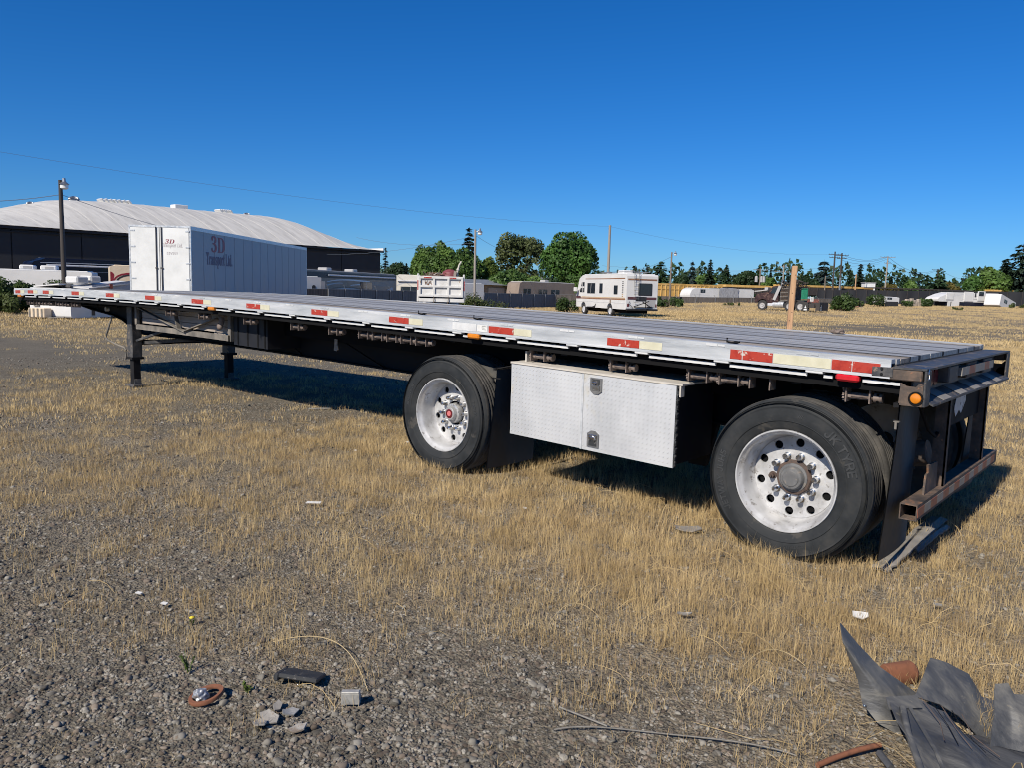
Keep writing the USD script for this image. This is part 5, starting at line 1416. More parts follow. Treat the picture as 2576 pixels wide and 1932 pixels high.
# black screen further right and the railway wagons behind it
SCN = [(1765, 124, 626), (1850, 126, 625.5), (1960, 128, 627), (2080, 131, 628.5), (2240, 134, 630.5), (2330, 136, 632)]
FS = None
for k, ((u0, d0, v0), (u1, d1, v1)) in enumerate(zip(SCN[:-1], SCN[1:])):
    A_, B_ = at(u0, v0, d0), at(u1, v1, d1)
    if FS is None:
        off = np.array([A_[0], A_[1], 0.0])
        FS = thing("screen_wall", "tall black fabric screen along the railway at the right", "fence", off)
    n = 5
    for j in range(n):
        a_, b_ = A_ + (B_ - A_) * j / n - off, A_ + (B_ - A_) * (j + 1) / n - off
        zg = float(ground0(*(a_ + off)[:2])) - .3
        dd = (b_ - a_) / np.linalg.norm(b_ - a_); nn_ = np.array([-dd[1], dd[0], 0])
        P = np.array([[a_ + (b_ - a_) * s + nn_ * .10 * math.sin(s * PI) * math.sin(1 + j) + [0, 0, (zg - a_[2]) * (1 - q)] for s in np.linspace(0.005, .995, 5)] for q in (0, .5, 1)])
        P[:, :, 2] = np.array([[zg + (a_[2] + (b_[2] - a_[2]) * s - zg) * q for s in np.linspace(0.005, .995, 5)] for q in (0, .5, 1)])
        put(FS, "screen_sheet", MB().grid(P), "screen_black", True)
        put(FS, "post", MB().cyl(a_ + nn_ * -.05 - [0, 0, a_[2] - zg], a_ + nn_ * -.05 + [0, 0, .05], .045, n=8), "rail_dark", 40)


def wagon(label, u0, d0, u1, d1, vt, deep, ribs, body):
    o, a, L = place(u0, d0, u1, d1)
    zt = zat((u0 + u1) / 2, vt, (d0 + d1) / 2) - o[2]
    w = thing("railway_wagon", label, "wagon", o, a)
    put(w, "body", MB().bx(0, L, 0, 2.8, 1.0, zt - deep), body)
    put(w, "top_chord", MB().bx(0, L, -.06, 2.86, zt - deep, zt), "rail_yellow")
    for k in range(ribs):
        x = .3 + k * (L - .6) / max(1, ribs - 1)
        put(w, "side_rib", MB().cbox(x - .10, x + .10, -.12, 0, 1.0, zt - deep, .03), "rail_yellow" if body == "rail_yellow" else "rail_dark")
    if body == "rail_yellow":
        put(w, "mid_chord", MB().bx(0, L, -.08, 0, 2.3, 2.45), "rail_yellow")
    for x in (1.5, 3.2, L - 3.2, L - 1.5):
        put(w, "wheel", MB().cyl((x, .5, .5), (x, .65, .5), .46, n=20), "rail_dark", 40)


wagon("yellow ribbed railway wagon directly right of the old motorhome", 1405, 148, 1560, 156, 612.5, .35, 17, "rail_yellow")
wagon("dark railway wagon with a yellow top edge above the tarp covered trailer", 1566, 156, 1672, 160, 615.2, .45, 9, "rail_dark")
wagon("dark railway wagon with a yellow top edge behind the twin poles", 1690, 160, 1885, 170, 616.5, .40, 12, "rail_dark")
wagon("yellow edged railway wagon at the far right beyond the leaning camper", 2136, 172, 2300, 176, 627, .35, 8, "rail_dark")
o, a, L = place(1885, 165, 2140, 175)
w = thing("flat_wagons", "string of low dark flat wagons along the skyline right of the poles", "wagon", o, a)
zt = zat(2010, 623.5, 170) - o[2]
put(w, "deck", MB().bx(0, L, 0, 2.6, zt - .25, zt), "rail_dark")
for k in range(14):
    x = 1 + k * (L - 2) / 13
    put(w, "stanchion", MB().bx(x - .08, x + .08, .2, .4, 0, zt), "rail_dark")

# campers on the right
o, a, L = place(1490, 116, 1628, 121)
t, L, zt_ = row("camper_trailer", "white fifth wheel camper half covered by a grey tarp", "camper", 1490, 117, 1628, 122, 623.5, body="rv_white", z0=.7, front="left", rake=.5, windows=((1.95, 2.75, 1.55, 2.0),), stripes=((((.3, 1.3), (2, 1.25), (3.4, 1.1)), .03, .06, "stripe_silver"),))
tp_ = []
for k in range(9):
    x = L * .44 + L * .30 * k / 8
    for s, (y, z) in enumerate(((2.6, zt_ * .5), (2.55, zt_ + .1), (1.2, zt_ + .16), (-.06, zt_ + .1), (-.12, zt_ * .75), (-.14, zt_ * .5), (-.18, .75))):
        tp_.append((x + .08 * math.sin(k * 2.3 + s), y - .09 * ((k + s) % 2), z + .05 * math.sin(k * 1.7 + s)))
put(t, "tarp", MB().grid(np.array(tp_).reshape(9, 7, 3)), "tarp", 60)
t, L, zt_ = row("camper_trailer", "large white fifth wheel camper with grey swooshes at the right edge of the lot", "camper", 2027, 122, 2161, 126, 632.5, body="rv_white", z0=.75, front="left", rake=2.4, windows=((8.0, 9.1, 1.7, 2.45),),
    stripes=((((.8, 1.1), (3, 1.6), (5.5, 2.0)), .03, .10, "stripe_silver"), (((4.5, .95), (6.5, 1.5), (9.5, 1.9)), .03, .09, "rv_grey"), (((5.5, .9), (7.5, 1.2), (10, 1.45)), .02, .07, "rv_black"), (((5.0, 2.55), (7, 2.6), (9.6, 2.75)), .02, .06, "stripe_silver")))
for x0, x1, z0, z1 in ((1.5, 3.0, 1.05, 2.1), (5.1, 7.0, .85, 2.35), (7.85, 9.4, 1.0, 2.5)):
    put(t, "slide_out", MB().cbox(x0, x1, -.10, 0, z0, z1, .03), "rv_white")
put(t, "slide_window", MB().bx(8.05, 9.05, -.115, -.10, 1.75, 2.4), "dark_glass")
put(t, "door_strip", MB().bx(7.35, 7.6, -.02, 0, 1.55, 2.45), "rv_black")
put(t, "underframe", MB().bx(1.8, L - .2, .1, 2.3, .12, .76), "rv_navy")
put(t, "jack_box", MB().bx(2.0, 2.5, -.02, .4, 0, .8).bx(2.8, 4.3, .0, .5, 0, .75), "rv_white")
o, a, L = place(2160, 122, 2204, 126)
t = coach("camper_trailer", "white camper trailer tipped nose down beside the large fifth wheel", "camper", o, a, 5.4, 2.3, .35, 2.15, tilt=(0, 14), windows=((1.3, 2.3, 1.15, 1.65), ), stripes=((((.3, .9), (2.5, .8), (5, .85)), .03, .05, "stripe_silver"), (((3.3, .6), (3.5, 1.2), (3.6, 2.0)), .03, .03, "rv_grey")))
t, L, zt_ = row("truck_camper", "small white camper shell over a dark tailgate among the bushes", "camper", 1912, 108, 1943, 109, 641.5, body="rv_white", z0=.55, windows=((.45, 1.25, 1.05, 1.28),), r=.12)
put(t, "dark_tailgate", MB().bx(.1, L - .15, -.02, .0, .15, .75), "rv_black")

# ---------------------------------------------------------------- wrecked highway tractor
o, a, L = place(1627, 80, 1771, 75.5)
TK = thing("semi_tractor", "wrecked maroon semi tractor with crushed cab and white wheels", "truck", o, a)
def tk(n, mb, mt, sm=False, lb=None):
    return put(TK, n, mb, mt, sm, lb)
tk("hood", MB().prism(Polygon([(.15, .75), (.1, 1.25), (.3, 1.62), (1.55, 1.85), (1.75, 1.2), (1.75, .75)]).difference(Point(.95, .55).buffer(.58)), (0, 1.9, 0), (1, 0, 0), (0, 0, 1), (0, -1.75, 0)), "truck_maroon", 30)
tk("cab", MB().prism([(1.5, .75), (1.55, 1.8), (1.95, 2.4), (2.55, 2.5), (2.6, .8)], (0, 2.0, 0), (1, 0, 0), (0, 0, 1), (0, -1.9, 0)), "truck_maroon", 30)
tk("door_window", MB().prism([(1.75, 1.72), (2.0, 2.28), (2.45, 2.34), (2.35, 1.68)], (0, .098, 0), (1, 0, 0), (0, 0, 1), (0, -.02, 0)), "dark_glass")
tk("torn_panel", MB().box((2.45, .05, 1.75), (.30, .05, 1.5), R3(0, .38, 0)), "rv_grey")
tk("bonnet_lid", MB().box((.75, .6, 1.95), (1.3, 1.2, .10), R3(0, -.12, 0)).box((1.25, .5, 2.15), (.35, .6, .3)), "rv_grey")
tk("sleeper_stack", MB().bx(2.75, 4.0, .25, 2.2, .9, 2.45), "rail_dark")
for k in range(11):
    tk("stack_fin", MB().bx(2.72, 3.5, .2, .26, 1.0 + k * .13, 1.06 + k * .13), "rack_iron" if k % 3 == 0 else "rusty_steel")
tk("spring_coil", MB().tube([(4.15 + .09 * math.cos(t), .3 + .09 * math.sin(t), 1.0 + t * .0195) for t in np.linspace(0, 24 * PI, 180)], .022, 5), "winch_brown", 60)
jr = np.random.default_rng(9)
for k in range(80):
    c = np.array([jr.uniform(2.4, 4.8), jr.uniform(.2, 2.0), jr.uniform(2.2, 3.0)])
    d = jr.normal(0, 1, 3) * (1, .6, .5); d /= np.linalg.norm(d); l = jr.uniform(.3, 1.0)
    tk("tangled_pipe", MB().tube([c - d * l / 2, c + [0, 0, jr.uniform(-.1, .15)], c + d * l / 2], jr.uniform(.02, .06), 5), ("rail_dark", "black_steel", "rusty_steel")[k % 3])
tk("exhaust", MB().tube([(2.7, .35, 1.0), (2.7, .35, 2.75), (2.8, .35, 2.95), (2.95, .35, 3.05)], .06, 8).tube([(3.9, .35, 1.6), (3.9, .35, 2.85), (4.05, .35, 3.05), (4.2, .35, 3.08)], .06, 8), "galv", 40)
for x, w in ((.95, .28), (3.75, .5), (4.85, .5)):
    g = group_part(TK, "wheel")
    put(g, "tyre", MB().lathe([(.30, .03), (.40, .0), (.49, .02), (.51, .07), (.51, w), (.4, w + .02)], (x, .06, .51), 32), "tyre_far", 40)
    put(g, "rim", MB().lathe([(.0, .10), (.12, .06), (.16, .12), (.27, .10), (.31, .02)], (x, .06, .51), 28), "rv_grey", 40)
tk("fuel_tank", MB().cyl((2.05, .33, .62), (3.15, .33, .62), .31, n=24), "van_trim", 40)
for x in (2.3, 2.85):
    tk("tank_strap", MB().cyl((x - .03, .33, .62), (x + .03, .33, .62), .322, n=24), "rv_grey", 40)
tk("step_box", MB().cbox(1.5, 2.05, .1, .5, .45, .75, .03), "stripe_silver")
tk("chassis_rail", MB().bx(.5, 6.6, .65, .80, .62, .88).bx(.5, 6.6, 1.6, 1.75, .62, .88), "rail_dark")
tk("fifth_wheel", MB().cbox(3.9, 4.9, .7, 1.7, .95, 1.10, .04), "rail_dark")
tk("rear_gear", MB().bx(5.6, 6.2, .2, .5, .4, .8).rod((5.4, .3, .5), (6.6, .4, .9), .1).rod((5.6, .4, 1.0), (6.7, .4, .4), .08).bx(6.3, 6.75, .2, 2.2, .15, .95), "rail_dark")
for x in (5.5, 6.75):
    mf = tk("mud_flap", MB().bx(x, x + .02, .05, .75, .12, .95), "flap_black")
    put(mf, "flap_badge", MB().prism([(0, 0), (.35, 0), (.35, .1), (0, .1)], (x + .022, .2, .18), (0, 1, 0), (0, 0, 1), (.004, 0, 0)).prism([(.06, .2), (.30, .2), (.2, .38), (.18, .55), (.16, .38)], (x + .022, .2, .18), (0, 1, 0), (0, 0, 1), (.004, 0, 0)), "van_white")
tk("flap_badge", MB().bx(5.25, 5.55, -.005, .0, .16, .28).prism([(5.3, .36), (5.52, .36), (5.42, .55), (5.4, .68), (5.38, .55)], (0, 0, 0), (1, 0, 0), (0, 0, 1), (0, -.005, 0)), "van_white")
tk("side_flap", MB().bx(5.1, 5.65, .0, .02, .10, .95), "flap_black")

# stake in the far side pocket of the flatbed
ST = thing("timber_stake", "square cut timber stake standing in the flatbed's far side", "stake", (-1.826, 2.625, 1.18), .45)
st_v = MB().cbox(-.024, .024, -.034, .034, 0, .715, .003)
put(ST, "stake_body", (lambda a: (np.stack([a[0][:, 0] + .02 * a[0][:, 2], a[0][:, 1], a[0][:, 2]], 1), a[1]))(st_v.arrays()), "stake_wood")
for x, y, z in ((.012, -.0345, .63), (-.004, -.0345, .46), (.008, -.0345, .28), (-.008, -.0345, .2)):
    put(ST, "knot", MB().cyl((x + .02 * z, y - .0008, z), (x + .02 * z, y + .002, z), .0045, n=8), "bark")

# ---------------------------------------------------------------- poles and wires
def utility_pole(u, d, vtop, label, r=.13, mt="pole_wood", lamp=None, arms=(), insul=True, lean=0.0):
    p = spot(u, d)
    h = zat(u, vtop, d) - p[2]
    t = thing("utility_pole", label, "pole", p)
    tx = lean * h
    put(t, "shaft", MB().cyl((0, 0, -.2), (tx, 0, h), r, r * .72, n=12), mt, 40)
    sd_ = np.array([RIGHT[0], RIGHT[1], 0]) / np.linalg.norm(RIGHT[:2])
    for za, w, ang in arms:
        ca, sa = math.cos(ang), math.sin(ang)
        dv = np.array([sd_[0] * ca - sd_[1] * sa, sd_[0] * sa + sd_[1] * ca, 0])
        c = np.array([tx, 0, h - za])
        am = put(t, "crossarm", MB().rod(c - dv * w / 2, c + dv * w / 2, .10, .12), mt)
        if insul:
            for k in (-.48, -.25, .25, .48):
                put(am, "insulator", MB().cyl(c + dv * w * k + [0, 0, .05], c + dv * w * k + [0, 0, .24], .05, .03, n=8), "van_dark", 40)
    if lamp:
        c = np.array([tx, 0, h]) + sd_ * lamp
        l = put(t, "lamp_head", MB().lathe([(.02, .32), (.08, .30), (.10, .12), (.24, .0), (.26, -.02)], c + [0, 0, -.2], 20, "z"), "galv", 40)
        put(l, "lamp_bowl", MB().lathe([(.20, -.02), (.20, -.22), (.10, -.28), (.01, -.28)], c + [0, 0, -.2], 20, "z"), "van_white", 40)
        put(l, "lamp_arm", MB().tube([(tx, 0, h - .25), c * .6 + np.array([tx, 0, h]) * .4 - [0, 0, .12], c - [0, 0, .05]], .025, 6), "galv")
    return t, p, h


_, P1, h1 = utility_pole(140, 43, 392, "dark wooden pole with a bell shaped yard lamp left of the box trailer", .14, "pole_dark", lamp=.20)
_, P2, h2 = utility_pole(1025.5, 72, 496, "leaning wooden pole with a small yard lamp right of the dump truck", .13, "pole_grey", lamp=.42, lean=-.012)
_, P3, h3 = utility_pole(1311.5, 98, 487, "tall bare wooden pole behind the old motorhome", .20, "pole_grey")
_, P4, h4 = utility_pole(1446.5, 108, 544, "thin wooden pole with a lamp arm right of the old motorhome", .13, "pole_wood", lamp=.5)
_, P5, h5 = utility_pole(1797, 160, 543, "left pole of the dark pair with crowded crossarms", .20, "pole_dark", arms=((.6, 2.6, .1), (1.2, 2.2, .1)))
_, P6, h6 = utility_pole(1812, 160, 546, "right pole of the dark pair, sheathed white near its foot", .20, "pole_dark", arms=((.5, 2.8, .1), (1.1, 2.0, .1)))
put("/World/utility_pole_005", "white_sheath", MB().cyl((0.02, -.0, 0), (.02, 0, h6 * .48), .215, .20, n=12), "galv", 40)
_, P7, h7 = utility_pole(1910, 185, 553, "single pole with a wide crossarm right of the dark pair", .20, "pole_grey", arms=((.25, 3.6, .1), (1.6, 1.4, .1)), lean=.012)
_, P8, h8 = utility_pole(2021, 235, 580, "distant pole with a crossarm in front of the flat topped cedar", .20, "pole_dark", arms=((.3, 3.6, 0),))
_, P9, h9 = utility_pole(1689, 190, 571, "double armed pole seen just left of the timber stake", .19, "pole_grey", arms=((.5, 2.0, 0), (1.7, 4.2, 0)), insul=False)
_, P10, h10 = utility_pole(1639, 170, 579, "pole carrying grey transformers left of the double armed pole", .17, "pole_wood", arms=((.3, 3.0, 0),), insul=False)
tw_ = "/World/utility_pole_009"
for k, x in enumerate((-.75, .35, .85)):
    c = np.array([RIGHT[0], RIGHT[1], 0]) * x + [0, 0, h10 - 2.2]
    put(tw_, "transformer", MB().cyl(c - [0, 0, .7], c + [0, 0, .5], .32, n=14).cyl(c + [0, 0, .5], c + [0, 0, .6], .2, .1, n=10), "rv_grey", 40)
utility_pole(1780, 150, 595, "short bare post below the blue spruce", .12, "pole_wood")
utility_pole(1846, 150, 591, "short tan post right of the dark pair", .14, "stake_wood")


def cable(label, a, b, sag, r=.02, n=24):
    a, b = np.asarray(a, float), np.asarray(b, float)
    t = np.linspace(0, 1, n)[:, None]
    p = a + (b - a) * t - np.array([0, 0, 1.0]) * sag * 4 * t * (1 - t)
    return tag(put("/World", "overhead_wire", MB().tube(p, r, 5), "wire", 60), label, "wire")


T3 = P3 + [0, 0, h3 - .15]
cable("long overhead wire crossing the sky from upper left to the tall bare pole", at(-160, 300, 50), T3, .9, .010)
cable("overhead wire from the tall bare pole on to the dark pole pair", T3, P5 + [0, 0, h5 - .5], 1.2, .011)
T1 = P1 + [0, 0, h1 - .75]
cable("overhead wire leaving the picture left of the bell lamp pole", at(-120, 434, 40), T1, .15, .018)
cable("overhead wire from the bell lamp pole down to the hangar roof", T1, at(480, 512, 78), .4, .016)
cable("overhead wire running from the hangar to the leaning lamp pole", at(770, 512, 95), at(1024, 524, 72), .5, .014)
cable("second overhead wire rising to the leaning lamp pole from the left", at(700, 548, 95), P2 + [0, 0, h2 - .55], .5, .014)
cable("overhead wire from the leaning lamp pole down to the right", P2 + [0, 0, h2 - .55], at(1110, 545, 110), .3, .014)
cable("overhead wire between the thin lamp pole and the far trees", P4 + [0, 0, h4 - .6], at(1330, 590, 150), .6, .018)
for k, dz in enumerate((0.05, -.35, -1.0)):
    cable(("topmost", "middle", "lowest")[k] + " power line from the dark pole pair to the wide armed pole", P6 + [0, 0, h6 - .4 + dz], P7 + [0, 0, h7 + dz * .6], 1.0, .03)
for k, dz in enumerate((0.0, -.9)):
    cable(("upper", "lower")[k] + " power line sagging from the wide armed pole to the distant pole", P7 + [0, 0, h7 + dz], P8 + [0, 0, h8 + dz * .3], 2.2, .035)
cable("faint power line from the distant pole to the right edge trees", P8 + [0, 0, h8], at(2110, 605, 260), 1.0, .035)
cable("faint long power line behind the railway wagons", at(1300, 573, 190), at(1900, 569, 200), 1.5, .02)

# ---------------------------------------------------------------- trees
def quads(c, n_, u_, su, sv):
    """leaf faces at c with normal n_ and long axis u_"""
    u = u_ - n_ * (u_ * n_).sum(1, keepdims=True); u /= np.linalg.norm(u, axis=1, keepdims=True) + 1e-9
    v = np.cross(n_, u)
    su, sv = su[:, None] / 2, sv[:, None] / 2
    P = np.stack([c - u * su, c - v * sv * .9, c + u * su, c + v * sv], 1)
    k = np.arange(len(c))[:, None] * 4
    return P.reshape(-1, 3), np.vstack([k + [0, 1, 2], k + [0, 2, 3]])


def unit(g, n):
    v = g.normal(0, 1, (n, 3)); return v / np.linalg.norm(v, axis=1, keepdims=True)


def broadleaf(u0, u1, vtop, d, label, leaf, seed, n=2600, size=.45, base=None, group=None, lobes=16, gap=0.0, name="broadleaf_tree", flatness=1.0, zfoot=.18):
    g = np.random.default_rng(seed)
    p = spot((u0 + u1) / 2, d)
    R = np.linalg.norm(at(u1, 640, d) - at(u0, 640, d)) / 2
    Hh = zat((u0 + u1) / 2, vtop, d) - p[2]
    t = thing(name, label, "tree", p, 0, group)
    cz = Hh * (.5 + zfoot / 2); rz = Hh * (.5 - zfoot / 2)
    L = []
    for k in range(lobes):
        q = unit(g, 1)[0]; q[2] = abs(q[2]) * .9 - .35 if k % 3 else q[2]
        rr_ = g.uniform(.26, .46)
        L.append((q * np.array([R, R, rz]) * (1 - rr_) * g.uniform(.8, 1.08) + [0, 0, cz], rr_ * min(R, rz) * g.uniform(1.0, 1.3)))
    L.append((np.array([0, 0, cz * .9]), .84 * min(R, rz)))
    n = int(n * 1.7); size = size * 1.12
    w = np.array([r ** 2 for _, r in L]); w /= w.sum()
    ch = g.choice(len(L), n, p=w)
    C, Rr = np.array([c for c, _ in L])[ch], np.array([r for _, r in L])[ch]
    dirs = unit(g, n)
    dirs[:, 2] = np.where(g.uniform(size=n) < .35, abs(dirs[:, 2]), dirs[:, 2])
    pos = C + dirs * (Rr * (.72 + .36 * g.uniform(size=n) ** .6))[:, None] * np.array([1, 1, min(1.7, max(1, rz / R))])
    if gap:
        keep = meshkit.noise(pos / (R * .22), seed) > gap * np.exp(-((pos[:, 2] - Hh * .55) / (Hh * .22)) ** 2)
        pos, dirs = pos[keep], dirs[keep]
    pos[:, 2] = np.maximum(pos[:, 2], .1)
    nn2 = dirs * .8 + unit(g, len(pos)) * .75; nn2 /= np.linalg.norm(nn2, axis=1, keepdims=True)
    s = size * g.uniform(.55, 1.35, len(pos))
    put(t, "crown", quads(pos, nn2, unit(g, len(pos)), s, s * .7), leaf)
    tr = MB().cyl((0, 0, -.2), (0, 0, Hh * .4), R * .07 + .06, R * .045 + .03, n=9)
    for k in range(7):
        c = L[k % len(L)][0]
        tr.tube([(0, 0, Hh * .22 + .02 * k * Hh), c * .5 + np.array([0, 0, Hh * .12]), c], np.array([.04, .026, .01]) * R + .02, 5)
    put(t, "trunk", tr, "bark", 60)
    return t


def conifer(u, wpx, vtop, d, label, leaf, seed, n=1500, droop=.25, name="conifer", layers=16, power=.85, size=.5, group=None, bare=.04, tall=1.0):
    g = np.random.default_rng(seed)
    n = int(n * 2.3); size = size * 1.15
    p = spot(u, d)
    R = np.linalg.norm(at(u + wpx / 2, 640, d) - at(u - wpx / 2, 640, d)) / 2
    Hh = zat(u, vtop, d) - p[2]
    t = thing(name, label, "tree", p, 0, group)
    lev = g.integers(0, layers, n)
    wl = 1 - g.uniform(size=n) ** 1.0 * 0
    h = np.clip((lev + g.uniform(-.22, .22, n)) / layers, 0, 1)
    keep = g.uniform(size=n) < (1.08 - h) ** .8
    lev, h = lev[keep], h[keep]; n = len(h)
    lr = g.uniform(.72, 1.12, layers)[lev]
    nb = 9
    br = g.integers(0, nb, n)
    bo = g.uniform(0, 2 * PI, (layers, nb)); bl = g.uniform(.65, 1.1, (layers, nb))
    ang = bo[lev, br] + g.normal(0, .18, n)
    rm = R * (1 - h) ** power * lr * bl[lev, br] + .04 * R
    f = g.uniform(0, 1, n) ** .55
    rad_ = rm * f
    z = Hh * (bare + (1 - bare) * h) - droop * rad_ + g.normal(0, .02 * Hh / layers * 4, n)
    pos = np.stack([rad_ * np.cos(ang), rad_ * np.sin(ang), np.maximum(z, .1)], 1)
    out = np.stack([np.cos(ang), np.sin(ang), np.full(n, -droop * 1.2)], 1)
    nn2 = np.stack([np.cos(ang) * .3, np.sin(ang) * .3, np.ones(n)], 1) + unit(g, n) * .6
    nn2 /= np.linalg.norm(nn2, axis=1, keepdims=True)
    s = size * g.uniform(.6, 1.3, n) * (1.1 - .55 * h)
    put(t, "crown", quads(pos, nn2, out + unit(g, n) * .25, s * 1.5, s * .62), leaf)
    tip = MB().cyl((0, 0, -.2), (0, 0, Hh * .97), R * .05 + .05, .02, n=7)
    put(t, "trunk", tip, "bark", 60)
    return t


broadleaf(1064, 1182, 492, 140, "broad round topped olive green tree, the left of the two biggest trees", "leaf_olive", 1, 8200, .42, lobes=22, gap=.62)
broadleaf(1168, 1294, 497, 134, "dense bright green maple, the right of the two biggest trees", "leaf_maple", 2, 9500, .45, lobes=24)
broadleaf(884, 956, 528, 128, "feathery green tree behind the dump truck's left side", "leaf_mid", 3, 5200, .42, lobes=30)
broadleaf(926, 992, 521, 126, "taller feathery green tree behind the dump truck's right side", "leaf_mid", 4, 5000, .42, lobes=28)
broadleaf(972, 1048, 534, 122, "rounded green tree under the tall conifer", "leaf_mid", 5, 3600, .40, lobes=24)
broadleaf(1030, 1078, 540, 124, "lighter green tree right of the leaning lamp pole", "leaf_light", 6, 2600, .38, lobes=10)
broadleaf(1062, 1150, 575, 118, "low spreading dark tree in front of the olive tree", "leaf_mid", 7, 3400, .38, lobes=12)
broadleaf(1278, 1312, 582, 126, "small light green tree at the maple's right foot", "leaf_mid", 8, 900, .36, lobes=7)
conifer(1010.5, 56, 487, 142, "tall ragged conifer standing behind the leaning lamp pole", "needle_dark", 9, 2600, droop=.30, layers=17, power=.72, size=.75)
conifer(832, 24, 531, 150, "slim dark conifer peeping past the hangar's right corner", "needle_blue", 10, 900, layers=20, power=.55)
broadleaf(826, 884, 558, 140, "dark bushy tree right of the hangar", "leaf_dark", 11, 2400, .42, lobes=10)
conifer(877, 30, 566, 136, "small pointed conifer right of the hangar", "needle_dark", 12, 900, layers=20)
Z3 = lambda x: (1600 + x / 2.2664) / KD
Y3 = lambda y: (560 + y / 2.2664) / KD
for k, (x, y, w, kind, leaf, lb) in enumerate((
    (-60, 300, 60, "b", "leaf_mid", "small leafy tree right of the tall bare pole"), (-30, 275, 30, "c", "needle_dark", "narrow conifer above the old motorhome roof"), (8, 258, 44, "c", "needle_blue", "spiky conifer over the back of the old motorhome"), (58, 240, 46, "c", "needle_dark", "slender conifer left of the broad one by the lamp pole"),
    (135, 212, 128, "c", "needle_mid", "broad bluish conifer left of the thin lamp pole"), (255, 285, 70, "b", "leaf_dark", "low dark tree right of the thin lamp pole"), (311, 205, 72, "c", "needle_blue", "open branched conifer above the yellow wagon"), (372, 280, 190, "b", "leaf_mid", "wide leafy thicket above the yellow wagon"),
    (416, 202, 62, "c", "needle_dark", "dense pointed conifer above the yellow wagon's right end"), (505, 232, 88, "c", "needle_mid", "spreading conifer right of the dense pointed one"), (628, 268, 130, "b", "leaf_dark", "rounded dark tree left of the transformer pole"), (696, 254, 40, "c", "needle_mid", "thin conifer behind the transformer pole"),
    (758, 265, 46, "c", "needle_dark", "thin conifer right of the transformer pole"), (735, 300, 130, "b", "leaf_mid", "leafy mass behind the double armed pole"), (862, 285, 60, "c", "needle_dark", "dark conifer hidden behind the timber stake"), (965, 300, 120, "b", "leaf_dark", "dark leafy tree right of the timber stake"),
    (1058, 200, 112, "c", "needle_blue", "blue spruce with wide open branches"), (1018, 334, 70, "b", "leaf_light", "bright green shrubby tree under the blue spruce"), (1150, 310, 34, "c", "needle_dark", "narrow conifer between the spruce and the dark poles"), (1212, 268, 60, "c", "needle_mid", "pointed conifer right of the dark pole pair"),
    (1268, 228, 84, "c", "needle_dark", "tall dark twin topped conifer"), (1340, 308, 80, "b", "leaf_dark", "dark rounded tree right of the twin topped conifer"), (1392, 325, 44, "c", "needle_dark", "little conifer left of the wide armed pole"), (1446, 304, 50, "c", "needle_dark", "dark triangular conifer right of the wide armed pole"),
    (1520, 288, 90, "c", "needle_mid", "loose green conifer beyond the black screen"), (1560, 330, 70, "b", "leaf_mid", "leafy tree beside the loose green conifer"), (1604, 320, 36, "c", "needle_blue", "small grey conifer left of the flat topped cedar"), (1652, 284, 80, "c", "needle_mid", "conifer just left of the flat topped cedar"),
    (1722, 288, 120, "c", "needle_mid", "flat topped cedar behind the distant pole"), (1770, 342, 130, "b", "leaf_gold", "yellowing shrubby tree below the cedar"), (1440, 345, 90, "b", "leaf_gold", "yellow green shrubs below the triangular conifer"), (1918, 288, 84, "b", "leaf_maple", "rounded green tree left of the right hand grove"),
    (1940, 340, 100, "b", "leaf_light", "light green tree at the foot of the right hand grove"), (2030, 250, 130, "b", "leaf_mid", "full green tree beside the big dark conifer"), (2180, 108, 240, "c", "needle_dark", "huge dark conifer at the right edge"), (2090, 200, 120, "c", "needle_dark", "dark conifer shoulder left of the huge one"))):
    u, v, wd = Z3(x), Y3(y), w / 2.2664 / KD * 1.25
    d = 205 + 13 * ((k * 7) % 5)
    if x > 1880: d = 175
    if kind == "c":
        conifer(u, wd, v, d, lb, leaf, 40 + k, 2600 if w > 100 else 1000, droop=.12 if "cedar" in lb else .25, layers=8 if "cedar" in lb or "open branch" in lb or "spruce" in lb else 16, power=.55 if w > 110 else .8, size=.95 if w > 60 else .75)
    else:
        broadleaf(u - wd / 2, u + wd / 2, v, d, lb, leaf, 40 + k, 1900 if w > 100 else 1000, .75, lobes=11)
for k, (u0, u1, v, dd, lf) in enumerate(((992, 1052, 590, 119, "leaf_dark"), (1045, 1105, 583, 116, "leaf_mid"), (1128, 1180, 588, 116, "leaf_mid"), (1160, 1222, 592, 118, "leaf_dark"), (1215, 1270, 590, 117, "leaf_mid"), (888, 950, 566, 118, "leaf_mid"))):
    broadleaf(u0, u1, v, dd, ("dark undergrowth left of the leaning lamp pole", "leafy undergrowth right of the leaning lamp pole", "undergrowth between the olive tree and the maple", "dark undergrowth at the maple's left foot", "leafy undergrowth below the maple", "dark undergrowth behind the dump truck's bed")[k], lf, 90 + k, 1200, .4, lobes=9, name="undergrowth_tree", zfoot=.02)
# far belt of trees that reads as one mass
g = np.random.default_rng(77)
cs, ns_ = [], []
for k in range(9500):
    u = g.uniform(770, 2260); d = g.uniform(285, 330)
    q = spot(u, d); hmax = 4.5 + 6.5 * float(meshkit.noise(np.array([u / 26.0, 0, 0]), 4)) + 5 * float(meshkit.noise(np.array([u / 9.0, 3, 0]), 5))
    cs.append(q + [0, 0, hmax * g.uniform(0.02, 1) ** .75])
cs = np.array(cs); nv = unit(g, len(cs)) + [0, 0, .5]; nv /= np.linalg.norm(nv, axis=1, keepdims=True)
s = g.uniform(.9, 2.0, len(cs))
tag(put("/World", "tree_belt", quads(cs, nv, unit(g, len(cs)), s, s * .8), "leaf_dark"), "far off belt of dark trees along the horizon", "trees", kind="stuff")


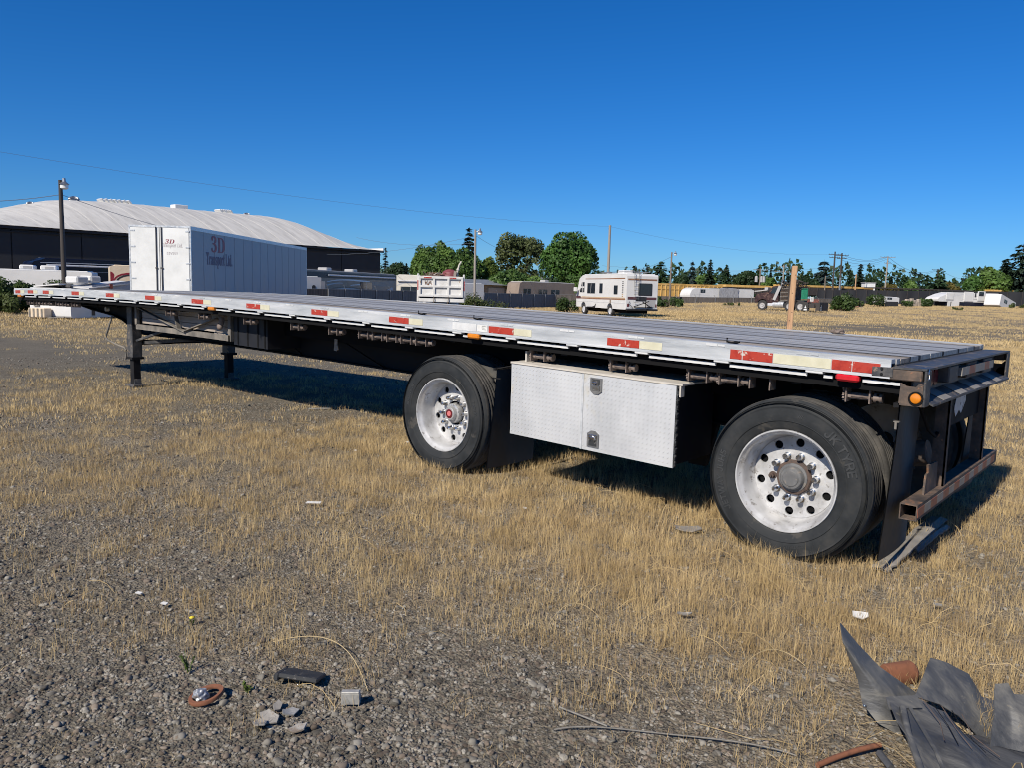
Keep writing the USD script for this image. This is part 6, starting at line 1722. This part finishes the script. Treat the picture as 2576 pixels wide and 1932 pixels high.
def bush(u0, u1, vtop, d, label, leaf="bramble", seed=1, n=1500, size=.16, group=None, name="bush"):
    g = np.random.default_rng(seed)
    p = spot((u0 + u1) / 2, d)
    R = np.linalg.norm(at(u1, 640, d) - at(u0, 640, d)) / 2
    Hh = max(.4, zat((u0 + u1) / 2, vtop, d) - p[2])
    t = thing(name, label, "bush", p, YAW, group)
    k = max(5, int(R * 3))
    L = [(np.array([g.uniform(-.85, .85) * R, g.uniform(-.6, .6) * min(R, 1.6), Hh * g.uniform(.3, .72)]), Hh * g.uniform(.24, .36)) for _ in range(k)]
    ch = g.integers(0, k, n); dirs = unit(g, n)
    pos = np.array([c for c, _ in L])[ch] + dirs * (np.array([r for _, r in L])[ch] * (.6 + .55 * g.uniform(size=n)))[:, None] * [1.15, 1.0, 1]
    low = g.uniform(size=n) < .25
    pos[low, 2] *= .45
    pos[:, 2] = np.maximum(pos[:, 2], .03)
    nn2 = dirs + unit(g, n) * .8; nn2 /= np.linalg.norm(nn2, axis=1, keepdims=True)
    s = size * g.uniform(.6, 1.4, n)
    put(t, "foliage", quads(pos, nn2, unit(g, n), s, s * .75), leaf)
    st_ = MB()
    for j in range(8):
        a, b = np.array([g.uniform(-.5, .5) * R, g.uniform(-.3, .3), 0]), np.array([g.uniform(-.9, .9) * R, g.uniform(-.4, .4), Hh * g.uniform(.6, 1.0)])
        st_.tube([a, (a + b) / 2 + [0, 0, .1 * Hh], b], [.02, .014, .006], 4)
    put(t, "stems", st_, "bark")
    return t


bush(-30, 42, 592, 45, "tall bramble thicket at the left edge of the lot", seed=1, n=5200, size=.15)
bush(30, 90, 598, 46, "bramble thicket between the left edge and the wrecked motorhome", seed=2, n=4200, size=.15)
bush(-20, 60, 630, 43, "lower brambles in front of the left edge thicket", "bramble_pale", 3, 2600, .13)
bush(85, 150, 604, 49, "brambles around the bell lamp pole", seed=4, n=3000, size=.15)
bush(1003, 1040, 632, 70, "leafy weeds around the foot of the leaning lamp pole", "bramble_pale", 5, 1500, .15)
bush(1030, 1062, 640, 71, "weeds along the fence right of the leaning lamp pole", "bramble_pale", 6, 900, .14)
bush(1062, 1090, 647, 74, "low pale weeds in front of the fence", "bramble_pale", 7, 500, .13)
bush(1205, 1250, 638, 80, "brambles left of the old motorhome's nose", "bramble", 8, 1800, .17)
bush(1418, 1478, 641, 88, "brambles right of the old motorhome", "bramble", 9, 2200, .2)
bush(1560, 1600, 653, 95, "low growth left of the wrecked tractor", "bramble_pale", 10, 600, .16)
bush(1803, 1842, 630, 84, "round leafy bush standing alone on the dry grass", "bramble", 11, 2400, .2)
bush(1838, 1868, 640, 104, "brambles behind the lone round bush", "bramble", 12, 1200, .2)
bush(1880, 1912, 633, 106, "pointed shrub left of the camper shell", "bramble", 13, 1300, .2)
bush(1945, 1975, 648, 110, "low shrub right of the camper shell", "bramble", 14, 800, .2)
bush(1972, 2030, 643, 114, "bramble mound left of the large fifth wheel camper", "bramble", 15, 1900, .22)
bush(2185, 2225, 655, 118, "low grass clump at the right edge by the tipped camper", "bramble_pale", 16, 700, .2)
bush(2062, 2082, 661, 96, "small tuft of weeds on the dry grass before the fifth wheel", "bramble_pale", 17, 200, .15)

# oddments by the far fences
def frame_of(u0, d0, u1, d1):
    return place(u0, d0, u1, d1)


o, a, L = place(1727, 100, 1770, 101)
t = thing("beam_rack", "rack holding a red lattice beam behind the wrecked tractor", "rack", o, a)
z1 = zat(1748, 646, 100) - o[2]; z0 = zat(1748, 652, 100) - o[2]
put(t, "lattice_beam", MB().bx(0, L, 0, .06, z1 - .05, z1).bx(0, L, 0, .06, z0, z0 + .05), "beam_red")
for k in range(12):
    put(t, "lattice_bar", MB().rod((k * L / 12, .03, z0), ((k + 1) * L / 12, .03, z1), .05), "beam_red")
for x in (.2, L * .5, L - .2):
    put(t, "leg", MB().bx(x - .05, x + .05, -.02, .08, 0, z0), "fence_pipe")
p = spot(1754, 97)
t = thing("notice_sign", "small white notice on a post behind the wrecked tractor's tail", "sign", p, YAW)
zs = zat(1754, 649.5, 97) - p[2]; zs0 = zat(1754, 641, 97) - p[2]
put(t, "board", MB().cbox(-.20, .20, -.02, .0, zs - .05, zs0, .005), "van_white")
for k in range(4):
    put(t, "print_line", MB().bx(-.13, .13 - .05 * (k % 2), -.024, -.020, zs + .05 + k * .1, zs + .085 + k * .1), "rv_black")
put(t, "post", MB().cyl((0, .02, 0), (0, .02, zs0 - .05), .03, n=8), "fence_pipe", 40)
p = spot(1733, 104)
t = thing("portable_toilet", "green plastic cabin half hidden behind the timber stake", "cabin", p, YAW)
zt = zat(1733, 622, 104) - p[2]
put(t, "cabin", MB().cbox(-.1, .75, 0, .9, 0, zt - .2, .08), "green_plastic")
put(t, "roof", MB().cbox(-.13, .78, -.03, .93, zt - .2, zt, .15), "green_plastic")
o, a, L = place(1838, 98, 1864, 99)
t = thing("timber_debris", "heap of brown broken boards lying right of the lone bush", "debris", o, a)
for k in range(8):
    put(t, "board", MB().box((L * (.1 + .1 * k), .2 * (k % 3), .12 + .05 * (k % 2)), (1.1, .14, .06), R3(0, .15 * math.sin(k), .5 * math.sin(k * 2))), "stripe_brown" if k % 2 else "rack_wood")
o, a, L = place(1955, 113, 2000, 115)
t = thing("block_wall", "low broken beige block wall among the shrubs", "wall", o, a)
for k in range(9):
    hgt = (.9, 1.1, .8, 1.2, 1.0, .7, 1.15, .95, .85)[k]
    put(t, "block", MB().cbox(k * L / 9, (k + .93) * L / 9, 0, .4, 0, hgt, .04), "beige_block")
p = spot(1878, 175)
t = thing("white_hut", "small white hut roof above the black screen", "building", p, YAW)
zt = zat(1878, 610.5, 175) - p[2]
put(t, "hut_wall", MB().bx(-1.1, 1.1, 0, 2, 0, zt), "van_white")
put(t, "hut_roof", MB().bx(-1.25, 1.25, -.1, 2.1, zt - .0, zt + .12), "rv_grey")
# ---------------------------------------------------------------- litter on the lot
def gp(u, v, z=0.0):
    a = ray(u, v); t = (z - EYE[2]) / a[2]
    q = EYE + t * a
    for _ in range(3):
        t = (float(ground(q[0], q[1])) + z - EYE[2]) / a[2]; q = EYE + t * a
    return q


def gd(u, v):
    return float((gp(u, v) - EYE) @ FWD)


def sheet(name, parent, rows, base, mt, th=.004, sub=4, crumple=.006, seed=0):
    """a bent plate: rows of (column, row, depth) bearings, refined and crumpled, with a real thickness"""
    P = np.array([[at(*q) for q in r] for r in rows]) - base
    from scipy.ndimage import zoom as nz
    Q = np.stack([nz(P[..., k], (max(2, (P.shape[0] - 1) * sub + 1) / P.shape[0], ((P.shape[1] - 1) * sub + 1) / P.shape[1]), order=1, grid_mode=False) for k in range(3)], -1)
    Q = Q + crumple * (np.stack([meshkit.noise((Q + base) * 14, seed + k) for k in range(3)], -1) - .5) * 2
    a, b = np.gradient(Q, axis=0), np.gradient(Q, axis=1)
    n = np.cross(a, b); n /= np.linalg.norm(n, axis=-1, keepdims=True) + 1e-9
    T = Q - n * th
    m = MB().grid(Q).grid(T[:, ::-1])
    for e0, e1 in ((Q[0], T[0]), (T[-1], Q[-1]), (T[:, 0], Q[:, 0]), (Q[:, -1], T[:, -1])):
        m.grid(np.stack([e0, e1]))
    return put(parent, name, m, mt, 40)


b0 = gp(1960, 1600)
CB = thing("broken_bumper", "crumpled black plastic car bumper lying in the grass at the lower right", "bumper", b0)
d0 = gd(1890, 1560)
sheet("bumper_blade", CB, [[(1815, 1346, d0 + .10), (1852, 1392, d0 + .08), (1900, 1440, d0 + .06), (1950, 1477, d0 + .05), (1990, 1504, d0 + .04)],
                           [(1822, 1390, d0 + .01), (1860, 1440, d0 - .02), (1893, 1478, d0 - .04), (1925, 1510, d0 - .05), (1962, 1540, d0 - .05)],
                           [(1830, 1412, d0 + .03), (1852, 1470, d0 + .0), (1862, 1520, d0 - .02), (1895, 1562, d0 - .06), (1945, 1592, d0 - .08)]], b0, "bumper_plastic", seed=1, crumple=.003)
d1 = gd(2060, 1560) - .06
sheet("torn_panel", CB, [[(2010, 1420, d1 + .12), (2050, 1434, d1 + .13), (2092, 1456, d1 + .13), (2120, 1506, d1 + .12), (2172, 1522, d1 + .10)],
                         [(1992, 1468, d1 + .03), (2040, 1476, d1 + .05), (2092, 1496, d1 + .05), (2128, 1540, d1 + .03), (2178, 1560, d1 + .02)],
                         [(1976, 1503, d1 - .04), (2030, 1522, d1 - .02), (2070, 1545, d1 - .03), (2110, 1592, d1 - .05), (2180, 1606, d1 - .06)]], b0, "bumper_plastic", seed=2, crumple=.005)
d2 = gd(2000, 1700)
sheet("torn_panel", CB, [[(1916, 1506, d2 + .30), (1972, 1503, d2 + .32), (2048, 1540, d2 + .32), (2082, 1585, d2 + .29), (2225, 1615, d2 + .28)],
                         [(1932, 1545, d2 + .20), (1995, 1552, d2 + .24), (2060, 1572, d2 + .21), (2110, 1605, d2 + .22), (2228, 1632, d2 + .18)],
                         [(1960, 1600, d2 + .10), (2020, 1600, d2 + .14), (2080, 1618, d2 + .10), (2140, 1640, d2 + .13), (2235, 1660, d2 + .08)],
                         [(1990, 1665, d2 + .0), (2050, 1665, d2 + .05), (2100, 1675, d2 + .02), (2160, 1690, d2 + .04), (2240, 1700, d2)],
                         [(2020, 1730, d2 - .10), (2070, 1730, d2 - .06), (2120, 1740, d2 - .08), (2180, 1750, d2 - .06), (2250, 1760, d2 - .08)]], b0, "bumper_plastic", seed=3, crumple=.014)
sheet("square_tab", CB, [[(1912, 1506, d2 + .285), (1980, 1504, d2 + .30)], [(1922, 1534, d2 + .24), (1992, 1530, d2 + .26)]], b0, "bumper_plastic", seed=6, crumple=.003)
d3 = gd(2190, 1600) - .10
sheet("torn_panel", CB, [[(2152, 1480, d3 + .12), (2178, 1476, d3 + .12), (2192, 1500, d3 + .12), (2235, 1505, d3 + .12)], [(2148, 1545, d3 + .05), (2180, 1545, d3 + .07), (2205, 1550, d3 + .05), (2240, 1560, d3 + .04)], [(2140, 1615, d3 - .01), (2180, 1620, d3 + .01), (2210, 1625, d3), (2245, 1630, d3)]], b0, "bumper_plastic", seed=4)
for k, (us, vs, uo) in enumerate((((1950, 1962, 1985, 2012), (1530, 1585, 1650, 1730), 0), ((1965, 1990, 2020, 2045), (1528, 1570, 1620, 1680), 1))):
    put(CB, "fold_rib", MB().tube([at(u, v, d2 + .30 - (v - 1506) * .00185 - .02) - b0 for u, v in zip(us, vs)], (.013, .007)[k], 6), "bumper_plastic", 60)
for k in range(5):
    put(CB, "wire", MB().tube([at(1990 + 22 * k, 1508 + 9 * k, d2 + .26) - b0, at(2030 + 18 * k, 1560 + 8 * k, d2 + .17) - b0, at(2040 + 30 * k, 1600 + 9 * k, d2 + .10) - b0], .0016, 4), "black_flat" if k % 2 else "hub_rust", 60)
put(CB, "clip", MB().sphere(at(1868, 1526, d0 - .03) - b0, .007), "chrome", True)

q = gp(1940, 1478)
RC = thing("rusty_can", "rust brown crushed can behind the broken bumper", "can", q + [0, 0, .045], YAW + .3, tilt=(0, 90))
cm_ = MB().lathe([(.0, -.075), (.046, -.075), (.050, -.07), (.050, .06), (.038, .075), (.012, .078)], n=24, axis="z")
v_, f_ = cm_.arrays(); v_ = v_ * [1, .82, 1] + .006 * (np.stack([meshkit.noise(v_ * 30, k) for k in range(3)], -1) - .5)
put(RC, "can_body", (v_, f_), "rust_orange", 50)
put(RC, "wire_bail", MB().tube([(.05, 0, -.06), (.03, .05, -.10), (-.02, .055, -.09)], .003, 5), "metal_grey")


def scrap(name, label, cat, u, v, pts, mt, th=.006, up=.012, tilt=(0, 0), curl=0.0, rz=None):
    """a thin flat scrap with an outline in centimetres, lying on the gravel"""
    q = gp(u, v)
    t = thing(name, label, cat, q + [0, 0, up], YAW if rz is None else rz, tilt=tilt)
    m = trimesh.creation.extrude_polygon(Polygon([(a / 100, b / 100) for a, b in pts]), th).subdivide().subdivide()
    w = np.array(m.vertices); w[:, 2] += curl * (w[:, 0] ** 2 + .5 * w[:, 1] ** 2) + .004 * meshkit.noise(w * 60 + u, 3)
    put(t, "sheet", (w, m.faces), mt)
    return t


scrap("paper_scrap", "white paper scrap in the grass just above the broken bumper", "paper", 1855, 1345, [(-4, -1.6), (1, -2.6), (4, -1), (4.5, 1.4), (1, 2.2), (-3.4, 1.8)], "paper_white", up=.035, tilt=(30, 5), curl=3)
scrap("paper_strip", "narrow white paper strip lying in the middle of the lot", "paper", 678, 1096, [(-5.5, -1.6), (5, -1.4), (5.6, 1.0), (-5, 1.2)], "paper_white", up=.03, tilt=(8, 0))
scrap("grey_cloth", "flattened grey rag in the straw left of the rear wheel", "rag", 1485, 1152, [(-9, -5), (2, -7), (9, -3), (8, 4), (0, 6), (-8, 4)], "tape_dull", up=.02, curl=2)
scrap("plastic_wrapper", "pale crumpled wrapper in the sparse grass left of the broken bumper", "wrapper", 1477, 1341, [(-4, -.9), (2.4, -1.2), (4, 0), (1.6, 1.0), (-3, .9)], "tape_dull", up=.03, tilt=(15, 0), curl=6)
scrap("paper_scrap", "faint white scrap at the right among bent straw", "paper", 2022, 1320, [(-3, -1.2), (2, -1.2), (3, .6), (-1.4, 1.2)], "tape_dull", up=.03, tilt=(10, 8), curl=4)
for k, (u, v) in enumerate(((768, 978), (1133, 1104), (880, 960), (355, 1313), (300, 1290))):
    scrap("litter_bit", ("white litter bit in front of the front wheel", "small white litter bit in the middle of the straw", "tiny white bit left of the front wheel", "pale litter bit on the gravel above the yellow flower", "pale bit on the gravel at the far left of the straw")[k], "litter", u, v, [(-1.6, -.7), (1.3, -.9), (1.7, .5), (-.7, 1.0)], "paper_white", up=.016, tilt=(12, 6), curl=5)
scrap("straw_strip", "pale flat strip lying on bare ground before the trailer's shadow", "strip", 690, 887, [(-14, -1.5), (14, -1), (14, .8), (-13, 1.2)], "metal_grey", up=.02, rz=YAW + .3)

# rusty ring with foil
q = gp(446, 1512)
RG = thing("rusty_ring", "rusty iron ring lying on the gravel at the lower left", "ring", q + [0, 0, .018], 0, tilt=(10, -6))
put(RG, "ring", MB().lathe([(.050, -.006), (.064, -.007), (.066, 0), (.064, .007), (.050, .006), (.048, 0), (.050, -.006)], n=40, axis="z"), "rust_orange", 40)
q = gp(434, 1514)
FO = thing("foil_ball", "crumpled silver foil inside the rusty ring", "foil", q + [0, 0, .02])
m = trimesh.creation.icosphere(3, .026); w = np.array(m.vertices); w = w * (.7 + .7 * meshkit.noise(w * 90, 2)[:, None])
put(FO, "foil", (w, m.faces), "foil")
# black plastic slab
q = gp(652, 1478)
SL = thing("plastic_slab", "square black plastic slab tilted on the gravel", "slab", q + [0, 0, .035], YAW - .12, tilt=(-14, 4))
put(SL, "slab_body", MB().cbox(-.078, .082, -.055, .055, -.008, .010, .004), "plastic_dark")
put(SL, "slab_lip", MB().cbox(-.095, -.076, -.055, .055, -.022, .008, .004), "plastic_dark")
q = gp(758, 1527)
BK = thing("metal_bracket", "small grey metal channel standing on the gravel right of the black slab", "bracket", q + [0, 0, .035], YAW + .05)
put(BK, "channel", MB().cbox(-.035, .032, -.012, .012, .018, .028, .002).bx(-.035, .032, -.014, -.011, -.02, .02).bx(.029, .032, -.011, .03, -.045, .02), "metal_grey")
put(BK, "dirt_fill", MB().bx(-.033, .028, -.011, .010, -.012, .017), "rack_wood")
for k, (u, v, s) in enumerate(((585, 1560, 1.0), (625, 1548, .8), (560, 1575, .9), (645, 1585, .8), (600, 1535, .6))):
    scrap("plastic_shard", ("grey plastic shard, biggest of those below the black slab", "grey shard just below the black slab", "grey shard left of the biggest one", "grey shard nearest the bottom edge", "small grey shard between ring and slab")[k], "shard", u, v, [(-4 * s, -2 * s), (1 * s, -3 * s), (4.5 * s, 0), (2 * s, 2.5 * s), (-3 * s, 1.5 * s)], "metal_grey" if k == 1 else "tape_dull", up=.012, tilt=(18 - 9 * k, 12), curl=6, rz=k * 1.3)
# sticks
def gtube(name, label, cat, pts, r, mt, lift=.012):
    P = np.array([gp(u, v) + [0, 0, lift + h] for u, v, h in pts])
    b = P[0].copy()
    t = thing(name, label, cat, b)
    n = 5 * len(P)
    from scipy.interpolate import CubicSpline
    c = CubicSpline(np.linspace(0, 1, len(P)), P - b) if len(P) > 2 else (lambda s: (P[0] - b) + (P[1] - P[0]) * np.asarray(s)[:, None])
    put(t, "rod", MB().tube(c(np.linspace(0, 1, n)), r, 6), mt, 60)
    return t


gtube("grey_rod", "short grey plastic rod slanting above the long one", "rod", [(1208, 1541, .012), (1312, 1576, 0)], .0045, "pvc_grey")
gtube("grey_rod", "long thin grey rod lying along the bottom of the lot", "rod", [(1197, 1584, 0), (1300, 1581, .004), (1430, 1592, 0), (1580, 1612, .006), (1720, 1640, 0)], .0032, "pvc_grey")
gtube("rusty_bar", "rusty iron bar at the bottom edge left of the broken bumper", "bar", [(1765, 1662, 0), (1830, 1642, .012), (1900, 1628, .02)], .010, "rust_orange")
gtube("grey_pipe", "stub of dark grey pipe at the bottom edge by the broken bumper", "pipe", [(1898, 1640, .01), (1925, 1668, 0)], .014, "bumper_plastic")
gtube("dry_stalk", "long pale dry stalk arching right of the black slab", "stalk", [(590, 1398, .01), (700, 1408, .05), (760, 1440, .03), (795, 1500, 0)], .0017, "straw")
gtube("dry_stalk", "dry stalk crossing the gravel mound", "stalk", [(1178, 1368, 0), (1235, 1330, .05), (1300, 1345, 0)], .0015, "straw")
gtube("dry_stalk", "dry stalk bent over below the lone wrapper", "stalk", [(1590, 1465, 0), (1660, 1428, .04), (1740, 1446, 0)], .0015, "straw")

# green weeds and a yellow flower
def weed(label, u, v, h, seed, n=26, flower=False, flip="leaf_light"):
    g = np.random.default_rng(seed)
    q = gp(u, v)
    t = thing("weed", label, "weed", q)
    st = MB(); C, N_, U_ = [], [], []
    for k in range(5):
        a = g.uniform(0, 2 * PI); b = np.array([math.cos(a) * .4, math.sin(a) * .4, 1]) * h * g.uniform(.6, 1)
        st.tube([(0, 0, -.01), b * .5 + [0, 0, .01], b], [.002, .0016, .001], 4)
        for j in range(n // 5):
            C.append(b * g.uniform(.25, 1)); N_.append(unit(g, 1)[0] * .6 + [0, 0, .6]); U_.append(unit(g, 1)[0])
    N_ = np.array(N_); N_ /= np.linalg.norm(N_, axis=1, keepdims=True)
    put(t, "stem", st, flip)
    put(t, "leaves", quads(np.array(C), N_, np.array(U_), g.uniform(.018, .032, len(C)), g.uniform(.007, .012, len(C))), flip)
    if flower:
        put(t, "flower", MB().lathe([(.0, .008), (.008, .006), (.014, .002), (.008, -.002)], (0, 0, h * 1.05), 12, "z"), "flower_yellow", True)
    return t


mat("flower_yellow", [(.62, .45, .02), (.75, .58, .04)], rough=.6, scale=60)
weed("small weed with a yellow flower on the gravel", 415, 1352, .035, 1, 12, True)
weed("thin green weed left of the rusty ring", 408, 1455, .085, 2, 26)
weed("low green weed between the rusty ring and the black slab", 535, 1497, .045, 3, 40)

# things lying on the deck
def on_deck(x, y):
    return np.array([x, y, zp(x) + H + .002])


RGq = thing("oily_rag", "crumpled brown rag on the far edge of the deck", "rag", on_deck(-1.314, 2.47))
m = trimesh.creation.icosphere(3, .045); w = np.array(m.vertices) * (1.2, .8, .55); w = w * (.6 + .9 * meshkit.noise(w * 40, 5)[:, None]); w[:, 2] += .018
put(RGq, "rag_folds", (w, m.faces), "winch_brown", True)
for k, (x, y) in enumerate(((-4.228, .10), (-3.542, .11), (-1.21, .10))):
    t = thing("strap_hook", ("black strap hook on the deck, the leftmost of three", "black strap hook on the deck above the long amber lamp", "black lump of strap on the deck near the rear")[k], "hook", on_deck(x, y))
    put(t, "hook", MB().tube([(-.035, 0, .035), (-.04, .005, .01), (-.01, .01, .004), (.03, .02, .006), (.04, .03, .012)], .007, 6).sphere((.02, .02, .008), .012, (1.6, 1, .8)), "black_flat", True)

# long bent straws lying about, thickest at the right
P, L_ = [], []
m = MB()
g = np.random.default_rng(31)
k = 0
while k < 420:
    r_, a_ = math.sqrt(g.uniform(2.3 ** 2, 9.5 ** 2)), mid + g.uniform(-.62, .62)
    x, y = EYE[0] + r_ * math.cos(a_), EYE[1] + r_ * math.sin(a_)
    c = float(straw_cover(np.array([x]), np.array([y]))[0])
    if g.uniform() > c ** 1.3 * (.35 + .65 * (a_ < mid - .1)): continue
    ln, h = g.uniform(.12, .34), g.uniform(.0, .10)
    d = g.uniform(0, 2 * PI); e = np.array([math.cos(d), math.sin(d)])
    p0, p1, p2 = np.array([x, y]), np.array([x, y]) + e * ln * .5 + g.normal(0, .02, 2), np.array([x, y]) + e * ln + g.normal(0, .05, 2)
    zs = [float(ground(*p0)), float(ground(*p1)) + h + .01, float(ground(*p2)) + .012]
    B = [np.r_[p0, zs[0]], np.r_[(p0 + p1) / 2, zs[0] * .4 + zs[1] * .6 + .01], np.r_[p1, zs[1]], np.r_[(p1 + p2) / 2, zs[1] * .6 + zs[2] * .4], np.r_[p2, zs[2]]]
    m.tube(B, np.array([1, 1, .9, .8, .5]) * g.uniform(.0010, .0019), 3)
    k += 1
tag(put("/World", "fallen_straw", m, "straw_pale"), "long bent straws lying loose on the dry grass", "straw", kind="stuff")

# torn strips of flap rubber lying below the rear bar
for k, (pts, wd) in enumerate((([(1898, 1238, .02), (1945, 1205, .05), (1990, 1165, .05), (2028, 1128, .03)], .055), ([(1975, 1195, .015), (2010, 1170, .04), (2042, 1146, .03)], .030))):
    P = np.array([gp(u, v) + [0, 0, h] for u, v, h in pts]); b_ = P[0].copy(); P = P - b_
    from scipy.interpolate import CubicSpline
    c = CubicSpline(np.linspace(0, 1, len(P)), P)(np.linspace(0, 1, 24))
    t_ = np.gradient(c, axis=0); sd2 = np.stack([t_[:, 1], -t_[:, 0], 0 * t_[:, 0]], 1); sd2 /= np.linalg.norm(sd2, axis=1, keepdims=True)
    w = wd * (.7 + .6 * meshkit.noise(c * 30 + k, 4))[:, None]
    top = np.stack([c - sd2 * w, c + sd2 * w * .2 + [0, 0, .012], c + sd2 * w], 1); bot = top - np.array([0, 0, .012])
    t = thing("rubber_strip", ("broad torn grey rubber strip lying under the rear bar", "narrow torn rubber strip beside the broad one under the rear bar")[k], "strip", b_)
    put(t, "strip_body", MB().grid(top).grid(bot[:, ::-1]).grid(np.stack([bot[:, 0], top[:, 0]])).grid(np.stack([top[:, 2], bot[:, 2]])), "tape_dull")
